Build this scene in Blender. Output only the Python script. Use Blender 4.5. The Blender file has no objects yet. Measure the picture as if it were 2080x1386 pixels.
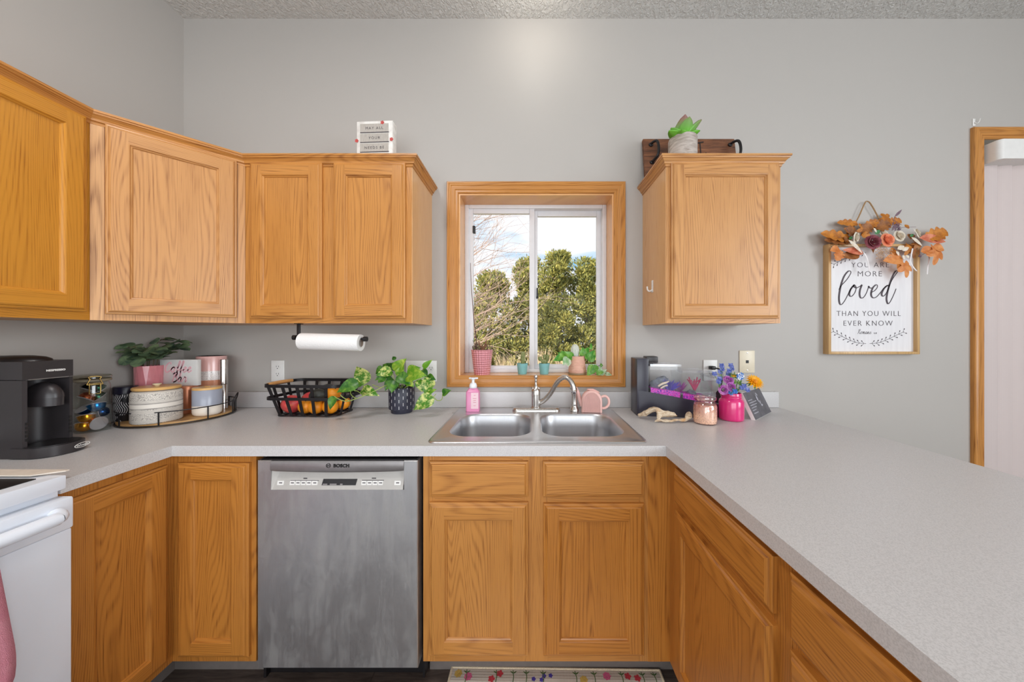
import bpy, bmesh, math, random
from mathutils import Matrix, Vector, noise
S = bpy.context.scene
COL = S.collection
PI = math.pi
R = math.radians
V3 = Vector

# ------------------------------------------------------------------ camera
FPX = 657.0                      # focal length in pixels of the 2080-wide frame
CH = 1.311                       # lens height above the floor
cam_d = bpy.data.cameras.new('camera')
cam_d.sensor_width = 36.0
cam_d.lens = FPX / 2080.0 * 36.0
cam_d.shift_x = -34.0 / 2080.0
cam_d.shift_y = -11.0 / 2080.0
cam_d.clip_start = 0.02
cam = bpy.data.objects.new('camera', cam_d)
cam.location = (0, 0, CH)
cam.rotation_euler = (R(90), 0, 0)
COL.objects.link(cam)
S.camera = cam
S.view_settings.view_transform = 'Standard'
S.view_settings.look = 'None'
S.view_settings.gamma = 1.0
S.view_settings.use_curve_mapping = False
S.view_settings.exposure = -0.26


def at(px, py, Y):
    return V3(((px - 1074) * Y / FPX, Y, CH - (py - 682) * Y / FPX))


# ------------------------------------------------------------------ sky, sun and added fill lamps
def lin(c):
    c = c / 255.0
    return c / 12.92 if c <= 0.04045 else ((c + 0.055) / 1.055) ** 2.4


def rgb(r, g, b):
    return (lin(r), lin(g), lin(b), 1.0)


W = bpy.data.worlds.new('sky')
S.world = W
W.use_nodes = True
nt = W.node_tree
nt.nodes.clear()
_o = nt.nodes.new('ShaderNodeOutputWorld')
_b = nt.nodes.new('ShaderNodeBackground')
_tc = nt.nodes.new('ShaderNodeTexCoord')
_mp = nt.nodes.new('ShaderNodeMapping')
_mp.inputs['Rotation'].default_value = (0, R(9), 0)
_mp.inputs['Scale'].default_value = (2.4, 2.4, 15.0)
_mp.inputs['Location'].default_value = (3.3, 0, 0.5)
_n = nt.nodes.new('ShaderNodeTexNoise')
_n.inputs['Scale'].default_value = 1.0
_n.inputs['Detail'].default_value = 5.0
_n.inputs['Roughness'].default_value = 0.5
_n.inputs['Distortion'].default_value = 0.6
_r = nt.nodes.new('ShaderNodeValToRGB')
_r.color_ramp.elements[0].position = 0.30
_r.color_ramp.elements[0].color = rgb(120, 190, 235)
_r.color_ramp.elements[1].position = 0.52
_r.color_ramp.elements[1].color = rgb(240, 241, 245)
nt.links.new(_tc.outputs['Generated'], _mp.inputs['Vector'])
nt.links.new(_mp.outputs['Vector'], _n.inputs['Vector'])
nt.links.new(_n.outputs['Fac'], _r.inputs['Fac'])
nt.links.new(_r.outputs['Color'], _b.inputs['Color'])
nt.links.new(_b.outputs['Background'], _o.inputs['Surface'])
_b.inputs['Strength'].default_value = 1.45


def lamp(name, kind, loc, rot, energy, color=(1, 1, 1), **kw):
    d = bpy.data.lights.new(name, kind)
    d.energy = energy
    d.color = color
    for k, v in kw.items():
        setattr(d, k, v)
    o = bpy.data.objects.new(name, d)
    o.location = loc
    o.rotation_euler = rot
    COL.objects.link(o)
    return o


SUN = lamp('sun', 'SUN', (-6, -12, 14), (R(56), 0, R(-28)), 9.0, (1.0, 0.93, 0.80), angle=R(0.6))
# added area fills standing in for unseen windows behind and beside the camera
lamp('rear_fill', 'AREA', (0.0, -3.25, 1.25), (R(90), 0, 0), 126, (0.885, 0.95, 1.0), shape='RECTANGLE', size=3.6, size_y=2.0)
lamp('side_fill', 'AREA', (4.05, -1.9, 1.9), (R(90), 0, R(90)), 172, (0.885, 0.95, 1.0), shape='RECTANGLE', size=2.6, size_y=2.0)


lamp('ceiling_fill', 'AREA', (-0.9, 0.15, 3.03), (0, 0, 0), 21, (1.0, 0.98, 0.96), shape='DISK', size=0.45)  # added fill disc without a fixture, brightens the worktops


# ------------------------------------------------------------------ materials
class NB:
    def __init__(s, name):
        s.m = bpy.data.materials.new(name)
        s.m.use_nodes = True
        s.t = s.m.node_tree
        s.t.nodes.clear()
        s.out = s.t.nodes.new('ShaderNodeOutputMaterial')

    def n(s, typ, **inp):
        nd = s.t.nodes.new('ShaderNode' + typ)
        for k, v in inp.items():
            k2 = k.replace('_', ' ')
            if k2 in nd.inputs:
                s.put(nd.inputs[k2], v)
            else:
                setattr(nd, k, v)
        return nd

    def put(s, sock, v):
        if isinstance(v, bpy.types.NodeSocket):
            s.t.links.new(v, sock)
        else:
            sock.default_value = v

    def math(s, op, a, b=0.0, c=None):
        nd = s.t.nodes.new('ShaderNodeMath')
        nd.operation = op
        s.put(nd.inputs[0], a)
        s.put(nd.inputs[1], b)
        if c is not None:
            s.put(nd.inputs[2], c)
        return nd.outputs[0]

    def mix(s, f, a, b, mode='MIX'):
        nd = s.t.nodes.new('ShaderNodeMix')
        nd.data_type = 'RGBA'
        nd.blend_type = mode
        s.put(nd.inputs[0], f)
        s.put(nd.inputs[6], a)
        s.put(nd.inputs[7], b)
        return nd.outputs[2]

    def ramp(s, f, *stops):
        nd = s.t.nodes.new('ShaderNodeValToRGB')
        e = nd.color_ramp.elements
        while len(e) < len(stops):
            e.new(0.5)
        for k, (p, c) in enumerate(stops):
            e[k].position = p
            e[k].color = c if len(c) == 4 else (c[0], c[1], c[2], 1)
        s.put(nd.inputs[0], f)
        return nd.outputs[0]

    def obj(s):
        return s.n('TexCoord').outputs['Object']

    def noise(s, vec, scale, detail=3.0, rough=0.5, dist=0.0):
        nd = s.n('TexNoise', Vector=vec, Scale=scale, Detail=detail, Roughness=rough, Distortion=dist)
        return nd.outputs['Fac']

    def sep(s, vec):
        nd = s.n('SeparateXYZ')
        s.put(nd.inputs[0], vec)
        return nd.outputs

    def comb(s, x, y, z):
        nd = s.n('CombineXYZ')
        for k, v in enumerate((x, y, z)):
            s.put(nd.inputs[k], v)
        return nd.outputs[0]

    def bump(s, h, strength=0.2, dist=0.001):
        nd = s.n('Bump', Height=h, Strength=strength, Distance=dist)
        return nd.outputs[0]

    def bsdf(s, color, rough=0.5, metal=0.0, normal=None, spec=0.5, trans=0.0, sss=0.0, coat=0.0):
        p = s.n('BsdfPrincipled')
        s.put(p.inputs['Base Color'], color)
        s.put(p.inputs['Roughness'], rough)
        s.put(p.inputs['Metallic'], metal)
        s.put(p.inputs['Specular IOR Level'], spec)
        if coat:
            s.put(p.inputs['Coat Weight'], coat)
            s.put(p.inputs['Coat Roughness'], 0.12)
        if normal is not None:
            s.put(p.inputs['Normal'], normal)
        s.t.links.new(p.outputs[0], s.out.inputs[0])
        return p


W1 = (1, 1, 1, 1)
K0 = (0, 0, 0, 1)


def plain(name, c, rough=0.5, metal=0.0, var=0.06, scale=40.0, spec=0.5, coat=0.0):
    b = NB(name)
    f = b.noise(b.obj(), scale)
    lo = tuple(x * (1 - var) for x in c[:3]) + (1,)
    hi = tuple(min(1, x * (1 + var)) for x in c[:3]) + (1,)
    b.bsdf(b.ramp(f, (0.3, lo), (0.7, hi)), rough, metal, spec=spec, coat=coat)
    return b.m


def oak(name, light, dark, horiz=False, scale=1.0, rough=0.33, contrast=1.0):
    b = NB(name)
    x, y, z = b.sep(b.obj())
    h = b.math('ADD', x, y)
    rnd = b.n('ObjectInfo').outputs['Random']
    r10 = b.math('MULTIPLY', rnd, 37.0)
    u, v = (z, h) if horiz else (h, z)
    vec = b.comb(u, r10, b.math('MULTIPLY', v, 0.085))
    # slow drift of the growth rings across the board -> cathedral arches
    drift = b.noise(vec, 6.0 * scale, 2.0, 0.3, 0.2)
    rings = b.math('SINE', b.math('ADD', b.math('MULTIPLY', drift, 300.0), b.math('MULTIPLY', u, 640.0 * scale)))
    rings = b.math('MULTIPLY_ADD', rings, 0.5, 0.5)
    rings = b.math('POWER', rings, 2.2)
    vec2 = b.comb(u, r10, b.math('MULTIPLY', v, 0.022))
    pores = b.noise(vec2, 330.0, 2.0, 0.6)
    tone = b.noise(b.comb(u, r10, b.math('MULTIPLY', v, 0.3)), 9.0, 2.0)
    fac = b.math('MULTIPLY', rings, 0.30 * contrast)
    pf = b.n('MapRange', Value=pores)
    pf.inputs['From Min'].default_value = 0.50
    pf.inputs['From Max'].default_value = 0.72
    fac = b.math('ADD', fac, b.math('MULTIPLY', pf.outputs[0], b.math('MULTIPLY_ADD', rings, 0.40, 0.22)))
    fac = b.math('ADD', fac, b.math('MULTIPLY_ADD', tone, 0.45, -0.22))
    col = b.mix(b.math('MINIMUM', b.math('MAXIMUM', fac, 0.0), 1.0), light, dark)
    b.bsdf(col, rough, normal=b.bump(pores, 0.06, 0.0006), spec=0.45)
    return b.m


def glass(name, tint=(0.97, 0.98, 0.98, 1), refl=0.5, rough=0.02, base=0.03):
    b = NB(name)
    tr = b.n('BsdfTransparent')
    b.put(tr.inputs[0], tint)
    gl = b.n('BsdfGlossy')
    b.put(gl.inputs['Color'], W1)
    b.put(gl.inputs['Roughness'], rough)
    lw = b.n('LayerWeight', Blend=0.25)
    f = b.math('MULTIPLY_ADD', b.math('POWER', lw.outputs['Facing'], 2.0), refl, base)
    mx = b.n('MixShader')
    b.put(mx.inputs[0], f)
    b.t.links.new(tr.outputs[0], mx.inputs[1])
    b.t.links.new(gl.outputs[0], mx.inputs[2])
    b.t.links.new(mx.outputs[0], b.out.inputs[0])
    return b.m


def leafmat(name, c1, c2, scale=30.0, lo=0.4, hi=0.6, rough=0.4, trans=0.25, stretch=(1, 1, 1)):
    b = NB(name)
    mp = b.n('Mapping', Vector=b.obj(), Scale=stretch)
    f = b.noise(mp.outputs[0], scale, 4.0, 0.65, 0.4)
    col = b.ramp(f, (lo, c1), (hi, c2))
    p = b.n('BsdfPrincipled')
    b.put(p.inputs['Base Color'], col)
    b.put(p.inputs['Roughness'], rough)
    t = b.n('BsdfTranslucent')
    b.put(t.inputs[0], col)
    mx = b.n('MixShader')
    b.put(mx.inputs[0], trans)
    b.t.links.new(p.outputs[0], mx.inputs[1])
    b.t.links.new(t.outputs[0], mx.inputs[2])
    b.t.links.new(mx.outputs[0], b.out.inputs[0])
    return b.m


def steel(name, c, rough=0.3, axis='x', smudge=0.0, cloud=0.0):
    b = NB(name)
    o = b.obj()
    st = {'x': (3, 300, 300), 'z': (300, 300, 3), 'y': (300, 3, 300)}[axis]
    mp = b.n('Mapping', Vector=o, Scale=st)
    g = b.noise(mp.outputs[0], 1.0, 2.0)
    rr = b.math('MULTIPLY_ADD', g, 0.14, rough - 0.07)
    col = b.mix(b.math('MULTIPLY', g, 0.25), c, tuple(x * 0.75 for x in c[:3]) + (1,))
    if smudge:
        m2 = b.n('Mapping', Vector=o, Scale=(9, 9, 3.2))
        n2 = b.noise(m2.outputs[0], 1.3, 9.0, 0.72, 0.25)
        f2 = b.ramp(n2, (0.46, K0), (0.74, W1))
        col = b.mix(b.math('MULTIPLY', f2, smudge), col, rgb(186, 184, 180))
        rr = b.math('ADD', rr, b.math('MULTIPLY', f2, 0.25))
    if cloud:
        n3 = b.noise(o, 3.0, 3.0, 0.5, 0.5)
        col = b.mix(b.math('MULTIPLY', b.ramp(n3, (0.4, K0), (0.62, W1)), cloud), col, tuple(x * 0.55 for x in c[:3]) + (1,))
    b.bsdf(col, rr, 1.0)
    return b.m


def mk_wall(name, c, rough=0.5):
    b = NB(name)
    o = b.obj()
    n1 = b.noise(o, 180.0, 2.0)
    n2 = b.noise(o, 2.0, 2.0)
    col = b.mix(b.math('MULTIPLY', n2, 0.08), c, tuple(x * 0.8 for x in c[:3]) + (1,))
    b.bsdf(col, rough, normal=b.bump(n1, 0.07, 0.001), spec=0.35)
    return b.m


def mk_ceiling():
    b = NB('ceiling_texture')
    mp = b.n('Mapping', Vector=b.obj(), Scale=(60, 38, 60))
    n1 = b.noise(mp.outputs[0], 1.0, 3.0, 0.6, 1.0)
    h = b.ramp(n1, (0.42, K0), (0.60, W1))
    b.bsdf(rgb(220, 218, 214), 0.7, normal=b.bump(h, 0.55, 0.012))
    return b.m


def mk_laminate(name, c):
    b = NB(name)
    o = b.obj()
    n1 = b.noise(o, 420.0, 2.0, 0.7)
    n2 = b.noise(o, 60.0, 2.0)
    d = tuple(x * 0.83 for x in c[:3]) + (1,)
    col = b.mix(b.ramp(n1, (0.40, W1), (0.56, K0)), c, d)
    col = b.mix(b.math('MULTIPLY', n2, 0.12), col, d)
    b.bsdf(col, 0.34, spec=0.4, normal=b.bump(n1, 0.03, 0.0004))
    return b.m


def mk_floor():
    b = NB('dark_wood_floor')
    x, y, z = b.sep(b.obj())
    br = b.n('TexBrick', Vector=b.comb(x, y, 0.0), Scale=1.0, Mortar_Size=0.0015)
    br.inputs['Color1'].default_value = (0.35, 0.35, 0.35, 1)
    br.inputs['Color2'].default_value = (0.75, 0.75, 0.75, 1)
    br.inputs['Mortar'].default_value = (0.0, 0.0, 0.0, 1)
    br.inputs['Brick Width'].default_value = 1.2
    br.inputs['Row Height'].default_value = 0.15
    g = b.noise(b.comb(b.math('MULTIPLY', x, 0.12), y, 0.0), 60.0, 5.0, 0.65, 0.6)
    f = b.math('MULTIPLY', b.ramp(g, (0.3, K0), (0.7, W1)), br.outputs['Color'])
    b.bsdf(b.ramp(f, (0.0, rgb(58, 48, 44)), (0.5, rgb(108, 94, 86)), (1.0, rgb(152, 136, 124))), 0.38)
    return b.m


M = {}
M['wall'] = mk_wall('grey_wall_paint', rgb(184, 179, 174))
M['ceiling'] = mk_ceiling()
M['floor'] = mk_floor()
M['lam'] = mk_laminate('laminate_worktop', rgb(210, 207, 207))
M['oak_v'] = oak('oak_vertical', rgb(200, 138, 70), rgb(130, 74, 30))
M['oak_h'] = oak('oak_horizontal', rgb(200, 138, 70), rgb(130, 74, 30), True)
M['oakl_v'] = oak('pale_oak_vertical', rgb(202, 147, 90), rgb(142, 88, 46))  # pale tone: partly the finish, partly uneven room light put into the colour
M['oakl_h'] = oak('pale_oak_horizontal', rgb(202, 147, 90), rgb(142, 88, 46), True)
M['oako_v'] = oak('amber_oak_vertical', rgb(204, 140, 50), rgb(150, 88, 22), contrast=0.7)  # amber cast: part finish, part mixed lighting baked into the colour
M['oako_h'] = oak('amber_oak_horizontal', rgb(204, 140, 50), rgb(150, 88, 22), True, contrast=0.7)
M['oakd_v'] = oak('deep_oak_vertical', rgb(192, 126, 54), rgb(120, 64, 22))  # deeper tone mixes finish variation with lighting carried in the colour
M['oakd_h'] = oak('deep_oak_horizontal', rgb(192, 126, 54), rgb(120, 64, 22), True)
M['oakw_v'] = oak('filler_oak', rgb(212, 162, 110), rgb(132, 84, 48), scale=0.8, contrast=1.3)
M['oak_side'] = oak('oak_veneer_side', rgb(224, 176, 124), rgb(190, 136, 84), contrast=0.6, rough=0.22)
M['kick'] = plain('grey_vinyl_kick', rgb(120, 112, 108), 0.6)
M['vinyl'] = plain('white_vinyl', rgb(226, 224, 226), 0.35, var=0.02)
M['white'] = plain('white_plastic', rgb(235, 233, 230), 0.35, var=0.02)
M['enamel'] = plain('white_enamel', rgb(236, 242, 252), 0.22, var=0.015, scale=6)
M['almond'] = plain('almond_plastic', rgb(228, 216, 192), 0.35, var=0.02)
M['dark'] = plain('dark_slot', rgb(30, 28, 28), 0.5)
M['black'] = plain('black_satin', rgb(26, 24, 26), 0.38, var=0.15)
M['blackm'] = plain('black_metal', rgb(28, 25, 28), 0.42, metal=0.2, var=0.15)
M['blackp'] = plain('charcoal_plastic', rgb(52, 48, 50), 0.36, var=0.10, scale=900)
M['chrome'] = steel('chrome', (0.78, 0.77, 0.77, 1), 0.12)
M['nickel'] = steel('brushed_nickel', (0.60, 0.57, 0.54, 1), 0.26, 'z')
M['sink'] = steel('brushed_sink_steel', (0.70, 0.70, 0.72, 1), 0.33, 'x')
M['bowl'] = steel('sink_bowl_steel', (0.62, 0.62, 0.64, 1), 0.38, 'z', cloud=0.25)
M['dw'] = steel('dishwasher_steel', (0.57, 0.565, 0.575, 1), 0.45, 'z', smudge=0.75, cloud=0.16)
M['dwtop'] = plain('dishwasher_grey_trim', rgb(150, 146, 146), 0.35, metal=0.7)
M['dwpanel'] = plain('dishwasher_control_plastic', rgb(186, 182, 177), 0.4, var=0.03)
M['glass'] = glass('clear_glass', refl=0.22, base=0.015)
M['pane'] = glass('window_pane', (0.985, 0.99, 0.99, 1), 0.10, 0.01, 0.002)
M['ink'] = plain('dark_ink', rgb(70, 64, 68), 0.7)
M['brass'] = plain('brass_wire', rgb(214, 182, 110), 0.25, metal=0.9)


# ------------------------------------------------------------------ mesh helpers
class MB:
    """collects shapes into one mesh"""
    def __init__(s):
        s.bm = bmesh.new()

    def face(s, vs, mi=0):
        try:
            f = s.bm.faces.new(vs)
            f.material_index = mi
            return f
        except ValueError:
            return None

    def v(s, p):
        return s.bm.verts.new(p)

    def box(s, x0, x1, y0, y1, z0, z1, mi=0, bev=0.0, mat=None, seg=2):
        r = bmesh.ops.create_cube(s.bm, size=1.0)
        vs = r['verts']
        mtx = Matrix.Translation(((x0 + x1) / 2, (y0 + y1) / 2, (z0 + z1) / 2)) @ Matrix.Diagonal((abs(x1 - x0), abs(y1 - y0), abs(z1 - z0), 1))
        bmesh.ops.transform(s.bm, matrix=mtx, verts=vs)
        fs = set(f for v in vs for f in v.link_faces)
        for f in fs:
            f.material_index = mi
        if bev > 0:
            es = list(set(e for v in vs for e in v.link_edges))
            r2 = bmesh.ops.bevel(s.bm, geom=es, offset=bev, segments=seg, affect='EDGES', profile=0.5)
            for f in r2['faces']:
                f.material_index = mi
            vs = list(set(v for f in r2['faces'] for v in f.verts) | set(v for v in vs if v.is_valid))
        if mat is not None:
            bmesh.ops.transform(s.bm, matrix=mat, verts=vs)
        return s

    def loft(s, rings, mi=0, closed=True, cap0=False, cap1=False, mis=None):
        """rings: lists of points; quads between neighbours"""
        vr = [[s.v(p) for p in r] for r in rings]
        n = len(rings[0])
        for k in range(len(vr) - 1):
            m = mis[k] if mis else mi
            for i in range(n if closed else n - 1):
                j = (i + 1) % n
                s.face((vr[k][i], vr[k][j], vr[k + 1][j], vr[k + 1][i]), m)
        if cap0:
            s.face(list(reversed(vr[0])), mis[0] if mis else mi)
        if cap1:
            s.face(vr[-1], mis[-1] if mis else mi)
        return vr

    def lathe(s, prof, seg=32, c=(0, 0, 0), mi=0, mis=None, sx=1.0, sy=1.0, mat=None, wob=None):
        rings = []
        for k, (r, z) in enumerate(prof):
            ring = []
            for i in range(seg):
                a = 2 * PI * i / seg
                rr = max(r, 1e-5)
                if wob:
                    rr = rr * wob(a, z)
                p = V3((c[0] + rr * math.cos(a) * sx, c[1] + rr * math.sin(a) * sy, c[2] + z))
                ring.append(mat @ p if mat is not None else p)
            rings.append(ring)
        s.loft(rings, mi, True, prof[0][0] > 1e-4, prof[-1][0] > 1e-4, mis)
        return s

    def tube(s, pts, r, seg=8, mi=0, closed=False, cap=True, flat=None):
        pts = [V3(p) for p in pts]
        n = len(pts)
        rs = r if isinstance(r, (list, tuple)) else [r] * n
        tan = []
        for i in range(n):
            if closed:
                t = pts[(i + 1) % n] - pts[i - 1]
            else:
                t = pts[min(i + 1, n - 1)] - pts[max(i - 1, 0)]
            tan.append(t.normalized() if t.length > 1e-9 else V3((0, 0, 1)))
        a = V3((0, 0, 1)) if abs(tan[0].z) < 0.9 else V3((1, 0, 0))
        nrm = tan[0].cross(a).normalized()
        rings = []
        for i in range(n):
            if i:
                ax = tan[i - 1].cross(tan[i])
                if ax.length > 1e-8:
                    nrm = Matrix.Rotation(tan[i - 1].angle(tan[i]), 3, ax.normalized()) @ nrm
            nrm = (nrm - tan[i] * nrm.dot(tan[i])).normalized()
            bn = tan[i].cross(nrm)
            rings.append([pts[i] + (nrm * math.cos(2 * PI * k / seg) + bn * math.sin(2 * PI * k / seg)) * rs[i] for k in range(seg)])
        if closed:
            rings.append(rings[0])
            vr = [[s.v(p) for p in rg] for rg in rings[:-1]]
            for k in range(n):
                for i in range(seg):
                    s.face((vr[k][i], vr[k][(i + 1) % seg], vr[(k + 1) % n][(i + 1) % seg], vr[(k + 1) % n][i]), mi)
        else:
            s.loft(rings, mi, True, cap, cap)
        return s

    def strip(s, pts, w, th, axis=(0, 0, 1), mi=0, closed=False):
        """flat bar: cross-section w along axis, th across"""
        pts = [V3(p) for p in pts]
        n = len(pts)
        ax = V3(axis).normalized()
        rings = []
        for i in range(n):
            t = (pts[(i + 1) % n] - pts[i - 1]) if closed else (pts[min(i + 1, n - 1)] - pts[max(i - 1, 0)])
            sd = t.cross(ax).normalized() * th / 2
            up = ax * w / 2
            rings.append([pts[i] + sd + up, pts[i] - sd + up, pts[i] - sd - up, pts[i] + sd - up])
        if closed:
            rings.append(rings[0])
        s.loft(rings, mi, True, not closed, not closed)
        return s

    def ball(s, c, rx, ry=None, rz=None, mi=0, u=16, v=10, mat=None, fn=None):
        ry = ry or rx
        rz = rz or rx
        r = bmesh.ops.create_uvsphere(s.bm, u_segments=u, v_segments=v, radius=1.0)
        m = Matrix.Translation(c) @ (mat if mat is not None else Matrix.Identity(4)) @ Matrix.Diagonal((rx, ry, rz, 1))
        if fn:
            for q in r['verts']:
                q.co = fn(q.co)
        bmesh.ops.transform(s.bm, matrix=m, verts=r['verts'])
        for f in set(f for q in r['verts'] for f in q.link_faces):
            f.material_index = mi
        return s

    def prism(s, poly, z0, z1, mi=0, mat=None):
        """poly in xy, extruded z0..z1"""
        a = [V3((p[0], p[1], z0)) for p in poly]
        b = [V3((p[0], p[1], z1)) for p in poly]
        if mat is not None:
            a = [mat @ p for p in a]
            b = [mat @ p for p in b]
        s.loft([a, b], mi, True, True, True)
        return s

    def leaf(s, base, d, up, L, Wd, mi=0, fold=0.25, droop=0.2, prof=None, nu=8, nv=4, curl=0.0):
        d = V3(d).normalized()
        up = V3(up)
        up = (up - d * up.dot(d))
        up = up.normalized() if up.length > 1e-6 else d.orthogonal().normalized()
        sd = d.cross(up).normalized()
        prof = prof or (lambda t: math.sin(PI * t ** 0.62) ** 0.9)
        g = []
        for i in range(nu + 1):
            t = i / nu
            w = max(prof(t), 0.0) * Wd / 2
            row = []
            for j in range(nv + 1):
                q = -1 + 2 * j / nv
                row.append(s.v(V3(base) + d * (L * t) + sd * (w * q) + up * (fold * abs(q) * w - droop * L * t * t + curl * L * math.sin(PI * t))))
            g.append(row)
        for i in range(nu):
            for j in range(nv):
                s.face((g[i][j], g[i][j + 1], g[i + 1][j + 1], g[i + 1][j]), mi)
        return s

    def text(s, txt, size, mtx, mi=0, ext=0.0006, space=1.0, align='CENTER', thin=0.0):
        cu = bpy.data.curves.new('lettering', 'FONT')
        cu.body = txt
        cu.size = size
        cu.extrude = ext
        cu.space_character = space
        cu.align_x = align
        cu.offset = thin
        cu.resolution_u = 3
        ob = bpy.data.objects.new('lettering', cu)
        me = bpy.data.meshes.new_from_object(ob)
        n0 = len(s.bm.verts)
        f0 = len(s.bm.faces)
        s.bm.from_mesh(me)
        s.bm.verts.ensure_lookup_table()
        s.bm.faces.ensure_lookup_table()
        bmesh.ops.transform(s.bm, matrix=mtx, verts=s.bm.verts[n0:])
        for f in s.bm.faces[f0:]:
            f.material_index = mi
        bpy.data.objects.remove(ob)
        bpy.data.curves.remove(cu)
        bpy.data.meshes.remove(me)
        return s

    def build(s, name, mats, parent=None, w=False, loc=None, rot=None, smooth=38, doubles=0.0):
        """w: the shape was laid out in world coordinates"""
        if doubles:
            bmesh.ops.remove_doubles(s.bm, verts=s.bm.verts, dist=doubles)
        if w and parent is not None:
            bmesh.ops.transform(s.bm, matrix=WM[parent].inverted(), verts=s.bm.verts)
        bmesh.ops.recalc_face_normals(s.bm, faces=s.bm.faces)
        me = bpy.data.meshes.new(name)
        s.bm.to_mesh(me)
        s.bm.free()
        for m in (mats if isinstance(mats, (list, tuple)) else [mats]):
            me.materials.append(M[m] if isinstance(m, str) else m)
        if smooth:
            me.polygons.foreach_set('use_smooth', [True] * len(me.polygons))
            me.set_sharp_from_angle(angle=R(smooth))
        o = bpy.data.objects.new(name, me)
        COL.objects.link(o)
        if loc is not None:
            o.location = loc
        if rot is not None:
            o.rotation_euler = rot
        if parent is not None:
            o.parent = parent
        WM[o] = (WM[parent] if parent is not None else Matrix.Identity(4)) @ o.matrix_basis
        return o


WM = {}


def thing(name, label, cat, loc=(0, 0, 0), rotz=0.0, group=None):
    o = bpy.data.objects.new(name, None)
    o.empty_display_size = 0.05
    o.location = loc
    o.rotation_euler = (0, 0, rotz)
    COL.objects.link(o)
    WM[o] = o.matrix_basis.copy()
    tag(o, label, cat, group)
    return o


def tag(o, label, cat, group=None):
    o['label'] = label
    o['category'] = cat
    if group:
        o['group'] = group
    return o


def struct(o):
    o['kind'] = 'structure'
    return o


def dup(root, loc, rot, label, group=None):
    r = root.copy()
    COL.objects.link(r)
    r.location = loc
    r.rotation_euler = rot
    r['label'] = label
    if group:
        r['group'] = group
    for ch in list(root.children):
        c = ch.copy()
        COL.objects.link(c)
        c.parent = r
        for g in list(ch.children):
            e = g.copy()
            COL.objects.link(e)
            e.parent = c
    return r


def smooth_path(pts, n=6, closed=False):
    """Catmull-Rom"""
    P = [V3(p) for p in pts]
    m = len(P)
    out = []
    for i in range(m if closed else m - 1):
        if closed:
            p0, p1, p2, p3 = P[i - 1], P[i], P[(i + 1) % m], P[(i + 2) % m]
        else:
            p0, p1, p2, p3 = P[max(i - 1, 0)], P[i], P[i + 1], P[min(i + 2, m - 1)]
        for k in range(n):
            t = k / n
            out.append(0.5 * ((2 * p1) + (p2 - p0) * t + (2 * p0 - 5 * p1 + 4 * p2 - p3) * t * t + (3 * p1 - p0 - 3 * p2 + p3) * t ** 3))
    if not closed:
        out.append(P[-1])
    return out


def rrect(x0, x1, y0, y1, r, n=6):
    """rounded rectangle outline, counter-clockwise"""
    out = []
    for cx, cy, a0 in ((x1 - r, y1 - r, 0), (x0 + r, y1 - r, 90), (x0 + r, y0 + r, 180), (x1 - r, y0 + r, 270)):
        for k in range(n + 1):
            a = R(a0 + 90 * k / n)
            out.append((cx + r * math.cos(a), cy + r * math.sin(a)))
    return out


def sweep(mb, path, prof, mi_fn, closed=False, to3=None):
    """mitred moulding: path in 2D, prof = [(offset to the right of travel, height)], to3 maps (x, y, h) to 3D"""
    to3 = to3 or (lambda x, y, h: V3((x, y, h)))
    n = len(path)
    P = [V3((p[0], p[1], 0)) for p in path]
    segs = n if closed else n - 1
    nrm = []
    for i in range(segs):
        t = (P[(i + 1) % n] - P[i]).normalized()
        nrm.append(V3((t.y, -t.x, 0)))
    rings = []
    for i in range(n):
        if closed:
            a, b = nrm[i - 1], nrm[i]
        else:
            a, b = nrm[max(i - 1, 0)], nrm[min(i, segs - 1)]
        m = (a + b)
        m = m / max(m.dot(a), 1e-6)
        rings.append([to3(P[i].x + m.x * o, P[i].y + m.y * o, h) for o, h in prof])
    vr = [[[mb.v(p) for p in r] for r in rings] for _ in (0,)][0]
    k = len(prof)
    for i in range(segs):
        j = (i + 1) % n
        for q in range(k - 1):
            mb.face((vr[i][q], vr[i][q + 1], vr[j][q + 1], vr[j][q]), mi_fn(i))
    if not closed:
        mb.face(vr[0], mi_fn(0))
        mb.face(list(reversed(vr[-1])), mi_fn(segs - 1))


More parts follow.
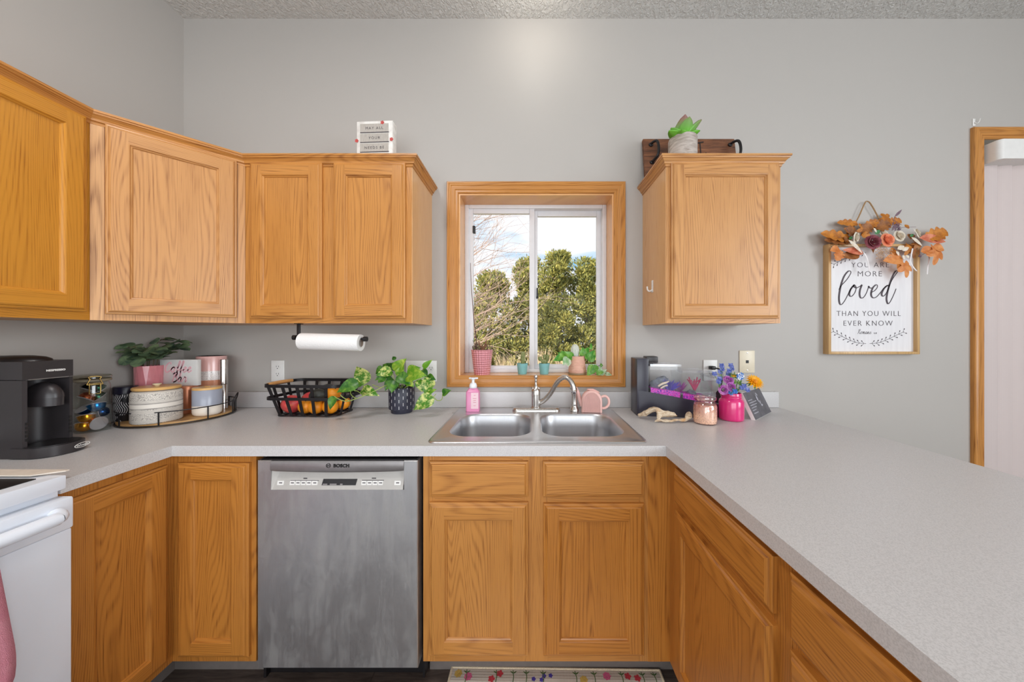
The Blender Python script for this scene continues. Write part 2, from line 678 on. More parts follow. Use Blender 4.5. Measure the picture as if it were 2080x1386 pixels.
# cursive strokes on a unit grid: x-height 1, ascender 2.1
SCRIPT = {
    'l': (0.75, [(0, .1), (.35, .7), (.75, 1.75), (.62, 2.15), (.40, 1.9), (.25, 1.0), (.22, .2), (.38, 0), (.75, .35)]),
    'o': (0.95, [(0, .45), (.22, .85), (.52, 1.0), (.20, .75), (.12, .3), (.40, 0), (.68, .3), (.66, .8), (.50, .98), (.72, .85), (.95, .92)]),
    'v': (0.9, [(0, .9), (.15, .95), (.25, .4), (.35, .02), (.60, .45), (.68, .98), (.80, .85), (.95, .85)]),
    'e': (0.85, [(0, .35), (.35, .50), (.62, .80), (.45, 1.0), (.20, .75), (.15, .3), (.38, 0), (.85, .35)]),
    'd': (1.0, [(.0, .4), (.25, .85), (.60, .92), (.30, .9), (.10, .45), (.25, .02), (.55, .25), (.80, 1.2), (1.02, 2.05), (.85, 2.1), (.72, 1.3), (.68, .3), (.82, 0), (1.05, .35)]),
    'C': (1.15, [(1.0, 1.5), (.85, 1.85), (.45, 1.7), (.10, 1.0), (.15, .3), (.50, .0), (.90, .2), (1.15, .45)]),
    'f': (0.65, [(0, .3), (.35, .9), (.62, 1.9), (.48, 2.15), (.34, 1.6), (.28, .2), (.22, -.75), (.38, -.8), (.42, -.2), (.30, .15), (.65, .4)]),
    'B': (1.1, [(.15, 0), (.3, 1.0), (.4, 1.9), (.05, 1.6), (.6, 2.0), (.9, 1.7), (.5, 1.1), (.95, .8), (.85, .15), (.35, .0), (.7, .1), (1.1, .4)]),
    'a': (0.95, [(0, .4), (.30, .9), (.62, .95), (.28, .9), (.10, .4), (.28, .0), (.55, .35), (.66, .95), (.62, .2), (.75, .0), (.95, .35)]),
    'r': (0.75, [(0, .3), (.22, .95), (.30, 1.08), (.34, .9), (.58, .9), (.50, .2), (.60, 0), (.78, .35)]),
    'm': (1.3, [(0, .4), (.15, .95), (.18, 0), (.30, .75), (.48, .98), (.55, .6), (.55, 0), (.68, .75), (.88, .98), (.96, .6), (1.0, .1), (1.12, 0), (1.3, .35)]),
    'n': (0.95, [(0, .4), (.15, .95), (.18, 0), (.32, .75), (.52, .98), (.60, .6), (.62, .1), (.75, 0), (.95, .35)]),
    's': (0.75, [(0, .3), (.38, 1.0), (.45, .7), (.60, .35), (.40, 0), (.15, .1), (.45, .05), (.75, .35)]),
    'R': (1.15, [(.15, 0), (.35, 1.0), (.45, 1.9), (.1, 1.6), (.6, 2.05), (.95, 1.7), (.45, 1.05), (.75, .5), (.95, .05), (1.15, .3)]),
}


def script(mb, txt, size, mtx, mi=0, w=0.12, ext=0.0008, slant=0.22, sp=1.0, heavy=0.0):
    """flat cursive ribbon lettering drawn in the xy plane of mtx, centred"""
    x = 0.0
    strokes, cur = [], []
    for ch in txt:
        if ch == ' ':
            if cur:
                strokes.append(cur)
                cur = []
            x += 0.7
            continue
        adv, pts = SCRIPT[ch]
        pp = [(x + a, b) for a, b in pts]
        cur = cur + (pp[1:] if cur else pp)
        x += adv * sp
    if cur:
        strokes.append(cur)
    for st in strokes:
        pts = smooth_path([(a + slant * b - x / 2, b, 0) for a, b in st], 5)
        n = len(pts)
        L, Rr = [], []
        for i in range(n):
            t = (pts[min(i + 1, n - 1)] - pts[max(i - 1, 0)])
            t = t.normalized() if t.length > 1e-6 else V3((1, 0, 0))
            ww = w * (1 + heavy * max(0.0, -t.y)) / 2
            nn = V3((-t.y, t.x, 0)) * ww
            L.append(pts[i] + nn)
            Rr.append(pts[i] - nn)
        rings = []
        for i in range(n):
            z1 = ext / size
            rings.append([mtx @ (p * size) for p in (L[i], Rr[i], Rr[i] + V3((0, 0, z1)), L[i] + V3((0, 0, z1)))])
        mb.loft(rings, mi, True, True, True)


def facing(loc, ax, up):
    """matrix whose x runs along ax, y along up, z out of the face"""
    x = V3(ax).normalized()
    y = V3(up)
    y = (y - x * y.dot(x)).normalized()
    z = x.cross(y)
    m = Matrix((x, y, z)).transposed().to_4x4()
    m.translation = loc
    return m
# ------------------------------------------------------------------ room shell
YW = 1.80          # back wall face
XL = -1.92         # left wall face
ZC = 3.075         # ceiling
XR, YF = 4.2, -3.4
CT = 0.914         # worktop height
WX0, WX1, WZ0, WZ1 = -0.393, 0.475, 1.086, 2.103    # window opening
DX0, DX1, DZ1 = 2.52, 4.05, 2.40                    # sliding door opening

mb = MB()
T = 0.22
mb.box(XL - T, WX0, YW, YW + T, -0.1, ZC)
mb.box(WX0, WX1, YW, YW + T, -0.1, WZ0)
mb.box(WX0, WX1, YW, YW + T, WZ1, ZC)
mb.box(WX1, DX0, YW, YW + T, -0.1, ZC)
mb.box(DX0, DX1, YW, YW + T, DZ1, ZC)
mb.box(DX1, XR + T, YW, YW + T, -0.1, ZC)
struct(mb.build('wall_back', 'wall', smooth=0))
struct(MB().box(XL - T, XL, YF - T, YW, -0.1, ZC).build('wall_left', 'wall', smooth=0))
struct(MB().box(XR, XR + T, YF - T, YW, -0.1, ZC).build('wall_right', 'wall', smooth=0))
struct(MB().box(XL, XR, YF - T, YF, -0.1, ZC).build('wall_front', 'wall', smooth=0))
struct(MB().box(XL - T, XR + T, YF - T, YW + T, ZC, ZC + 0.2).build('ceiling', 'ceiling', smooth=0))
struct(MB().box(XL, XR, YF, YW, -0.1, 0.0).build('floor', 'floor', smooth=0))

# window: casing, reveal, vinyl frame, two sashes
CASE = [(a * 0.76, h) for a, h in ((0.0, 0.0), (0.0, 0.010), (0.006, 0.014), (0.020, 0.013), (0.026, 0.017), (0.050, 0.018), (0.056, 0.022), (0.066, 0.022), (0.072, 0.019), (0.080, 0.019), (0.084, 0.015), (0.084, 0.0))]


def xz(x, y, h):
    return V3((x, YW - h, y))


mb = MB()
g = 0.004
# walking clockwise so that the offset to the right points away from the opening... path runs along the inner edge
path = [(WX0 + g, WZ0 + g), (WX1 - g, WZ0 + g), (WX1 - g, WZ1 - g), (WX0 + g, WZ1 - g)]
sweep(mb, path, CASE, lambda i: 1 if i in (0, 2) else 0, True, xz)
struct(mb.build('trim_1', ['oak_v', 'oak_h']))
M['oak_rev_v'] = oak('reveal_oak_vertical', rgb(232, 178, 122), rgb(190, 130, 80), contrast=0.6, rough=0.2)
M['oak_rev_h'] = oak('reveal_oak_horizontal', rgb(232, 178, 122), rgb(190, 130, 80), True, contrast=0.6, rough=0.2)
YFm = 1.925        # front of the vinyl frame
mb = MB()
t = 0.012
mb.box(WX0, WX0 + t, YW - 0.004, YFm + 0.06, WZ0, WZ1, 0)
mb.box(WX1 - t, WX1, YW - 0.004, YFm + 0.06, WZ0, WZ1, 0)
mb.box(WX0 + t, WX1 - t, YW - 0.004, YFm + 0.06, WZ1 - t, WZ1, 1)
mb.box(WX0 + t, WX1 - t, YW - 0.004, YFm + 0.06, WZ0, WZ0 + 0.004, 1)
struct(mb.build('trim_2', ['oak_rev_v', 'oak_rev_h'], smooth=0))
SILL = WZ0 + 0.004

win = thing('window_1', 'white vinyl sliding window above the sink in an oak casing', 'window', (0, YFm, WZ0))
win['kind'] = 'structure'
fx0, fx1, fz0, fz1 = WX0 + t, WX1 - t, WZ0 + 0.004, WZ1 - t


def zframe(mb, x0, x1, z0, z1, y0, y1, wl, wr, wb, wt, bev=0.003):
    mb.box(x0, x0 + wl, y0, y1, z0, z1, 0, bev)
    mb.box(x1 - wr, x1, y0, y1, z0, z1, 0, bev)
    mb.box(x0 + wl, x1 - wr, y0, y1, z0, z0 + wb, 0, bev)
    mb.box(x0 + wl, x1 - wr, y0, y1, z1 - wt, z1, 0, bev)


mb = MB()
zframe(mb, fx0, fx1, fz0, fz1, YFm, YFm + 0.07, 0.024, 0.024, 0.022, 0.022)
zframe(mb, fx0 + 0.024, fx1 - 0.024, fz0 + 0.022, fz1 - 0.022, YFm + 0.052, YFm + 0.07, 0.010, 0.010, 0.008, 0.008)
mb.build('window_frame', 'vinyl', win, True)
mb = MB()
zframe(mb, fx0 + 0.018, 0.034, fz0 + 0.014, fz1 - 0.018, YFm + 0.012, YFm + 0.038, 0.030, 0.030, 0.026, 0.030)
s1 = mb.build('sash', 'vinyl', win, True)
MB().box(fx0 + 0.040, 0.010, YFm + 0.024, YFm + 0.028, fz0 + 0.035, fz1 - 0.042).build('pane', 'pane', s1, True)
mb = MB()
zframe(mb, 0.020, fx1 - 0.020, fz0 + 0.014, fz1 - 0.018, YFm + 0.042, YFm + 0.066, 0.034, 0.030, 0.032, 0.036)
s2 = mb.build('sash', 'vinyl', win, True)
MB().box(0.050, fx1 - 0.045, YFm + 0.053, YFm + 0.057, fz0 + 0.042, fz1 - 0.050).build('pane', 'pane', s2, True)
MB().box(fx0 + 0.046, fx0 + 0.061, YFm + 0.006, YFm + 0.026, 1.925, 1.968, 0, 0.002).build('vent_latch', 'dark', win, True)
mb = MB()
mb.box(0.048, 0.056, YFm + 0.030, YFm + 0.044, 1.545, 1.60, 0, 0.003)
mb.box(0.046, 0.060, YFm + 0.034, YFm + 0.042, 1.535, 1.548, 0, 0.002)
mb.build('sash_lock', 'dark', win, True)

# sliding door at the right: casing, leaf with glass, vertical blind
mb = MB()
sweep(mb, [(DX1, 0.02), (DX1, DZ1), (DX0, DZ1), (DX0, 0.02)][::1], CASE, lambda i: 1 if i == 1 else 0, False, xz)
struct(mb.build('trim_3', ['oak_v', 'oak_h']))
dr = thing('door_1', 'white framed sliding glass door behind the vertical blind', 'door', (DX0, YW + 0.10, 0))
dr['kind'] = 'structure'
mb = MB()
zframe(mb, DX0, DX1, 0.0, DZ1, YW + 0.08, YW + 0.15, 0.06, 0.06, 0.06, 0.06)
mb.box((DX0 + DX1) / 2 - 0.04, (DX0 + DX1) / 2 + 0.04, YW + 0.08, YW + 0.15, 0.06, DZ1 - 0.06)
mb.build('door_frame', 'vinyl', dr, True)
for a, b in ((DX0 + 0.06, (DX0 + DX1) / 2 - 0.04), ((DX0 + DX1) / 2 + 0.04, DX1 - 0.06)):
    MB().box(a, b, YW + 0.11, YW + 0.114, 0.06, DZ1 - 0.06).build('pane', 'pane', dr, True)
bl = NB('blind_fabric')
xx, yy, zz = bl.sep(bl.obj())
wv = bl.math('SINE', bl.math('MULTIPLY', xx, 900.0))
pc = bl.n('BsdfPrincipled')
cc = bl.mix(bl.math('MULTIPLY_ADD', wv, 0.08, 0.08), rgb(236, 225, 223), rgb(204, 190, 190))
bl.put(pc.inputs['Base Color'], cc)
bl.put(pc.inputs['Roughness'], 0.6)
tl = bl.n('BsdfTranslucent')
bl.put(tl.inputs[0], cc)
mx = bl.n('MixShader')
bl.put(mx.inputs[0], 0.35)
bl.t.links.new(pc.outputs[0], mx.inputs[1])
bl.t.links.new(tl.outputs[0], mx.inputs[2])
bl.t.links.new(mx.outputs[0], bl.out.inputs[0])
M['blind'] = bl.m
vb = thing('vertical_blind', 'closed off-white vertical blind hanging in the oak door casing', 'blind', (DX0 + 0.6, YW - 0.01, 2.36))
mb = MB()
val = [(-0.0, 0), (0.0, 0.075), (0.012, 0.09), (0.03, 0.095)]
mb.prism(rrect(DX0 + 0.012, DX0 + 1.5, YW - 0.065, YW + 0.03, 0.022, 5), 2.262, 2.368, 0)
mb.build('valance', 'white', vb, True)
for k in range(9):
    x = DX0 + 0.050 + k * 0.082
    mb = MB()
    a = R(16)
    pts = [V3((x + 0.044 * q * math.cos(a), YW + 0.015 - 0.044 * q * math.sin(a) - 0.006 * (1 - q * q), 0)) for q in (-1, -0.5, 0, 0.5, 1)]
    mb.loft([[p + V3((0, 0, 0.05)) for p in pts] + [p + V3((0, 0.0015, 0.05)) for p in reversed(pts)],
             [p + V3((0, 0, 2.262)) for p in pts] + [p + V3((0, 0.0015, 2.262)) for p in reversed(pts)]], 0, True, True, True)
    mb.build('vane', 'blind', vb, True)
mb = MB()
mb.box(-0.008, 0.008, -0.004, 0.0, -0.02, 0.02, 0, 0.002)
mb.tube(smooth_path([(0, -0.004, 0.0), (0.004, -0.012, -0.012), (0.010, -0.016, -0.004), (0.012, -0.018, 0.012)], 4), 0.002, 6)
o = mb.build('wall_hook', 'white', None, loc=(2.475, YW, 2.497))
tag(o, 'tiny clear hook stuck to the wall above the door casing corner', 'hook')

# ------------------------------------------------------------------ worktop and backsplash
HX0, HX1, HY0, HY1 = -0.352, 0.418, 1.225, 1.655      # cut-out under the sink rim
PX0, PX1 = 0.494, 1.379
FX, FY = -1.285, 1.165
LY0 = 0.888
mb = MB()
z0, z1 = 0.876, CT - 0.0006
mb.box(XL, FX, LY0, FY, z0, z1)
mb.box(XL, HX0, FY, YW, z0, z1)
mb.box(HX0, HX1, FY, HY0, z0, z1)
mb.box(HX0, HX1, HY1, YW, z0, z1)
mb.box(HX1, PX1, FY, YW, z0, z1)
mb.box(PX0, PX1, -0.75, FY, z0, z1)
wt = mb.build('worktop', 'lam', None, smooth=0)
tag(wt, 'pale grey speckled laminate worktop running round the kitchen', 'worktop')
mb = MB()
mb.box(XL, XL + 0.019, LY0, YW, CT, 1.001, 0, 0.003)
mb.box(XL + 0.019, PX1, YW - 0.019, YW, CT, 1.001, 0, 0.003)
mb.build('backsplash', 'lam', wt)

# ------------------------------------------------------------------ oak cabinets
ST = 0.056


def slab_edge(mb, x0, x1, z0, z1, th, mv, mh, mtx):
    """profiled outer edge of a door or drawer front, returns the inner front rectangle"""
    rings = []
    for ins, y in ((0, 0.0), (0, -0.011), (0.003, -0.013), (0.007, -0.0135), (0.010, -0.018), (0.014, -th)):
        rings.append([mtx @ V3(p) for p in ((x0 + ins, y, z0 + ins), (x1 - ins, y, z0 + ins), (x1 - ins, y, z1 - ins), (x0 + ins, y, z1 - ins))])
    vr = [[mb.v(p) for p in r] for r in rings]
    for k in range(len(vr) - 1):
        for i in range(4):
            mb.face((vr[k][i], vr[k][(i + 1) % 4], vr[k + 1][(i + 1) % 4], vr[k + 1][i]), mh if i in (0, 2) else mv)
    mb.face(list(reversed(vr[0])), mv)
    return x0 + 0.014, x1 - 0.014, z0 + 0.014, z1 - 0.014


def door(parent, x0, x1, z0, z1, mats, mtx=Matrix.Identity(4), th=0.020, label=None, w=False):
    """oak door with stiles, rails, beaded recess (door) and veneer field (panel)"""
    mb = MB()
    a0, a1, b0, b1 = slab_edge(mb, x0, x1, z0, z1, th, 0, 1, mtx)

    def q(xa, xb, za, zb, mi, y=-th):
        mb.face([mb.v(mtx @ V3(p)) for p in ((xa, y, za), (xb, y, za), (xb, y, zb), (xa, y, zb))], mi)
    ix0, ix1, iz0, iz1 = x0 + ST, x1 - ST, z0 + ST, z1 - ST
    q(a0, ix0, b0, b1, 0)
    q(ix1, a1, b0, b1, 0)
    q(ix0, ix1, b0, iz0, 1)
    q(ix0, ix1, iz1, b1, 1)
    rings = []
    for ins, y in ((0, -th), (0.003, -th + 0.001), (0.005, -th + 0.005), (0.009, -th + 0.007), (0.011, -0.009)):
        rings.append([mtx @ V3(p) for p in ((ix0 + ins, y, iz0 + ins), (ix1 - ins, y, iz0 + ins), (ix1 - ins, y, iz1 - ins), (ix0 + ins, y, iz1 - ins))])
    vr = [[mb.v(p) for p in r] for r in rings]
    for k in range(len(vr) - 1):
        for i in range(4):
            mb.face((vr[k][i], vr[k][(i + 1) % 4], vr[k + 1][(i + 1) % 4], vr[k + 1][i]), 1 if i in (0, 2) else 0)
    d = mb.build('door', [mats[0], mats[1]], parent, w, smooth=0)
    mb = MB()
    mb.face([mb.v(mtx @ V3(p)) for p in ((ix0 + 0.0105, -0.009, iz0 + 0.0105), (ix1 - 0.0105, -0.009, iz0 + 0.0105), (ix1 - 0.0105, -0.009, iz1 - 0.0105), (ix0 + 0.0105, -0.009, iz1 - 0.0105))])
    pm = Matrix.Identity(4)
    p = mb.build('panel', mats[2] if len(mats) > 2 else mats[0], d, w, smooth=0)
    return d


def drawer(parent, x0, x1, z0, z1, mats, mtx=Matrix.Identity(4), th=0.020, w=False, name='drawer'):
    mb = MB()
    a0, a1, b0, b1 = slab_edge(mb, x0, x1, z0, z1, th, 1, 0, mtx)
    mb.face([mb.v(mtx @ V3(p)) for p in ((a0, -th, b0), (a1, -th, b0), (a1, -th, b1), (a0, -th, b1))], 0)
    return mb.build(name, [mats[1], mats[0]], parent, w, smooth=0)


OAK = ('oak_v', 'oak_h')
OAKL = ('oakl_v', 'oakl_h')
OAKO = ('oako_v', 'oako_h')
OAKD = ('oakd_v', 'oakd_h')
UZ0, UZ1 = 1.368, 2.134
CROWN = [(0.0, 2.090), (0.004, 2.092), (0.005, 2.100), (0.011, 2.103), (0.013, 2.110), (0.022, 2.121), (0.026, 2.122), (0.028, 2.128), (0.031, 2.129), (0.031, 2.137), (0.0, 2.137)]

# uppers, left run
c = thing('wall_cabinet', 'amber oak wall cabinet on the left wall above the coffee machine', 'cabinet', (XL, 0.96, UZ0))
mb = MB()
mb.box(XL, -1.6155, 0.66, 1.1895, UZ0, UZ1, 0)
mb.box(-1.6155, -1.615, 0.66, 1.1895, UZ0, UZ0 + 0.03, 1)
mb.build('body', ['oako_v', 'oako_h'], c, True, smooth=0)
Lm = Matrix.Translation((-1.615, 0.66, 0)) @ Matrix.Rotation(R(90), 4, 'Z')
door(c, 0.03, 0.513, 1.397, 2.104, OAKO, Lm, w=True)

c = thing('corner_wall_cabinet', 'pale oak diagonal corner wall cabinet above the tray of canisters', 'cabinet', (-1.615, 1.19, 0), R(45))
mb = MB()
w_ = 0.4313
foot = [V3((-1.615, 1.19, 0)), V3((-1.31, 1.495, 0)), V3((-1.31, YW, 0)), V3((XL, YW, 0)), V3((XL, 1.19, 0))]
mb.prism([(p.x, p.y) for p in foot], UZ0, UZ1, 0)
mb.build('body', ['oakl_v', 'oakl_h'], c, True, smooth=0)
mb = MB()
mb.box(0.001, 0.033, -0.003, 0.0, UZ0, UZ1 - 0.03)
mb.build('filler_strip', 'oakw_v', c, smooth=0)
mb = MB()
mb.box(0.405, w_ - 0.001, -0.003, 0.0, UZ0, UZ1 - 0.03)
mb.build('filler_strip', 'oakl_v', c, smooth=0)
door(c, 0.036, 0.402, 1.392, 2.104, OAKL)

UXR = -0.5416
c = thing('wall_cabinet', 'medium oak two door wall cabinet between the corner and the window', 'cabinet', (-1.31, 1.495, 0))
wc = UXR + 1.31
mb = MB()
mb.box(0.0005, wc, 0.0, YW - 1.495, UZ0, UZ1, 0)
mb.build('body', ['oak_v', 'oak_h'], c, smooth=0)
mb = MB()
mb.box(wc, wc + 0.003, 0.002, YW - 1.495, UZ0, UZ1 - 0.03)
mb.build('side_panel', 'oak_side', c, smooth=0)
mb = MB()
mb.box(0.03, wc - 0.03, -0.0012, 0.0, UZ0, UZ0 + 0.026, 0)
mb.build('rail', 'oak_h', c, smooth=0)
door(c, 0.031, 0.361, 1.390, 2.104, OAK)
door(c, 0.414, 0.743, 1.390, 2.104, OAK)

mb = MB()
pth = [(-1.615, 0.66), (-1.615, 1.19), (-1.31, 1.495), (UXR + 0.003, 1.495), (UXR + 0.003, YW)]
sweep(mb, pth, CROWN, lambda i: 0)
o = mb.build('crown_moulding', 'oak_h', None, smooth=0)
tag(o, 'oak crown moulding along the top of the left run of wall cabinets', 'moulding')

UX0, UX1 = 0.637, 1.163
c = thing('wall_cabinet', 'pale oak single door wall cabinet hanging right of the window', 'cabinet', (UX0, 1.495, 0))
wc = UX1 - UX0
MB().box(0.0, wc, 0.0, YW - 1.495, UZ0, UZ1, 0).build('body', ['oakl_v', 'oakl_h'], c, smooth=0)
MB().box(-0.003, 0.0, 0.002, YW - 1.495, UZ0, UZ1 - 0.03).build('side_panel', 'oak_side', c, smooth=0)
MB().box(0.03, wc - 0.03, -0.0012, 0.0, UZ0, UZ0 + 0.02, 0).build('rail', 'oakl_h', c, smooth=0)
door(c, 0.017, 0.512, 1.390, 2.106, OAKL)
mb = MB()
sweep(mb, [(-0.003, YW - 1.495), (-0.003, 0.0), (wc, 0.0), (wc, YW - 1.495)], CROWN, lambda i: 0)
mb.build('crown', 'oakl_h', c, smooth=0)

# base units
BZ0, BZ1 = 0.112, 0.876
KY = 1.27


def carcass(mb, x0, x1, y0, y1, mi=0):
    """open box under the worktop: sides, bottom, back"""
    mb.box(x0, x0 + 0.016, y0, y1, BZ0, BZ1, mi)
    mb.box(x1 - 0.016, x1, y0, y1, BZ0, BZ1, mi)
    mb.box(x0 + 0.016, x1 - 0.016, y0, y1, BZ0, BZ0 + 0.016, mi)
    mb.box(x0 + 0.016, x1 - 0.016, y1 - 0.01, y1, BZ0 + 0.016, BZ1, mi)


c = thing('corner_base_cabinet', 'deep oak corner base cabinet with two doors meeting beside the white range', 'cabinet', (-1.31, 1.19, 0))
mb = MB()
mb.prism([(-1.31, 1.19), (-1.002, 1.19), (-1.002, 1.79), (-1.90, 1.79), (-1.90, 0.892), (-1.31, 0.892)], BZ0, BZ1, 0)
mb.build('body', ['oakd_v'], c, True, smooth=0)
Bm = Matrix.Translation((-1.31, 1.19, 0))
door(c, 0.030, 0.290, 0.139, 0.846, OAKD, Bm, w=True)
Lm = Matrix.Translation((-1.31, 0.892, 0)) @ Matrix.Rotation(R(90), 4, 'Z')
door(c, 0.012, 0.272, 0.139, 0.846, OAKD, Lm, w=True)
mb = MB()
mb.box(-1.40, -1.002, KY, KY + 0.01, 0.0, BZ0)
mb.box(-1.40, -1.39, 0.90, KY, 0.0, BZ0)
mb.build('toe_kick', 'kick', c, True)

c = thing('sink_base_cabinet', 'oak sink base cabinet with two doors and two false drawer fronts', 'cabinet', (-0.388, 1.19, 0))
X0, X1 = -0.388, 0.519
mb = MB()
carcass(mb, X0, X1, 1.205, 1.79)
mb.box(X0, -0.345, 1.19, 1.205, BZ0, BZ1, 0)
mb.box(-0.022, 0.072, 1.19, 1.205, BZ0, BZ1, 0)
mb.box(0.405, 0.438, 1.19, 1.205, BZ0, BZ1, 0)
for a, b in ((-0.345, -0.022), (0.072, 0.405)):
    mb.box(a, b, 1.19, 1.205, 0.845, BZ1, 1)
    mb.box(a, b, 1.19, 1.205, 0.685, 0.735, 1)
    mb.box(a, b, 1.19, 1.205, BZ0, 0.16, 1)
mb.build('face_frame', ['oak_v', 'oak_h'], c, True, smooth=0)
MB().box(0.438, 0.519, 1.189, 1.205, BZ0, BZ1).build('filler_strip', 'oakd_v', c, True, smooth=0)
Sm = Matrix.Translation((0, 1.19, 0))
drawer(c, -0.363, -0.002, 0.723, 0.852, OAK, Sm, w=True, name='false_drawer')
drawer(c, 0.052, 0.421, 0.723, 0.852, OAK, Sm, w=True, name='false_drawer')
door(c, -0.363, -0.002, 0.143, 0.702, OAK, Sm, w=True)
door(c, 0.054, 0.421, 0.143, 0.698, OAKD, Sm, w=True)
MB().box(-0.388, 0.59, KY, KY + 0.01, 0.0, BZ0).build('toe_kick', 'kick', c, True)

PFX = 0.519
Pr = R(-90)
c = thing('peninsula_cabinet', 'oak peninsula base cabinet with one drawer over a door beside the sink unit', 'cabinet', (PFX, 1.189, 0), Pr)
mb = MB()
carcass(mb, 0.0, 0.552, 0.016, 0.58)
mb.box(0.0, 0.085, 0.0, 0.016, BZ0, BZ1)
mb.box(0.500, 0.552, 0.0, 0.016, BZ0, BZ1)
mb.box(0.085, 0.500, 0.0, 0.016, 0.83, BZ1, 1)
mb.box(0.085, 0.500, 0.0, 0.016, 0.68, 0.74, 1)
mb.box(0.085, 0.500, 0.0, 0.016, BZ0, 0.16, 1)
mb.build('face_frame', ['oakd_v', 'oakd_h'], c, smooth=0)
drawer(c, 0.066, 0.517, 0.733, 0.852, OAKD)
door(c, 0.066, 0.517, 0.143, 0.708, OAKD)
MB().box(0.0, 0.552, 0.075, 0.085, 0.0, BZ0).build('toe_kick', 'kick', c)
c = thing('drawer_cabinet', 'oak peninsula drawer cabinet nearest the camera', 'cabinet', (PFX, 1.189 - 0.553, 0), Pr)
mb = MB()
carcass(mb, 0.0, 0.70, 0.016, 0.58)
mb.box(0.0, 0.02, 0.0, 0.016, BZ0, BZ1)
mb.box(0.68, 0.70, 0.0, 0.016, BZ0, BZ1)
for a, b in ((0.83, BZ1), (0.69, 0.74), (0.53, 0.57), (0.35, 0.39), (BZ0, 0.16)):
    mb.box(0.02, 0.68, 0.0, 0.016, a, b, 1)
mb.build('face_frame', ['oakd_v', 'oakd_h'], c, smooth=0)
for a, b in ((0.724, 0.852), (0.556, 0.702), (0.366, 0.534), (0.143, 0.344)):
    drawer(c, 0.008, 0.690, a, b, OAKD)
MB().box(0.0, 0.70, 0.075, 0.085, 0.0, BZ0).build('toe_kick', 'kick', c)
mb = MB()
mb.box(1.105, 1.12, -0.065, 1.188, 0.0, BZ1)
o = mb.build('peninsula_cladding', 'oakd_v', None, smooth=0)
tag(o, 'oak back panel closing the far side of the peninsula under the overhang', 'panel')

# ------------------------------------------------------------------ dishwasher
DXa, DXb = -0.984, -0.402
DYf = 1.172
c = thing('dishwasher', 'stainless steel dishwasher with smudged front between the oak base units', 'dishwasher', (-0.693, DYf, 0.0))
mb = MB()
mb.box(-1.000, -0.990, 1.22, 1.78, 0.02, 0.872)
mb.box(-0.400, -0.392, 1.22, 1.78, 0.02, 0.872)
mb.box(-0.990, -0.400, 1.24, 1.78, 0.02, 0.872)
mb.build('tub', 'black', c, True)
hx0, hx1 = -0.934, -0.452      # handle pocket
hz0, hz1 = 0.752, 0.852
mb = MB()
zt = 0.858
zb = 0.104
outl = [(DXa, zb), (DXb, zb), (DXb, zt), (hx1, zt), (hx1, hz0), (hx0, hz0), (hx0, zt), (DXa, zt)]
rg_ = lambda y, e: [V3((x + (e if x == DXa else -e if x == DXb else 0), y, z + (e if z == zb else -e if z == zt else 0))) for x, z in outl]
vr = [[mb.v(p) for p in r] for r in (rg_(DYf, 0.003), rg_(DYf + 0.003, 0.0), rg_(DYf + 0.045, 0.0))]
for k in range(2):
    for q in range(8):
        mb.face((vr[k][q], vr[k][(q + 1) % 8], vr[k + 1][(q + 1) % 8], vr[k + 1][q]))
mb.face((vr[0][0], vr[0][1], vr[0][4], vr[0][5]))
mb.face((vr[0][1], vr[0][2], vr[0][3], vr[0][4]))
mb.face((vr[0][0], vr[0][5], vr[0][6], vr[0][7]))
mb.face(list(reversed(vr[2])))
mb.build('door_panel', 'dw', c, True, smooth=0)
mb = MB()
mb.box(DXa + 0.012, DXb - 0.008, DYf + 0.004, DYf + 0.05, zt - 0.002, zt + 0.004)
mb.build('door_top_edge', 'black', c, True)
mb = MB()
n = 24
top, bot = [], []
for k in range(n + 1):
    s_ = k / n
    x = hx0 + (hx1 - hx0) * s_
    zl = 0.822 - 0.006 * math.sin(PI * s_) ** 0.6
    bot.append(x)
    pr = [(x, DYf + 0.040, 0.857), (x, DYf - 0.001, 0.857), (x, DYf - 0.004, 0.850), (x, DYf - 0.005, zl + 0.006), (x, DYf - 0.002, zl), (x, DYf + 0.012, zl + 0.002), (x, DYf + 0.040, zl + 0.004)]
    top.append([V3(p) for p in pr])
mb.loft(top, 0, True, True, True)
hb = mb.build('handle_lip', 'dwtop', c, True)
mb = MB()
mx_ = facing(((hx0 + hx1) / 2 + 0.005, DYf - 0.0056, 0.836), (1, 0, 0), (0, 0, 1))
mb.text('BOSCH', 0.0165, Matrix.Translation((0.012, 0, 0)) @ mx_, 0, 0.0004, 1.1, thin=0.0008)
cx = (hx0 + hx1) / 2 - 0.030
ring = [V3((cx + 0.0075 * math.cos(a * PI / 12), DYf - 0.0058, 0.842 + 0.0075 * math.sin(a * PI / 12))) for a in range(24)]
mb.tube(ring, 0.0008, 5, 0, True)
mb.box(cx - 0.0038, cx - 0.0026, DYf - 0.0062, DYf - 0.0056, 0.8375, 0.8465)
mb.box(cx + 0.0026, cx + 0.0038, DYf - 0.0062, DYf - 0.0056, 0.8375, 0.8465)
mb.box(cx - 0.003, cx + 0.003, DYf - 0.0062, DYf - 0.0056, 0.8415, 0.8425)
mb.build('logo', 'dark', hb, True, smooth=0)
mb = MB()
yp = DYf + 0.020
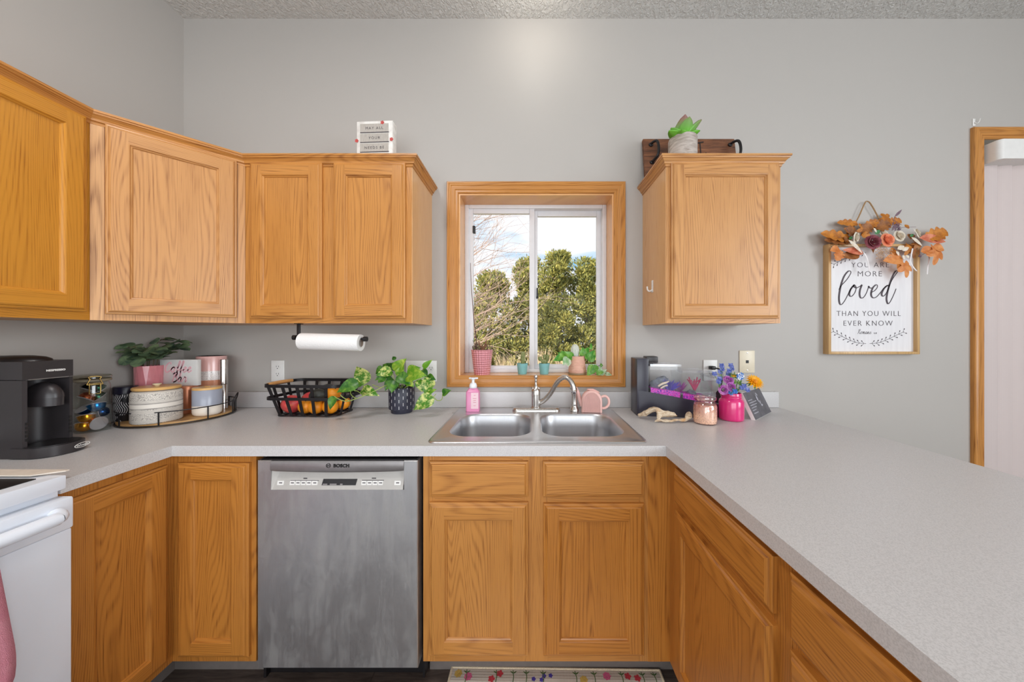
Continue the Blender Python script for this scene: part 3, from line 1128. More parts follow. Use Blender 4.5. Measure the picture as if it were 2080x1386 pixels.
# sloping control fascia inside the pocket, with side cheeks
vs = [(hx0 + 0.004, DYf + 0.001, hz0), (hx1 - 0.004, DYf + 0.001, hz0), (hx1 - 0.004, yp, 0.826), (hx0 + 0.024, yp, 0.826)]
mb.face([mb.v(p) for p in vs])
mb.face([mb.v(p) for p in ((hx0, DYf, hz0), (hx0 + 0.004, DYf + 0.001, hz0), (hx0 + 0.024, yp, 0.826), (hx0, DYf + 0.006, 0.826))])
mb.face([mb.v(p) for p in ((hx0, DYf + 0.04, hz0), (hx1, DYf + 0.04, hz0), (hx1, DYf + 0.04, 0.85), (hx0, DYf + 0.04, 0.85))])
fa = mb.build('control_fascia', 'dwpanel', c, True, smooth=0)
tl_ = V3((0, yp - DYf - 0.001, 0.826 - hz0)).normalized()


def on_fascia(x, z):
    f_ = (z - hz0) / (0.826 - hz0)
    return V3((x, DYf + 0.001 + (yp - DYf - 0.001) * f_, z))


def fbox(mb, x0, x1, z0, z1, mi=0, th=0.0012, sk=0.0):
    a, b, d, e = on_fascia(x0, z0), on_fascia(x1, z0), on_fascia(x1 + sk, z1), on_fascia(x0 + sk, z1)
    nn = V3((1, 0, 0)).cross(tl_).normalized()
    mb.loft([[p - nn * -0.0002 for p in (a, b, d, e)], [p + nn * th for p in (a, b, d, e)]], mi, True, True, True)


def ppx(px):
    return (px / 6.933 + 540 - 1074) * 1.178 / FPX


def pz(py):
    return CH - (py / 6.933 + 930 - 682) * 1.178 / FPX


btn = [(160, 260), (335, 415), (415, 492), (492, 568), (568, 645), (645, 735), (1342, 1422), (1422, 1500), (1500, 1580), (1580, 1655), (1808, 1905)]
for a, b in btn:
    mb = MB()
    fbox(mb, ppx(a + 3), ppx(b - 6), pz(384), pz(330), 0, 0.0012)
    k = (a + b) / 2
    fbox(mb, ppx(k - 22), ppx(k + 22), pz(362), pz(350), 1, 0.0015)
    mb.build('button', ['white', 'ink'], fa, True, smooth=0)
for a, b, e, d in ((340, 740, 331, 324), (1350, 1660, 327, 320), (520, 572, 306, 292), (1485, 1545, 304, 291)):
    mb = MB()
    fbox(mb, ppx(a), ppx(b), pz(e), pz(d), 0, 0.001)
    mb.build('panel_marking', 'ink', fa, True, smooth=0)
mb = MB()
fbox(mb, ppx(790), ppx(1268), pz(386), pz(306), 0, 0.0016, 0.004)
for a, b in ((805, 870), (905, 1000), (1050, 1085)):
    fbox(mb, ppx(a), ppx(b), pz(382), pz(366), 1, 0.0019)
mb.build('display', ['black', 'dwtop'], fa, True, smooth=0)

# ------------------------------------------------------------------ range
c = thing('range', 'white freestanding electric range with black glass hob at the left edge', 'range', (-1.57, 0.50, 0))
RY0, RY1 = 0.125, 0.884
mb = MB()
mb.box(-1.90, -1.285, RY0, RY1, 0.03, 0.893, 0, 0.003)
mb.build('body', 'enamel', c, True)
mb = MB()
mb.box(-1.90, -1.262, RY0, RY1, 0.893, 0.931, 0, 0.004)
mb.build('hob_frame', 'enamel', c, True)
mb = MB()
mb.box(-1.86, -1.30, RY0 + 0.035, RY1 - 0.03, 0.931, 0.9335, 0, 0.001)
mb.build('hob_glass', 'black', c, True)
mb = MB()
mb.box(-1.284, -1.248, RY0 + 0.004, RY1, 0.21, 0.788, 0, 0.004)
mb.box(-1.284, -1.243, RY0 + 0.002, RY1 + 0.001, 0.788, 0.874, 0, 0.006)
dr_ = mb.build('oven_door', 'enamel', c, True)
mb = MB()
hp = [V3((-1.243, 0.850, 0.840)), V3((-1.230, 0.846, 0.838)), V3((-1.222, 0.836, 0.836)), V3((-1.219, 0.80, 0.836)), V3((-1.219, 0.50, 0.836)), V3((-1.219, 0.20, 0.836)), V3((-1.222, 0.165, 0.836)), V3((-1.243, 0.155, 0.836))]
mb.tube(smooth_path(hp, 4), 0.0165, 12)
mb.build('handle', 'enamel', dr_, True)
mb = MB()
mb.box(-1.284, -1.252, RY0 + 0.004, RY1 - 0.002, 0.04, 0.20, 0, 0.004)
mb.build('warming_drawer', 'enamel', c, True)
mb = MB()
mb.prism([(-1.90, 0.862), (-1.33, 0.862), (-1.278, 0.893), (-1.278, 0.900), (-1.90, 0.905)], 0.9355, 0.9385, 0)
o = mb.build('gap_cover', plain('beige_silicone', rgb(226, 214, 200), 0.5), None)
tag(o, 'beige strip bridging the gap between hob and worktop', 'gap cover')

# towel on the oven handle
b = NB('pink_towel')
nn_ = b.noise(b.obj(), 700.0, 2.0)
n2_ = b.noise(b.obj(), 14.0, 2.0)
b.bsdf(b.mix(n2_, rgb(224, 128, 150), rgb(240, 170, 184)), 0.9, normal=b.bump(nn_, 0.9, 0.004))
M['towel'] = b.m
mb = MB()
rows = []
for k in range(29):
    s_ = k / 28
    row = []
    for j in range(17):
        q = j / 16
        y = 0.50 + (0.733 - 0.50) * q
        if s_ < 0.30:
            zz_, xo = 0.853 - 0.0 - (0.30 - s_) / 0.30 * 0.24, -0.0195
            wd = 0.92
        elif s_ < 0.42:
            a = (s_ - 0.30) / 0.12 * PI
            zz_, xo = 0.8375 + 0.019 * math.sin(a), -0.0195 * math.cos(a)
            wd = 0.92
        else:
            f_ = (s_ - 0.42) / 0.58
            zz_ = 0.836 - f_ * 0.42
            xo = 0.0195 + 0.004 * math.sin(3 * PI * q) * f_
            wd = 0.93 + 0.11 * min(1, f_ * 1.5)
            if f_ > 0.80:
                wd -= 0.10 * (f_ - 0.80) / 0.2
            zz_ += 0.03 * q * f_
        yy_ = 0.50 + (0.745 - 0.50) * q * wd
        row.append(V3((-1.219 + xo + 0.003 * math.sin(q * 17 + s_ * 3), yy_, zz_)))
    rows.append(row)
mb.loft(rows, 0, False)
o = mb.build('hand_towel', 'towel', None, smooth=80)
md = o.modifiers.new('thickness', 'SOLIDIFY')
md.thickness = 0.004
md.offset = 0
tag(o, 'fluffy pink hand towel hanging over the oven door handle', 'towel')
# ------------------------------------------------------------------ sink, tap, sprayer
def rr3(x0, x1, y0, y1, r, z, n=6):
    return [V3((a, b_, z)) for a, b_ in rrect(x0, x1, y0, y1, r, n)]


sk = thing('sink', 'double bowl stainless steel sink set into the worktop below the window', 'sink', (0.033, 1.47, CT))
SX0, SX1, SY0, SY1 = -0.378, 0.444, 1.192, 1.745
BWL = [(-0.328, 0.012, 1.262, 1.628), (0.052, 0.394, 1.262, 1.628)]
mb = MB()
outer = [rr3(SX0, SX1, SY0, SY1, 0.030, CT + 0.0006), rr3(SX0 + 0.002, SX1 - 0.002, SY0 + 0.002, SY1 - 0.002, 0.029, CT + 0.004),
         rr3(SX0 + 0.010, SX1 - 0.010, SY0 + 0.010, SY1 - 0.010, 0.024, CT + 0.0055), rr3(SX0 + 0.016, SX1 - 0.016, SY0 + 0.016, SY1 - 0.016, 0.02, CT + 0.003)]
vr = mb.loft(outer, 0)
loops = [vr[-1]]
holes = []
for a0, a1, b0, b1 in BWL:
    ring = [mb.v(p) for p in rr3(a0, a1, b0, b1, 0.088, CT + 0.003, 10)]
    holes.append(ring)
    loops.append(ring)
edges = []
for lp in loops:
    for i in range(len(lp)):
        e = mb.bm.edges.get((lp[i], lp[(i + 1) % len(lp)])) or mb.bm.edges.new((lp[i], lp[(i + 1) % len(lp)]))
        edges.append(e)
bmesh.ops.triangle_fill(mb.bm, use_beauty=True, use_dissolve=False, edges=edges)
# the fill may cover the bowls: drop faces whose middle lies inside one
dead = []
for f in mb.bm.faces:
    if len(f.verts) == 3:
        cpt = f.calc_center_median()
        for a0, a1, b0, b1 in BWL:
            if all(any(v is h for h in holes[BWL.index((a0, a1, b0, b1))]) for v in f.verts):
                dead.append(f)
if dead:
    bmesh.ops.delete(mb.bm, geom=list(set(dead)), context='FACES_ONLY')
mb.build('rim', 'sink', sk, True, smooth=50)
for a0, a1, b0, b1 in BWL:
    mb = MB()
    rings = []
    for ins, z, r in ((0, 0.003, 0.088), (0.003, -0.001, 0.086), (0.006, -0.008, 0.084), (0.010, -0.06, 0.082), (0.014, -0.145, 0.080), (0.022, -0.165, 0.074), (0.038, -0.177, 0.062), (0.06, -0.181, 0.05)):
        rings.append(rr3(a0 + ins, a1 - ins, b0 + ins, b1 - ins, r, CT + z, 10))
    mb.loft(rings, 0, True, False, True)
    bw = mb.build('bowl', 'bowl', sk, True, smooth=60)
    cx, cy = (a0 + a1) / 2, (b0 + b1) / 2
    mb = MB()
    mb.lathe([(0.0, 0.0005), (0.030, 0.0005), (0.034, 0.003), (0.045, 0.003), (0.047, 0.0)], 28, (cx, cy, CT - 0.1805), 0, mis=[1, 0, 0, 0])
    mb.build('drain', ['chrome', 'dark'], bw, True)

fc = thing('tap', 'brushed nickel kitchen tap with lever handle and swan spout on the sink', 'tap', (0.039, 1.70, CT))
mb = MB()
rings = []
for ins, z in ((0, 0.003), (0.0, 0.010), (0.004, 0.017), (0.010, 0.020)):
    rings.append(rr3(-0.086 + ins, 0.164 - ins, 1.668 + ins, 1.728 - ins, 0.028 - ins * 0.8, CT + z, 7))
mb.loft(rings, 0, True, True, True)
mb.build('deck_plate', 'nickel', fc, True, smooth=50)
bx, by = 0.037, 1.700
mb = MB()
mb.lathe([(0.027, 0.018), (0.027, 0.022), (0.0235, 0.026), (0.0235, 0.082), (0.0245, 0.083), (0.0245, 0.086), (0.0235, 0.087), (0.0235, 0.105), (0.020, 0.117), (0.012, 0.127), (0.0, 0.129)], 28, (bx, by, CT))
bd = mb.build('body', 'nickel', fc, True, smooth=40)
mb = MB()
mb.lathe([(0.0115, 0.118), (0.012, 0.130), (0.0085, 0.136), (0.0065, 0.145), (0.0062, 0.160), (0.0078, 0.164), (0.0055, 0.169), (0.0098, 0.176), (0.0105, 0.182), (0.0085, 0.189), (0.0, 0.192)], 18, (bx, by - 0.006, CT))
for sgn in (-1, 1):
    mb.ball((bx + sgn * 0.015, by - 0.004, CT + 0.120), 0.008, 0.008, 0.008, 0, 12, 8)
mb.build('lever', 'nickel', fc, True, smooth=50)
mb = MB()
sp = [(bx + 0.012, by - 0.004, CT + 0.044), (bx + 0.040, by - 0.014, CT + 0.058), (bx + 0.072, by - 0.030, CT + 0.094), (bx + 0.100, by - 0.050, CT + 0.146), (bx + 0.122, by - 0.064, CT + 0.176), (bx + 0.146, by - 0.078, CT + 0.187), (bx + 0.168, by - 0.090, CT + 0.176), (bx + 0.182, by - 0.098, CT + 0.150), (bx + 0.186, by - 0.100, CT + 0.128)]
pp = smooth_path(sp, 6)
rad = [0.0135 + (0.0018 if k < 3 else 0) - 0.002 * math.sin(PI * k / len(pp)) for k in range(len(pp))]
mb.tube(pp, rad, 16)
mb.build('spout', 'nickel', fc, True, smooth=60)
mb = MB()
mb.lathe([(0.0125, 0.128), (0.0145, 0.126), (0.0145, 0.112), (0.012, 0.108), (0.0, 0.108)], 20, (bx + 0.186, by - 0.100, CT))
mb.build('aerator', 'chrome', fc, True)
mb = MB()
spx, spy = 0.238, 1.69
mb.lathe([(0.0235, 0.004), (0.0235, 0.010), (0.021, 0.017), (0.0165, 0.028), (0.0155, 0.032), (0.0165, 0.036), (0.0155, 0.042), (0.0145, 0.085), (0.0165, 0.092), (0.0165, 0.098), (0.0135, 0.106), (0.008, 0.112), (0.0, 0.113)], 24, (spx, spy, CT))
mb.tube(smooth_path([(spx, spy, CT + 0.095), (spx + 0.004, spy - 0.006, CT + 0.116), (spx - 0.010, spy - 0.016, CT + 0.128), (spx - 0.020, spy - 0.022, CT + 0.122)], 4), [0.011] * 13, 12)
o = mb.build('side_sprayer', 'nickel', None, smooth=45)
tag(o, 'brushed nickel pull-out sprayer standing on the sink deck right of the tap', 'sprayer')

# soap bottle
M['soap'] = glass('pink_soap', (0.93, 0.52, 0.70, 1), 0.25, 0.05, 0.05)
b = NB('pink_liquid')
b.bsdf(rgb(222, 138, 178), 0.25, spec=0.5)
M['soapfill'] = b.m
M['soaplabel'] = plain('pale_pink_label', rgb(240, 206, 214), 0.5, var=0.02)
M['pump'] = plain('frosted_pump', rgb(236, 238, 242), 0.25, var=0.02)
sx, sy, sz = -0.291, 1.693, CT + 0.004
c = thing('soap_bottle', 'pink foaming hand soap bottle with white pump at the sink corner', 'soap bottle', (sx, sy, sz))
mb = MB()
hw = 0.0345
mb.loft([rr3(-hw, hw, -0.024, 0.024, 0.008, z) if True else 0 for z in (0.0,)] + [rr3(-hw + i, hw - i, -0.024 + i, 0.024 - i, 0.009, z) for z, i in ((0.003, 0.0), (0.098, 0.0), (0.106, 0.004), (0.114, 0.011), (0.120, 0.014))], 0, True, True, True)
mb.build('bottle', 'soapfill', c, smooth=50)
mb = MB()
mb.box(-0.007, 0.031, -0.0246, -0.024, 0.015, 0.098, 0)
for z, w0 in ((0.083, 0.010), (0.068, 0.018), (0.058, 0.014), (0.048, 0.016), (0.030, 0.012)):
    mb.box(0.012 - w0 / 2, 0.012 + w0 / 2, -0.0249, -0.0245, z, z + 0.002, 1)
mb.build('paper_label', ['soaplabel', 'towel'], c, smooth=0)
mb = MB()
mb.lathe([(0.018, 0.119), (0.020, 0.121), (0.020, 0.132), (0.016, 0.143), (0.011, 0.146), (0.0075, 0.148), (0.0075, 0.162), (0.013, 0.166), (0.014, 0.173), (0.0, 0.175)], 22, (0, 0, 0))
mb.box(-0.022, 0.026, -0.007, 0.007, 0.166, 0.174, 0, 0.003)
mb.build('pump', 'pump', c, smooth=45)

# pink arch sponge holder / small watering can
M['pinkmatte'] = plain('blush_ceramic', rgb(232, 186, 178), 0.5, var=0.03)
M['inside'] = plain('dusky_interior', rgb(150, 96, 98), 0.6)
c = thing('watering_can', 'small blush pink ribbed arched watering can beside the sprayer', 'watering can', (0.325, 1.672, CT + 0.004), R(-8))
mb = MB()
n = 40
hw, hh = 0.052, 0.110
arch = []
for k in range(n + 1):
    a = PI * k / n
    arch.append((hw * math.cos(a), 0.060 + 0.052 * math.sin(a)))
prof = [(hw, 0.0)] + arch + [(-hw, 0.0)]


def archring(y, ins):
    return [V3((p[0] * (1 - ins / hw), y, max(p[1] - ins, 0.0) if p[1] > 0.01 else p[1])) for p in prof]


mb.loft([archring(-0.024, 0.006), archring(-0.028, 0.009), archring(-0.024, 0.002), archring(-0.020, 0), archring(0.020, 0), archring(0.026, 0.004)], 0, True, True, True)
for k in range(-9, 10):
    x = k * 0.0047
    zt = 0.058 + math.sqrt(max(0.0, 0.042 ** 2 - x * x)) if abs(x) < 0.042 else 0.058
    mb.tube([(x, -0.0275, 0.004), (x, -0.0275, zt)], 0.0016, 6)
mb.build('body', 'pinkmatte', c, smooth=40)
mb = MB()
pts = [V3((0.030 * math.cos(a) + 0.008, 0.011 * math.sin(a), 0.1125 - 0.45 * max(0, 0.030 * math.cos(a)) + 0.0015)) for a in [2 * PI * k / 20 for k in range(20)]]
mb.face([mb.v(p) for p in pts])
mb.tube(pts, 0.0028, 6, 1, True)
mb.build('opening', ['inside', 'pinkmatte'], c, smooth=40)
mb = MB()
mb.tube(smooth_path([(0.050, 0, 0.078), (0.070, 0, 0.082), (0.086, 0, 0.066), (0.086, 0, 0.040), (0.070, 0, 0.022), (0.050, 0, 0.020)], 5), 0.0065, 10)
mb.build('handle', 'pinkmatte', c, smooth=60)
mb = MB()
mb.tube(smooth_path([(-0.046, 0, 0.030), (-0.060, 0.004, 0.060), (-0.070, 0.008, 0.095), (-0.082, 0.010, 0.122)], 5), [0.013 - 0.0004 * k for k in range(16)], 10)
mb.build('spout', 'pinkmatte', c, smooth=60)

# ------------------------------------------------------------------ coffee machine and capsule jar
c = thing('coffee_machine', 'charcoal capsule coffee machine with drip tray at the left end of the worktop', 'coffee machine', (-1.76, 1.095, CT), R(90))
mb = MB()
hwid = 0.058
foot = [(-hwid, -0.135), (-hwid + 0.010, -0.137), (-hwid + 0.012, -0.09)]
for k in range(13):
    a = PI * k / 12
    foot.append((-(hwid - 0.013) * math.cos(a), -0.088 + 0.036 * math.sin(a)))
foot += [(hwid - 0.012, -0.09), (hwid - 0.010, -0.137), (hwid, -0.135), (hwid, 0.09), (hwid - 0.03, 0.125), (-hwid + 0.03, 0.125), (-hwid, 0.09)]
mb.prism(foot, 0.0, 0.252, 0)
mb.build('body', 'blackp', c, smooth=30)
mb = MB()
mb.prism([(-hwid, -0.136), (hwid, -0.136), (hwid, 0.09), (hwid - 0.03, 0.125), (-hwid + 0.03, 0.125), (-hwid, 0.09)], 0.254, 0.312, 0)
hd = mb.build('head', 'blackp', c, smooth=30)
mb = MB()
mb.lathe([(0.060, 0.312), (0.058, 0.318), (0.048, 0.325), (0.03, 0.329), (0.0, 0.330)], 32, (0.0, -0.02, 0), 0, sx=0.92, sy=1.75)
mb.build('lid', 'black', hd, smooth=60)
mb = MB()
mb.text('NESPRESSO', 0.0085, facing((0.016, -0.1365, 0.276), (1, 0, 0), (0, 0, 1)), 0, 0.0005, 1.05, thin=0.0004)
mb.build('logo', 'white', hd, smooth=0)
mb = MB()
mb.box(-0.046, 0.046, -0.1375, -0.10, 0.2515, 0.2545)
mb.build('trim_line', 'dwtop', c)
mb = MB()


def dome(co):
    return V3((co.x, co.y, co.z if co.z > 0 else co.z * 0.0))


mb.ball((0.014, -0.100, 0.186), 0.030, 0.055, 0.052, 0, 24, 16, fn=dome)
mb.lathe([(0.0295, 0.158), (0.030, 0.187)], 24, (0.014, -0.100, 0), 0, sy=1.80)
mb.build('coffee_spout', 'blackp', c, smooth=60)
for s_ in (-1, 1):
    mb = MB()
    for k in range(5):
        mb.box(s_ * 0.0495 - 0.003, s_ * 0.0495 + 0.003, -0.139, -0.136, 0.055 + k * 0.013, 0.063 + k * 0.013, 0)
    mb.build('side_vent', 'dark', c, smooth=0)
mb = MB()
tr = []
for k in range(25):
    a = PI * k / 24
    tr.append((-0.062 * math.cos(a), -0.158 - 0.055 * math.sin(a)))
tr = [(-0.062, -0.10)] + tr + [(0.062, -0.10)]
mb.prism(tr, 0.002, 0.034, 0)
mb.prism([(p[0] * 0.9, -0.12 + (p[1] + 0.12) * 0.92) for p in tr], 0.034, 0.0365, 1)
dt = mb.build('drip_tray', ['blackp', 'black'], c, smooth=40)
mb = MB()
mm = facing((0.030, -0.2075, 0.018), (1, 0.34, 0), (0, 0, 1))
oval = [mm @ V3((0.026 * math.cos(a) * (1 if abs(math.cos(a)) > 0 else 1), 0.0072 * math.sin(a), 0.0)) for a in [2 * PI * k / 32 for k in range(32)]]
mb.tube(oval, 0.0011, 6, 0, True)
mb.text("De'Longhi", 0.0095, Matrix.Translation(V3((0, 0, -0.003))) @ mm, 0, 0.0006, 1.0)
mb.build('badge', 'white', dt, smooth=0)

JX, JY = -1.815, 1.345
jr = 0.0485
M['capgold'] = plain('gold_foil', rgb(232, 160, 40), 0.22, metal=0.85, var=0.1)
M['capblue'] = plain('blue_foil', rgb(20, 120, 190), 0.2, metal=0.85, var=0.1)
M['capnavy'] = plain('navy_foil', rgb(30, 70, 120), 0.22, metal=0.85)
M['capgreen'] = plain('dark_green_foil', rgb(30, 78, 60), 0.22, metal=0.85)
M['capblack'] = plain('black_foil', rgb(34, 32, 36), 0.2, metal=0.8)
M['capbrown'] = plain('copper_brown_foil', rgb(176, 96, 62), 0.25, metal=0.85)
M['caplid'] = plain('pale_foil_lid', rgb(214, 208, 214), 0.3, metal=0.5, var=0.04)
M['jarrim'] = glass('jar_glass', (0.90, 0.92, 0.90, 1), 0.6, 0.05, 0.07)
j = thing('capsule_jar', 'glass clip-top jar of coffee capsules beside the coffee machine', 'jar', (JX, JY, CT))
mb = MB()
mb.lathe([(0.0, 0.001), (jr - 0.004, 0.001), (jr, 0.006), (jr, 0.190), (jr - 0.002, 0.198), (jr - 0.006, 0.206)], 36)
mb.build('glass_body', 'jarrim', j, smooth=60)
mb = MB()
mb.lathe([(jr - 0.006, 0.207), (jr + 0.002, 0.209), (jr + 0.003, 0.216), (jr - 0.002, 0.219)], 36, mi=1)
mb.lathe([(jr - 0.002, 0.219), (jr + 0.003, 0.222), (jr + 0.003, 0.230), (jr - 0.001, 0.234), (jr - 0.016, 0.236), (0, 0.236)], 36, mi=0)
mb.build('lid', [glass('jar_lid_glass', (0.80, 0.80, 0.74, 1), 0.6, 0.04, 0.08), plain('jar_seal', rgb(150, 140, 120), 0.5)], j, smooth=50)
mb = MB()
da = math.atan2(-JY, -JX) + 0.12
dv = V3((math.cos(da), math.sin(da), 0))
sv = V3((-dv.y, dv.x, 0))


def jp(s_, z, r=jr + 0.006):
    return dv * r + sv * s_ + V3((0, 0, z))


mb.tube(smooth_path([jp(-0.020, 0.198), jp(-0.015, 0.212), jp(-0.012, 0.220), jp(-0.016, 0.228), jp(0.0, 0.2315), jp(0.016, 0.228), jp(0.012, 0.220), jp(0.015, 0.212), jp(0.020, 0.198)], 4), 0.0016, 8)
mb.tube([jp(-0.014, 0.203, jr + 0.009), jp(0.014, 0.203, jr + 0.009), jp(0.014, 0.160, jr + 0.006), jp(-0.014, 0.160, jr + 0.006)], 0.0017, 8, 0, True)
mb.tube([jp(-0.020, 0.198), jp(0.020, 0.198)], 0.0015, 8)
mb.build('wire_clasp', 'brass', j, smooth=60)
CAP = [(0.0, 0.0), (0.0285, 0.0), (0.0295, 0.0015), (0.0285, 0.003), (0.0262, 0.004), (0.0255, 0.012), (0.022, 0.022), (0.015, 0.029), (0.006, 0.032), (0.0, 0.0325)]


def capsule(lbl, foil, p, nrm, sc=1.0):
    z = V3(nrm).normalized()
    m = z.to_track_quat('Z', 'Y').to_matrix().to_4x4()
    m.translation = p
    t = thing('coffee_capsule', lbl, 'coffee capsule', p, 0, 'capsules in the glass jar')
    m2 = m.copy()
    m2.translation = (0, 0, 0)
    m2 = m2 @ Matrix.Scale(sc, 4)
    mb = MB()
    mb.lathe(CAP[3:], 28, mat=m2)
    mb.build('shell', foil, t, smooth=50)
    mb = MB()
    mb.lathe(CAP[:4], 28, mat=m2)
    mb.build('foil_lid', 'caplid', t, smooth=30)


caps = [
    ('white lidded coffee capsule facing out at the jar bottom', 'capgold', (-0.40, 0.88, 0.20), (0.014, -0.030, 0.033), 0.95),
    ('gold coffee capsule lying low in the glass jar', 'capgold', (0.0, -0.35, -1), (-0.016, -0.012, 0.070), 0.90),
    ('second gold capsule at the very bottom left of the jar', 'capgold', (-0.3, -0.5, -1), (-0.019, 0.004, 0.032), 0.90),
    ('bright blue coffee capsule midway up the glass jar', 'capblue', (0.1, -0.4, -1), (0.008, -0.014, 0.112), 0.95),
    ('navy blue capsule at the left behind the bright blue one', 'capnavy', (0.6, 0.2, -0.8), (-0.022, 0.012, 0.098), 0.85),
    ('small pale blue capsule edge-on right of the gold one', 'capnavy', (0.95, -0.35, 0.15), (0.020, 0.006, 0.074), 0.80),
    ('copper brown capsule tipped over at the left of the jar', 'capbrown', (0.55, 0.1, 0.85), (-0.018, -0.008, 0.136), 0.90),
    ('dark green capsule tipped over at the right of the jar', 'capgreen', (-0.65, 0.0, 0.75), (0.018, 0.004, 0.136), 0.90),
    ('black capsule near the jar top behind the clasp', 'capblack', (0.55, 0.1, 0.8), (-0.012, -0.004, 0.170), 0.90),
    ('dark green capsule at the top right of the jar', 'capgreen', (-0.5, -0.3, 0.8), (0.018, 0.004, 0.172), 0.80)]
# local frame of the jar: u to the viewer's right, v away from the viewer
cu_ = V3((-sv.x, -sv.y, 0)) if (sv.x < 0) else sv
for lbl, foil, nr, (u_, v_, z_), sc in caps:
    W_ = lambda a, b_, c_: cu_ * a - dv * b_ + V3((0, 0, c_))
    p_ = V3((JX, JY, CT)) + W_(u_, v_, z_)
    capsule(lbl, foil, p_, W_(*nr), sc)

# ------------------------------------------------------------------ round tray of canisters in the corner
TX, TY, TR = -1.697, 1.577, 0.197
M['traywood'] = oak('tray_wood', rgb(196, 152, 98), rgb(120, 84, 52), True)
t = thing('round_tray', 'round wooden tray with black wire rim in the worktop corner', 'tray', (TX, TY, CT))
mb = MB()
mb.lathe([(0.0, 0.002), (TR, 0.002), (TR, 0.016), (0, 0.016)], 56)
mb.build('board', 'traywood', t, smooth=40)
mb = MB()
circ = lambda r, z: [V3((r * math.cos(2 * PI * k / 64), r * math.sin(2 * PI * k / 64), z)) for k in range(64)]
mb.tube(circ(TR + 0.003, 0.006), 0.0028, 6, 0, True)
mb.tube(circ(TR + 0.003, 0.064), 0.0024, 6, 0, True)
for k in range(8):
    a = R(-62 + 45 * k)
    mb.tube([((TR + 0.003) * math.cos(a), (TR + 0.003) * math.sin(a), z) for z in (0.006, 0.064)], 0.0026, 6)
mb.build('wire_rim', 'blackm', t, smooth=60)
for a in (R(28), R(208)):
    mb = MB()
    rd = V3((math.cos(a), math.sin(a), 0))
    td = V3((-rd.y, rd.x, 0))
    q = lambda s_, z, o_=0.0: rd * (TR + 0.003 + o_) + td * s_ + V3((0, 0, z))
    mb.tube(smooth_path([q(-0.024, 0.006), q(-0.024, 0.060), q(-0.020, 0.080, 0.006), q(0.0, 0.102, 0.014), q(0.020, 0.080, 0.006), q(0.024, 0.060), q(0.024, 0.006)], 5), 0.0026, 6)
    mb.build('handle', 'blackm', t, smooth=60)
TZ = CT + 0.0165

# black and white patterned can
b = NB('op_art_print')
x, y, z = b.sep(b.obj())
ang = b.math('ARCTAN2', y, x)
wv = b.math('SINE', b.math('ADD', b.math('MULTIPLY', ang, 34.0), b.math('MULTIPLY', b.math('SINE', b.math('MULTIPLY', z, 95.0)), 5.0)))
fig = b.noise(b.obj(), 26.0, 2.0)
mask = b.ramp(fig, (0.53, K0), (0.55, W1))
col = b.mix(b.ramp(wv, (0.45, K0), (0.55, W1)), rgb(30, 28, 34), rgb(225, 222, 224))
col = b.mix(mask, col, rgb(22, 20, 26))
b.bsdf(col, 0.35)
M['opart'] = b.m
c = thing('patterned_mug', 'black tumbler with black and white wavy print on the round tray', 'tumbler', (-1.822, 1.462, TZ))
mb = MB()
mb.lathe([(0.0, 0.0), (0.034, 0.0), (0.036, 0.004), (0.037, 0.120)], 36)
mb.build('printed_sleeve', 'opart', c, smooth=50)
mb = MB()
mb.lathe([(0.037, 0.120), (0.0385, 0.121), (0.0385, 0.148), (0.036, 0.152), (0.0, 0.153)], 36)
mb.build('lid', plain('dark_navy_lid', rgb(26, 24, 44), 0.3), c, smooth=40)

# cream canister with etched black dashes
b = NB('etched_cream_ceramic')
x, y, z = b.sep(b.obj())
ang = b.math('ARCTAN2', y, x)
vec = b.comb(b.math('MULTIPLY', ang, 11.0), 0.0, b.math('MULTIPLY', z, 210.0))
vor = b.n('TexVoronoi', Vector=vec, Scale=1.35)
vor.feature = 'DISTANCE_TO_EDGE'
d1 = b.ramp(vor.outputs[0], (0.05, K0), (0.13, W1))
br = b.n('TexBrick', Vector=b.comb(b.math('MULTIPLY', ang, 9.0), b.math('MULTIPLY', z, 62.0), 0.0), Scale=1.6)
br.inputs['Color1'].default_value = W1
br.inputs['Color2'].default_value = W1
br.inputs['Mortar'].default_value = K0
br.inputs['Mortar Size'].default_value = 0.035
band = b.math('SINE', b.math('MULTIPLY', z, 150.0))
pat = b.mix(b.ramp(band, (0.45, K0), (0.55, W1)), d1, br.outputs['Color'])
plainband = b.ramp(b.math('ABSOLUTE', b.math('SUBTRACT', z, 0.076)), (0.010, W1), (0.011, K0))
rule = b.ramp(b.math('ABSOLUTE', b.math('SUBTRACT', b.math('ABSOLUTE', b.math('SUBTRACT', z, 0.076)), 0.011)), (0.0008, K0), (0.0016, W1))
pat = b.mix(plainband, pat, W1)
pat = b.mix(1.0, pat, rule, 'MULTIPLY')
fade = b.noise(b.obj(), 24.0, 2.0)
pat = b.mix(b.math('MULTIPLY', fade, 0.55), pat, W1)
b.bsdf(b.mix(pat, rgb(96, 88, 84), rgb(236, 228, 218)), 0.55)
M['etched'] = b.m
M['bamboo'] = oak('bamboo_lid', rgb(226, 178, 110), rgb(196, 140, 78), True, contrast=0.5)
c = thing('ceramic_canister', 'large cream canister with etched black dashes and bamboo lid', 'canister', (-1.668, 1.452, TZ))
mb = MB()
cr = 0.080
mb.lathe([(0.0, 0.0), (cr - 0.004, 0.0), (cr, 0.004), (cr, 0.128), (cr - 0.004, 0.135), (cr - 0.009, 0.138)], 48)
mb.build('pot', 'etched', c, smooth=50)
mb = MB()
mb.lathe([(cr - 0.010, 0.137), (cr - 0.010, 0.142)], 48)
mb.build('seal', 'kick', c)
mb = MB()
mb.lathe([(0, 0.142), (cr - 0.005, 0.142), (cr - 0.004, 0.146), (cr - 0.004, 0.151), (cr - 0.007, 0.154), (0, 0.154)], 48)
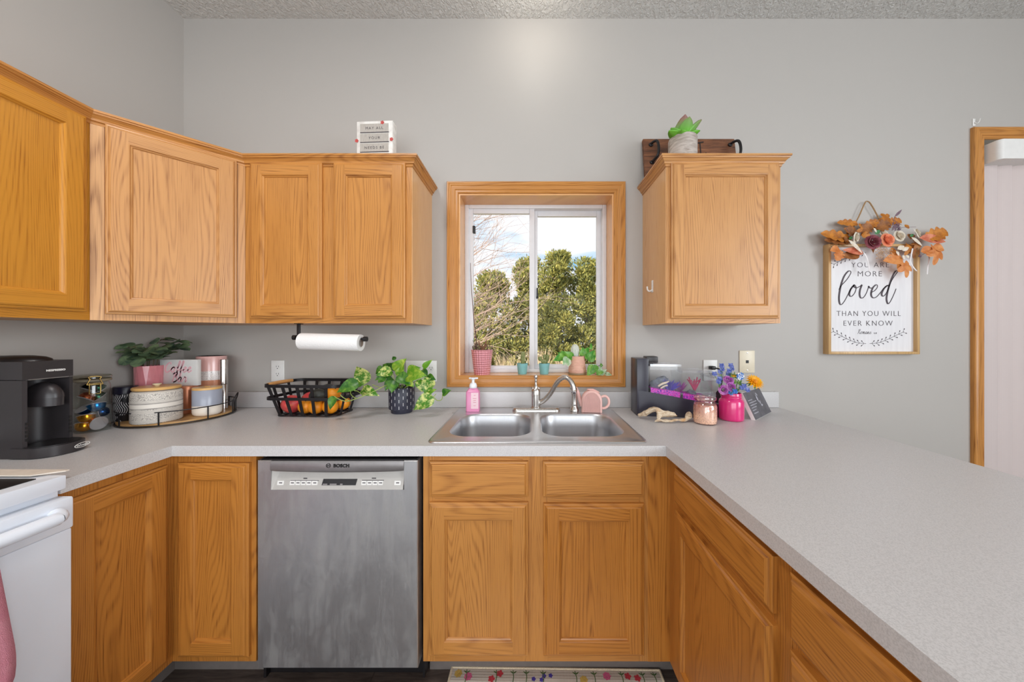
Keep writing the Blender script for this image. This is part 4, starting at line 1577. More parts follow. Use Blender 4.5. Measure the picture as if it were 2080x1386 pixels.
ld = mb.build('lid', 'bamboo', c, smooth=40)
mb = MB()
mb.lathe([(0.006, 0.154), (0.009, 0.158), (0.0145, 0.163), (0.014, 0.166), (0, 0.167)], 24)
mb.build('knob', plain('pale_knob', rgb(240, 226, 190), 0.4), ld, smooth=50)

# pink faceted pot with faux eucalyptus
M['pinkgloss'] = plain('pink_glazed', rgb(226, 138, 146), 0.18, var=0.04, coat=0.5)
M['soil'] = plain('dark_soil', rgb(52, 42, 36), 0.9, var=0.3, scale=200)
PXp, PYp = -1.832, 1.560
c = thing('faceted_planter', 'pink faceted planter with dark green round leaves behind the cream canister', 'plant', (PXp, PYp, TZ))
mb = MB()
ph = 0.236
nf = 14
r0, r1 = 0.040, 0.049
ra = [V3((r0 * math.cos(2 * PI * k / nf), r0 * math.sin(2 * PI * k / nf), 0.0)) for k in range(nf)]
rb = [V3((r1 * math.cos(2 * PI * (k + .5) / nf), r1 * math.sin(2 * PI * (k + .5) / nf), ph)) for k in range(nf)]
rz = [V3((r1 * 0.965 * math.cos(2 * PI * k / nf), r1 * 0.965 * math.sin(2 * PI * k / nf), ph * 0.60)) for k in range(nf)]
va, vz, vb = [mb.v(p) for p in ra], [mb.v(p) for p in rz], [mb.v(p) for p in rb]
for k in range(nf):
    k2 = (k + 1) % nf
    mb.face((va[k], va[k2], vz[k2], vz[k]))
    mb.face((vz[k], vz[k2], vb[k]))
    mb.face((vz[k2], vb[k2], vb[k]))
vi = [mb.v((p.x * 0.92, p.y * 0.92, p.z)) for p in rb]
vj = [mb.v((p.x * 0.90, p.y * 0.90, p.z - 0.02)) for p in rb]
for k in range(nf):
    k2 = (k + 1) % nf
    mb.face((vb[k], vb[k2], vi[k2], vi[k]))
    mb.face((vi[k], vi[k2], vj[k2], vj[k]))
mb.face(list(reversed(va)))
mb.build('pot', 'pinkgloss', c, smooth=0)
mb = MB()
mb.lathe([(0, ph - 0.018), (r1 * 0.9, ph - 0.018)], 20)
mb.build('soil', 'soil', c)
rnd = random.Random(4)
M['euc'] = leafmat('dark_round_leaf', rgb(72, 96, 78), rgb(146, 168, 122), 18, 0.38, 0.68, 0.55, 0.12)
M['euc_stem'] = plain('brown_stem', rgb(92, 78, 58), 0.7)
rndprof = lambda t: (max(0.0, 1 - (2 * t - 1) ** 2)) ** 0.5
st_, lf = MB(), MB()
for k in range(11):
    a = 2 * PI * k / 11 + rnd.uniform(-0.2, 0.2)
    reach = rnd.uniform(0.06, 0.105)
    hgt = rnd.uniform(0.062, 0.128) if k % 2 else rnd.uniform(0.03, 0.09)
    e = V3((reach * math.cos(a), reach * math.sin(a) * 0.9, ph + hgt))
    e.x += 0.012
    if e.x < -0.065:
        e.x = -0.065
    p0 = V3((0.02 * math.cos(a), 0.02 * math.sin(a), ph - 0.02))
    p1 = V3((e.x * 0.45, e.y * 0.45, ph + hgt * 0.75))
    pts = smooth_path([p0, p1, e], 5)
    st_.tube(pts, 0.0013, 5)
    for i in (4, 6, 8, 10):
        for sd in (-1, 1):
            d = V3((math.cos(a + sd * 1.1), math.sin(a + sd * 1.1), rnd.uniform(-0.1, 0.5)))
            if i == 10:
                d = V3((math.cos(a + sd * 0.5), math.sin(a + sd * 0.5), rnd.uniform(-0.3, 0.4)))
            L = rnd.uniform(0.042, 0.060)
            q = pts[i] + d.normalized() * L
            if PXp + q.x < XL + 0.012:
                continue
            lf.leaf(pts[i], d, (rnd.uniform(-.5, .5), rnd.uniform(-1.1, -.1), 1), L, L * 0.86, 0, 0.15, 0.15, rndprof, 7, 4)
lf.leaf((0.012, -0.035, ph + 0.04), (0.1, -0.6, -0.55), (0.3, -0.8, 0.5), 0.056, 0.05, 0, 0.1, 0.1, rndprof, 8, 4)
lf.leaf((-0.022, -0.035, ph + 0.05), (-0.35, -0.6, -0.5), (0.3, -0.8, 0.5), 0.062, 0.056, 0, 0.1, 0.1, rndprof, 8, 4)
st_.build('stems', 'euc_stem', c, smooth=60)
lf.build('foliage', 'euc', c, smooth=60)

# copper canister, sign on it, pink canister, grey mug, steel mill
M['copper'] = plain('copper_glaze', rgb(216, 140, 104), 0.3, metal=0.45, var=0.08)
c = tag(MB().lathe([(0, 0), (0.036, 0), (0.039, 0.004), (0.039, 0.128), (0.036, 0.134), (0.0, 0.134)], 40).build('copper_canister', 'copper', None, loc=(-1.690, 1.600, TZ), smooth=50), 'copper coloured canister mostly hidden under the coffee sign', 'canister')
b = NB('pink_dotted_ceramic')
x, y, z = b.sep(b.obj())
ang = b.math('ARCTAN2', y, x)
vor = b.n('TexVoronoi', Vector=b.comb(b.math('MULTIPLY', ang, 9.5), 0.0, b.math('MULTIPLY', z, 170.0)), Scale=1.5)
dots = b.ramp(vor.outputs['Distance'], (0.20, K0), (0.27, W1))
wcol = b.mix(dots, rgb(90, 78, 74), rgb(236, 226, 222))
s1_ = b.ramp(z, (0.196, K0), (0.197, W1))
s2_ = b.ramp(z, (0.150, K0), (0.151, W1))
col = b.mix(s1_, wcol, rgb(234, 184, 178))
col = b.mix(s2_, rgb(206, 140, 108), col)
b.bsdf(col, 0.2, coat=0.4)
M['dotted'] = b.m
c = thing('pink_canister', 'tall pink canister with black dotted white band at the back of the tray', 'canister', (-1.672, 1.712, TZ))
c.location = (-1.676, 1.710, TZ)
WM[c] = Matrix.Translation(c.location)
mb = MB()
mb.lathe([(0, 0), (0.056, 0), (0.060, 0.005), (0.0605, 0.270), (0.0590, 0.2735)], 44)
mb.build('pot', 'dotted', c, smooth=50)
mb = MB()
mb.lathe([(0.0590, 0.2735), (0.0575, 0.272), (0.057, 0.255), (0.0, 0.255)], 44)
mb.build('rim', 'white', c, smooth=50)
mb = MB()
ZS = TZ + 0.1345
cs = thing('coffee_sign', 'white block sign with pink script reading Coffee Bar on the copper canister', 'sign', (-1.722, 1.600, ZS))
mb.box(-0.092, 0.092, -0.010, 0.010, 0, 0.128, 0, 0.0015)
mb.build('block', 'white', cs)
mb = MB()
M['pinkink'] = plain('pink_ink', rgb(248, 196, 204), 0.6, var=0.03)
script(mb, 'Coffee', 0.0255, facing((-0.002, -0.0103, 0.066), (1, 0, 0), (0, 0, 1)), 0, 0.24, 0.0008, 0.18, 1.02)
script(mb, 'Bar', 0.024, facing((0.004, -0.0103, 0.018), (1, 0, 0), (0, 0, 1)), 0, 0.24, 0.0008, 0.18, 1.1)
mb.build('lettering', 'pinkink', cs, smooth=0)
c = thing('dipped_mug', 'grey and cream dipped canister with bamboo lid at the front of the tray', 'canister', (-1.552, 1.562, TZ))
b = NB('grey_dipped_ceramic')
x, y, z = b.sep(b.obj())
col = b.mix(b.ramp(z, (0.050, K0), (0.0505, W1)), rgb(238, 226, 212), rgb(158, 162, 176))
b.bsdf(col, 0.3, coat=0.2)
M['dipped'] = b.m
mb = MB()
mr = 0.0535
mb.lathe([(0, 0.0), (mr - 0.010, 0.0), (mr - 0.002, 0.008), (mr, 0.02), (mr, 0.121), (mr - 0.002, 0.123)], 44)
mb.build('pot', 'dipped', c, smooth=50)
mb = MB()
mb.lathe([(0, 0.123), (mr, 0.123), (mr, 0.131), (mr - 0.002, 0.133), (0, 0.133)], 44)
ld = mb.build('lid', 'bamboo', c, smooth=40)
mb = MB()
mb.box(-0.012, 0.012, -0.003, 0.003, 0.133, 0.1365, 0, 0.001)
mb.build('grip', 'bamboo', ld)
c = thing('steel_mill', 'slim brushed steel mill standing at the right of the tray', 'mill', (-1.592, 1.689, TZ))
M['steelp'] = steel('polished_mill_steel', (0.62, 0.58, 0.56, 1), 0.22, 'z')
mb = MB()
mb.lathe([(0, 0), (0.0165, 0), (0.0165, 0.127), (0.0155, 0.128)], 24)
mb.build('tube', 'steelp', c, smooth=50)
mb = MB()
mb.lathe([(0.0155, 0.129), (0.0168, 0.130), (0.0168, 0.252), (0.0160, 0.256), (0, 0.256)], 24)
mb.build('tube', 'steelp', c, smooth=50)

# ------------------------------------------------------------------ wall plates
def outlet_face(mb, z):
    mb.lathe([(0.0165, 0.0), (0.0165, 0.0015), (0, 0.0015)], 20, mi=0, mat=Matrix.Translation((0, -0.006, z)) @ Matrix.Rotation(R(90), 4, 'X'))
    for xx_ in (-0.0062, 0.0062):
        mb.box(xx_ - 0.001, xx_ + 0.001, -0.0079, -0.007, z + 0.001, z + 0.0085, 1)
    mb.lathe([(0.0024, 0), (0.0024, 0.0004), (0, 0.0004)], 10, mi=1, mat=Matrix.Translation((0, -0.0076, z - 0.006)) @ Matrix.Rotation(R(90), 4, 'X'))


def plate(w, h):
    mb = MB()
    mb.box(-w / 2, w / 2, -0.006, 0.0, -h / 2, h / 2, 0, 0.0025)
    return mb


c = thing('outlet', 'white duplex outlet on the wall above the fruit basket', 'outlet', (-1.393, YW, 1.115))
plate(0.073, 0.116).build('cover_plate', 'white', c)
for z in (0.02, -0.02):
    mb = MB()
    outlet_face(mb, z)
    mb.build('socket', ['white', 'dark'], c, smooth=30)
c = thing('switch_plate', 'wide white switch and outlet plate behind the trailing pothos', 'switch plate', (-0.597, YW, 1.114))
plate(0.172, 0.116).build('cover_plate', 'white', c)
for x in (-0.058, 0.0):
    mb = MB()
    mb.box(x - 0.005, x + 0.005, -0.0075, -0.005, -0.012, 0.012, 0, 0.001)
    mb.box(x - 0.004, x + 0.004, -0.014, -0.006, 0.0, 0.007, 0, 0.0015)
    mb.build('toggle', 'white', c)
mb = MB()
outlet_face(mb, 0.014)
bmesh.ops.translate(mb.bm, vec=(0.055, 0, 0), verts=mb.bm.verts)
mb.build('socket', ['white', 'dark'], c, smooth=30)
c = thing('outlet', 'white outlet with a black plug behind the small fish tanks', 'outlet', (1.008, YW, 1.118))
plate(0.077, 0.116).build('cover_plate', 'white', c)
mb = MB()
outlet_face(mb, -0.02)
mb.build('socket', ['white', 'dark'], c, smooth=30)
mb = MB()
mb.box(-0.012, 0.012, -0.040, -0.007, 0.006, 0.026, 0, 0.004)
mb.tube(smooth_path([(0.008, -0.036, 0.016), (0.030, -0.046, 0.008), (0.044, -0.046, -0.02), (0.040, -0.040, -0.07), (0.03, -0.035, -0.12)], 5), 0.0042, 8)
o = mb.build('power_plug', 'black', None, loc=(1.008, YW, 1.118), smooth=50)
tag(o, 'black power plug with drooping cord in the outlet behind the flowers', 'plug')
c = thing('phone_jack', 'almond telephone jack plate on the wall above the pink jar', 'phone jack', (1.212, YW, 1.166))
mb = plate(0.085, 0.124)
mb.build('cover_plate', 'almond', c)
mb = MB()
mb.box(-0.008, 0.008, -0.0068, -0.0058, -0.008, 0.008, 0)
mb.build('socket', 'dark', c)
for z in (0.048, -0.048):
    mb = MB()
    mb.lathe([(0.004, 0), (0.004, 0.0012), (0, 0.0016)], 12, mat=Matrix.Translation((0, -0.006, z)) @ Matrix.Rotation(R(90), 4, 'X'))
    mb.build('screw', 'nickel', c)

# paper towel
c = thing('paper_towel_holder', 'black paper towel arm screwed under the two door wall cabinet', 'paper towel holder', (-0.93, 1.50, UZ0))
mb = MB()
za = 1.300
mb.box(-1.078, -1.062, 1.485, 1.525, UZ0 - 0.004, UZ0 - 0.0005, 0)
mb.box(-1.078, -1.062, 1.502, 1.507, za - 0.008, UZ0 - 0.003, 0, 0.001)
mb.build('bracket', 'blackm', c, True)
mb = MB()
mb.tube([(-1.090, 1.505, za + 0.002), (-0.755, 1.505, za - 0.005)], 0.006, 10)
for x, z in ((-1.088, za + 0.002), (-0.760, za - 0.005)):
    mb.tube([(x - 0.008, 1.505, z), (x + 0.008, 1.505, z)], 0.0115, 14)
mb.build('rod', 'blackm', c, True, smooth=50)
b = NB('paper_towel')
vor = b.n('TexVoronoi', Vector=b.obj(), Scale=140.0)
b.bsdf(rgb(243, 241, 240), 0.9, normal=b.bump(vor.outputs['Distance'], 0.35, 0.002), spec=0.1)
M['paper'] = b.m
mb = MB()
ax = V3((0.280, 0, -0.007)).normalized()
m = ax.to_track_quat('Z', 'Y').to_matrix().to_4x4()
m.translation = (-1.058, 1.505, za - 0.0155)
mb.lathe([(0.020, 0.0), (0.038, 0.0), (0.0385, 0.003), (0.0385, 0.275), (0.038, 0.278), (0.020, 0.278)], 40, mat=m, mi=0)
mb.lathe([(0.020, 0.278), (0.0185, 0.278), (0.0185, 0.0), (0.020, 0.0)], 32, mat=m, mi=1)
o = mb.build('paper_towel_roll', ['paper', plain('cardboard_core', rgb(150, 116, 92), 0.8)], None, smooth=50)
tag(o, 'white paper towel roll hanging on the black arm', 'paper towel')

# ------------------------------------------------------------------ fruit basket
BC = V3((-1.085, 1.655, CT))
br_ = R(-3)
fb = thing('fruit_basket', 'black flat-bar wire fruit basket with one wooden handle grip', 'basket', BC, br_)
def ring_at(s_, n=5):
    """outline of the basket wall at height fraction s_"""
    hx = 0.152 + (0.192 - 0.152) * s_
    hy = 0.080 + (0.118 - 0.080) * s_
    return rrect(-hx, hx, -hy, hy, 0.03 + 0.01 * s_, n)


BH = 0.155
mb = MB()
mb.strip([(p[0], p[1], BH) for p in ring_at(1.0)], 0.015, 0.004, (0, 0, 1), 0, True)
mb.build('rail', 'blackm', fb, smooth=30)
mb = MB()
mb.strip([(p[0], p[1], BH * 0.60) for p in ring_at(0.84)], 0.014, 0.004, (0, 0, 1), 0, True)
mb.build('rail', 'blackm', fb, smooth=30)
mb = MB()
for x0 in (-0.125, -0.068, -0.010, 0.048, 0.106):
    pts = []
    for y0, sgn in ((-1, -1), (1, 1)):
        seq = [V3((x0 * (1 + 0.24 * s_), sgn * (0.080 + 0.038 * s_), 0.004 + (BH - 0.004) * s_)) for s_ in (1.0, 0.6, 0.2, 0.0)]
        pts += seq if sgn < 0 else list(reversed(seq))
    mb.strip(pts, 0.015, 0.003, (1, 0, 0))
for y0 in (-0.038, 0.038):
    seq = [V3((-(0.152 + 0.04 * s_), y0 * (1 + 0.3 * s_), 0.0065 + (BH - 0.0065) * s_)) for s_ in (1.0, 0.6, 0.2, 0.0)]
    pts = seq + [V3((-p.x, p.y, p.z)) for p in reversed(seq)]
    mb.strip(pts, 0.015, 0.003, (0, 1, 0))
mb.strip([(p[0], p[1], 0.005) for p in ring_at(0.0)], 0.005, 0.005, (0, 0, 1), 0, True)
mb.build('bars', 'blackm', fb, smooth=30)
mb = MB()
mb.tube(smooth_path([(-0.193, -0.075, BH + 0.001), (-0.194, 0.0, BH + 0.003), (-0.193, 0.075, BH + 0.001)], 5), 0.009, 12)
mb.build('grip', plain('beech_grip', rgb(214, 156, 92), 0.45, var=0.1), fb, smooth=60)
b = NB('orange_peel')
vor = b.n('TexVoronoi', Vector=b.obj(), Scale=420.0)
b.bsdf(b.mix(b.noise(b.obj(), 20), rgb(244, 140, 20), rgb(252, 166, 40)), 0.38, normal=b.bump(vor.outputs['Distance'], 0.25, 0.001))
M['orange'] = b.m
b = NB('mango_skin')
b.bsdf(b.ramp(b.noise(b.obj(), 16, 3, 0.6, 0.8), (0.30, rgb(206, 52, 66)), (0.55, rgb(224, 86, 82)), (0.74, rgb(232, 150, 90))), 0.35)
M['mango'] = b.m
b = NB('avocado_skin')
b.bsdf(b.mix(b.noise(b.obj(), 60), rgb(32, 34, 32), rgb(66, 66, 58)), 0.5, normal=b.bump(b.noise(b.obj(), 140), 0.5, 0.002))
M['avo'] = b.m
Bmx = Matrix.Translation(BC) @ Matrix.Rotation(br_, 4, 'Z')


def fruit(kind, mat, lx, ly, lz, r, lbl, sx=1.0, sz=1.0, rot=(0, 0, 0), group=None, stem=True):
    p = Bmx @ V3((lx, ly, lz))
    t_ = thing(kind, lbl, kind.replace('_', ' '), p, 0, group)
    mb = MB()

    def fn(co):
        f_ = 1.0
        if kind == 'avocado':
            f_ = 1 - 0.22 * max(0, co.z) ** 2
        if kind == 'mango':
            f_ = 1 - 0.14 * max(0, co.z)
        zz2 = co.z * (1 - 0.10 * math.exp(-12 * (co.x ** 2 + co.y ** 2))) if kind == 'orange' else co.z
        return V3((co.x * f_, co.y * f_, zz2))
    m_ = Matrix.Rotation(R(rot[0]), 4, 'X') @ Matrix.Rotation(R(rot[1]), 4, 'Y') @ Matrix.Rotation(R(rot[2]), 4, 'Z')
    mb.ball((0, 0, 0), r * sx, r, r * sz, 0, 24, 16, m_, fn)
    mb.build('flesh', mat, t_, smooth=180)
    mb = MB()
    mb.lathe([(0.0034, -0.002), (0.0030, 0.001), (0.0, 0.0015)], 8, mat=m_ @ Matrix.Translation((0, 0, r * sz * (0.90 if kind == 'orange' else 1.0))))
    mb.build('stem_scar', 'soil', t_)


G = 'fruit in the black basket'
fruit('mango', 'mango', -0.106, -0.030, 0.053, 0.044, 'large red mango at the front left of the fruit basket', 1.05, 1.14, (10, 70, 20), G)
fruit('mango', 'mango', -0.062, 0.045, 0.060, 0.042, 'pink mango lying behind the red one in the basket', 1.0, 1.18, (0, 80, -20), G)
fruit('orange', 'orange', -0.026, -0.040, 0.043, 0.035, 'orange right beside the red mango', 1, 1, (20, 10, 0), G)
fruit('orange', 'orange', 0.030, -0.045, 0.043, 0.035, 'orange directly under the dark avocado', 1, 1, (30, -20, 0), G)
fruit('orange', 'orange', 0.098, -0.036, 0.044, 0.037, 'large orange at the basket front behind the low pothos leaf', 1, 1, (-20, 20, 0), G)
fruit('orange', 'orange', 0.020, 0.030, 0.043, 0.035, 'orange in the middle of the basket floor half hidden by avocado', 1, 1, (0, 30, 0), G)
fruit('orange', 'orange', 0.112, 0.046, 0.044, 0.035, 'orange nearest the back right basket corner', 1, 1, (0, -30, 0), G)
fruit('orange', 'orange', 0.082, 0.010, 0.100, 0.036, 'uppermost orange resting on the others', 1, 1, (20, 30, 0), G)
fruit('avocado', 'avo', 0.040, -0.046, 0.100, 0.033, 'dark avocado at the front of the fruit pile', 1, 1.28, (15, 75, 0), G)
fruit('avocado', 'avo', 0.030, 0.040, 0.110, 0.034, 'dark avocado at the back of the fruit pile', 1, 1.28, (-20, 78, 40), G)

# ------------------------------------------------------------------ pothos on the worktop
M['pothos'] = leafmat('variegated_pothos_leaf', rgb(78, 140, 34), rgb(226, 230, 140), 50, 0.46, 0.60, 0.32, 0.3)
M['pothosd'] = leafmat('green_pothos_leaf', rgb(52, 108, 36), rgb(120, 172, 60), 30, 0.45, 0.72, 0.32, 0.3)
M['pothosl'] = leafmat('lime_pothos_leaf', rgb(104, 164, 40), rgb(196, 212, 84), 26, 0.45, 0.68, 0.32, 0.35)
M['stem'] = plain('green_stem', rgb(150, 168, 84), 0.5)
b = NB('navy_dashed_glaze')
x, y, z = b.sep(b.obj())
ang = b.math('ARCTAN2', y, x)
u = b.math('MULTIPLY', ang, 20 / (2 * PI))
fu = b.math('FRACT', b.math('ADD', u, 100.0))
par = b.math('MULTIPLY', b.math('MODULO', b.math('FLOOR', b.math('ADD', u, 100.0)), 2.0), 0.5)
fv = b.math('FRACT', b.math('ADD', b.math('MULTIPLY', z, 30.0), par))
m1 = b.math('LESS_THAN', b.math('ABSOLUTE', b.math('SUBTRACT', fu, 0.5)), 0.065)
m2_ = b.math('LESS_THAN', b.math('ABSOLUTE', b.math('SUBTRACT', fv, 0.5)), 0.24)
m3 = b.math('GREATER_THAN', z, 0.024)
mk = b.math('MULTIPLY', b.math('MULTIPLY', m1, m2_), m3)
b.bsdf(b.mix(mk, rgb(48, 48, 64), rgb(214, 212, 216)), 0.45)
M['navypot'] = b.m
PO = V3((-0.659, 1.680, CT))
c = thing('pothos', 'trailing variegated pothos in a navy pot with white dashes', 'plant', PO)
mb = MB()
mb.lathe([(0, 0), (0.050, 0), (0.052, 0.003), (0.053, 0.020), (0.062, 0.021), (0.0635, 0.026), (0.0645, 0.130), (0.063, 0.132), (0.060, 0.130), (0.059, 0.112)], 48)
mb.build('pot', 'navypot', c, smooth=40)
mb = MB()
mb.lathe([(0, 0.112), (0.060, 0.112)], 24)
mb.build('soil', 'soil', c)


def zz(x, y, Y, ox=660, oy=710, s_=7.7037):
    return at(ox + x / s_, oy + y / s_, Y)


HEART = lambda t: 1.0 * (math.sin(PI * min(1.0, (t + 0.04) ** 0.60))) ** 0.85 if t < 1 else 0.0
# base x, y, tip x, y (in the zoomed crop), depth of base and tip, width, kind
LV = [
    (650, 530, 490, 272, 1.60, 1.62, 215, 0), (520, 520, 190, 660, 1.50, 1.47, 190, 1), (540, 510, 372, 610, 1.545, 1.50, 170, 1),
    (150, 735, 75, 935, 1.49, 1.475, 120, 1), (585, 620, 825, 715, 1.585, 1.56, 150, 0), (1050, 335, 790, 470, 1.64, 1.60, 150, 1),
    (920, 300, 790, 380, 1.66, 1.66, 130, 1), (1040, 330, 810, 400, 1.62, 1.58, 160, 0), (940, 430, 830, 515, 1.60, 1.59, 110, 1),
    (1010, 300, 905, 235, 1.67, 1.68, 120, 1), (1080, 320, 980, 215, 1.66, 1.68, 130, 1), (1110, 330, 1060, 200, 1.65, 1.67, 100, 1),
    (1090, 340, 1255, 150, 1.63, 1.62, 165, 2), (1100, 165, 1060, 110, 1.64, 1.65, 60, 1), (1150, 420, 1230, 250, 1.62, 1.62, 120, 2),
    (1060, 455, 960, 520, 1.62, 1.60, 130, 1), (1040, 480, 940, 640, 1.61, 1.585, 120, 1), (1090, 490, 1040, 670, 1.59, 1.565, 165, 1),
    (1280, 400, 1560, 400, 1.59, 1.55, 230, 2), (1150, 400, 1330, 540, 1.585, 1.57, 170, 1), (1300, 350, 1480, 285, 1.64, 1.63, 150, 2),
    (1270, 480, 1390, 580, 1.59, 1.58, 110, 2), (1540, 290, 1670, 165, 1.62, 1.62, 85, 2), (1520, 320, 1600, 440, 1.64, 1.64, 110, 1),
    (1600, 430, 1722, 470, 1.63, 1.60, 110, 1), (1660, 460, 1555, 685, 1.61, 1.585, 185, 0), (1470, 480, 1520, 660, 1.60, 1.59, 120, 0),
    (1580, 690, 1735, 625, 1.60, 1.59, 95, 2), (1690, 740, 1395, 935, 1.575, 1.55, 215, 0), (1840, 690, 1960, 640, 1.59, 1.575, 110, 1),
    (1560, 760, 1650, 690, 1.60, 1.60, 90, 1), (1180, 330, 1150, 230, 1.66, 1.67, 100, 1),
]
lf = [MB(), MB(), MB()]
for bx_, by_, tx_, ty_, Y0, Y1, w_, k in LV:
    p0, p1 = zz(bx_, by_, Y0), zz(tx_, ty_, Y1)
    d = p1 - p0
    L = d.length
    lf[k].leaf(p0, d, (0.12, -1, 0.45), L * 1.06, 1.14 * w_ / 7.7037 * Y0 / FPX, 0, 0.22, 0.10, HEART, 9, 4, 0.06)
for m_, k in (('pothos', 0), ('pothosd', 1), ('pothosl', 2)):
    lf[k].build('foliage', m_, c, True, smooth=80)
mb = MB()
pc = PO + V3((0, -0.01, 0.112))
vines = [
    [pc, zz(1000, 560, 1.60), zz(880, 600, 1.575), zz(780, 650, 1.56), zz(600, 730, 1.52), zz(480, 775, 1.50), zz(340, 815, 1.49), zz(200, 770, 1.485), zz(150, 735, 1.49)],
    [zz(870, 600, 1.575), zz(740, 555, 1.59)], [zz(600, 730, 1.52), zz(520, 660, 1.54), zz(455, 645, 1.535)], [zz(660, 690, 1.55), zz(600, 570, 1.59), zz(640, 530, 1.60)],
    [zz(500, 770, 1.50), zz(440, 740, 1.50), zz(400, 680, 1.51), zz(430, 600, 1.53)], [zz(380, 805, 1.49), zz(280, 750, 1.485), zz(240, 710, 1.48)],
    [pc, zz(1130, 420, 1.62), zz(1180, 330, 1.65)], [pc, zz(1090, 480, 1.61), zz(1040, 335, 1.62)], [pc, zz(1250, 500, 1.61), zz(1290, 400, 1.59)],
    [pc, zz(1200, 480, 1.60), zz(1100, 330, 1.64)], [pc, zz(1380, 520, 1.62), zz(1500, 460, 1.61), zz(1600, 430, 1.63)], [pc, zz(1400, 470, 1.63), zz(1530, 320, 1.64), zz(1540, 290, 1.62)],
    [zz(1500, 460, 1.61), zz(1560, 600, 1.595), zz(1590, 700, 1.59), zz(1690, 740, 1.575), zz(1760, 800, 1.57), zz(1830, 780, 1.58), zz(1840, 690, 1.59)], [zz(1690, 750, 1.575), zz(1740, 700, 1.58)],
    [zz(600, 590, 1.585), zz(690, 670, 1.575)],
]
for v_ in vines:
    mb.tube(smooth_path(v_, 5), 0.0019, 6)
mb.build('vines', 'stem', c, True, smooth=60)
# ------------------------------------------------------------------ plants on the window sill
M['pinkpot'] = None
b = NB('pink_dimpled_glaze')
x, y, z = b.sep(b.obj())
ang = b.math('ARCTAN2', y, x)
u = b.math('MULTIPLY', ang, 24 / (2 * PI))
vv = b.math('MULTIPLY', z, 80.0)
di = b.math('MULTIPLY', b.math('SINE', b.math('MULTIPLY', b.math('ADD', u, vv), PI)), b.math('SINE', b.math('MULTIPLY', b.math('SUBTRACT', u, vv), PI)))
b.bsdf(rgb(226, 150, 158), 0.22, normal=b.bump(di, 0.8, 0.004), coat=0.4)
M['pinkpot'] = b.m
M['bark'] = plain('orchid_bark', rgb(74, 54, 42), 0.9, var=0.4, scale=150)
M['root'] = plain('grey_brown_root', rgb(112, 92, 76), 0.8, var=0.25, scale=120)
OP = V3((-0.268, 1.859, SILL))
c = thing('orchid', 'bare orchid spike with curling roots in a dimpled pink pot on the sill', 'plant', OP)
mb = MB()
mb.lathe([(0, 0), (0.044, 0), (0.046, 0.003), (0.061, 0.130), (0.063, 0.138), (0.0615, 0.140), (0.058, 0.136), (0.056, 0.122)], 48)
mb.build('pot', 'pinkpot', c, smooth=50)
mb = MB()
mb.lathe([(0.0, 0.124), (0.056, 0.122)], 24)
mb.build('bark', 'bark', c)
rnd = random.Random(11)
mb = MB()
for k in range(15):
    a = rnd.uniform(0, 2 * PI)
    r0 = rnd.uniform(0.0, 0.02)
    pts = [V3((r0 * math.cos(a), r0 * math.sin(a), 0.122))]
    da_ = rnd.uniform(-1.2, 1.2)
    hh = rnd.uniform(0.015, 0.055)
    rr_ = rnd.uniform(0.04, 0.066)
    pts.append(V3((rr_ * 0.6 * math.cos(a), rr_ * 0.45 * math.sin(a), 0.122 + hh)))
    pts.append(V3((rr_ * math.cos(a + da_ * .5), rr_ * 0.7 * math.sin(a + da_ * .5), 0.122 + hh * 0.9)))
    pts.append(V3((rr_ * 0.8 * math.cos(a + da_), rr_ * 0.6 * math.sin(a + da_), 0.126)))
    mb.tube(smooth_path(pts, 5), 0.0019, 6)
mb.tube(smooth_path([(0.055, -0.01, 0.14), (0.068, -0.014, 0.128), (0.066, -0.014, 0.10), (0.078, -0.012, 0.07), (0.080, -0.012, 0.048)], 5), 0.0012, 5)
mb.build('roots', 'root', c, smooth=60)
mb = MB()
sp = [(-0.028, 0.0, 0.12), (-0.034, 0.0, 0.20), (-0.046, 0.002, 0.30), (-0.058, 0.004, 0.44), (-0.066, 0.004, 0.575), (-0.068, 0.004, 0.64)]
mb.tube(smooth_path(sp, 6), [0.0030 - 0.00006 * k for k in range(31)], 7)
for px_, pz_ in ((-0.038, 0.245), (-0.040, 0.212)):
    mb.ball((px_, -0.002, pz_), 0.0055, 0.005, 0.005, 0, 10, 8)
mb.tube([(-0.052, -0.01, 0.195), (-0.032, -0.004, 0.150), (-0.02, 0, 0.122)], 0.0014, 5)
mb.build('flower_spike', plain('brown_spike', rgb(96, 66, 56), 0.6), c, smooth=60)
mb = MB()
for k in range(7):
    a = 2 * PI * k / 7
    mb.tube(smooth_path([(0.002, 0.0, 0.12), (0.004 + 0.012 * math.cos(a), 0.010 * math.sin(a), 0.155), (0.006 + 0.026 * math.cos(a), 0.02 * math.sin(a), 0.172 + 0.012 * math.sin(k * 2.3)), (0.008 + 0.030 * math.cos(a), 0.022 * math.sin(a), 0.190 + 0.012 * math.sin(k * 2.3))], 4), [0.0045 - 0.00028 * q for q in range(13)], 6)
mb.build('withered_crown', plain('withered_orchid', rgb(138, 96, 70), 0.8, var=0.3, scale=90), c, smooth=60)

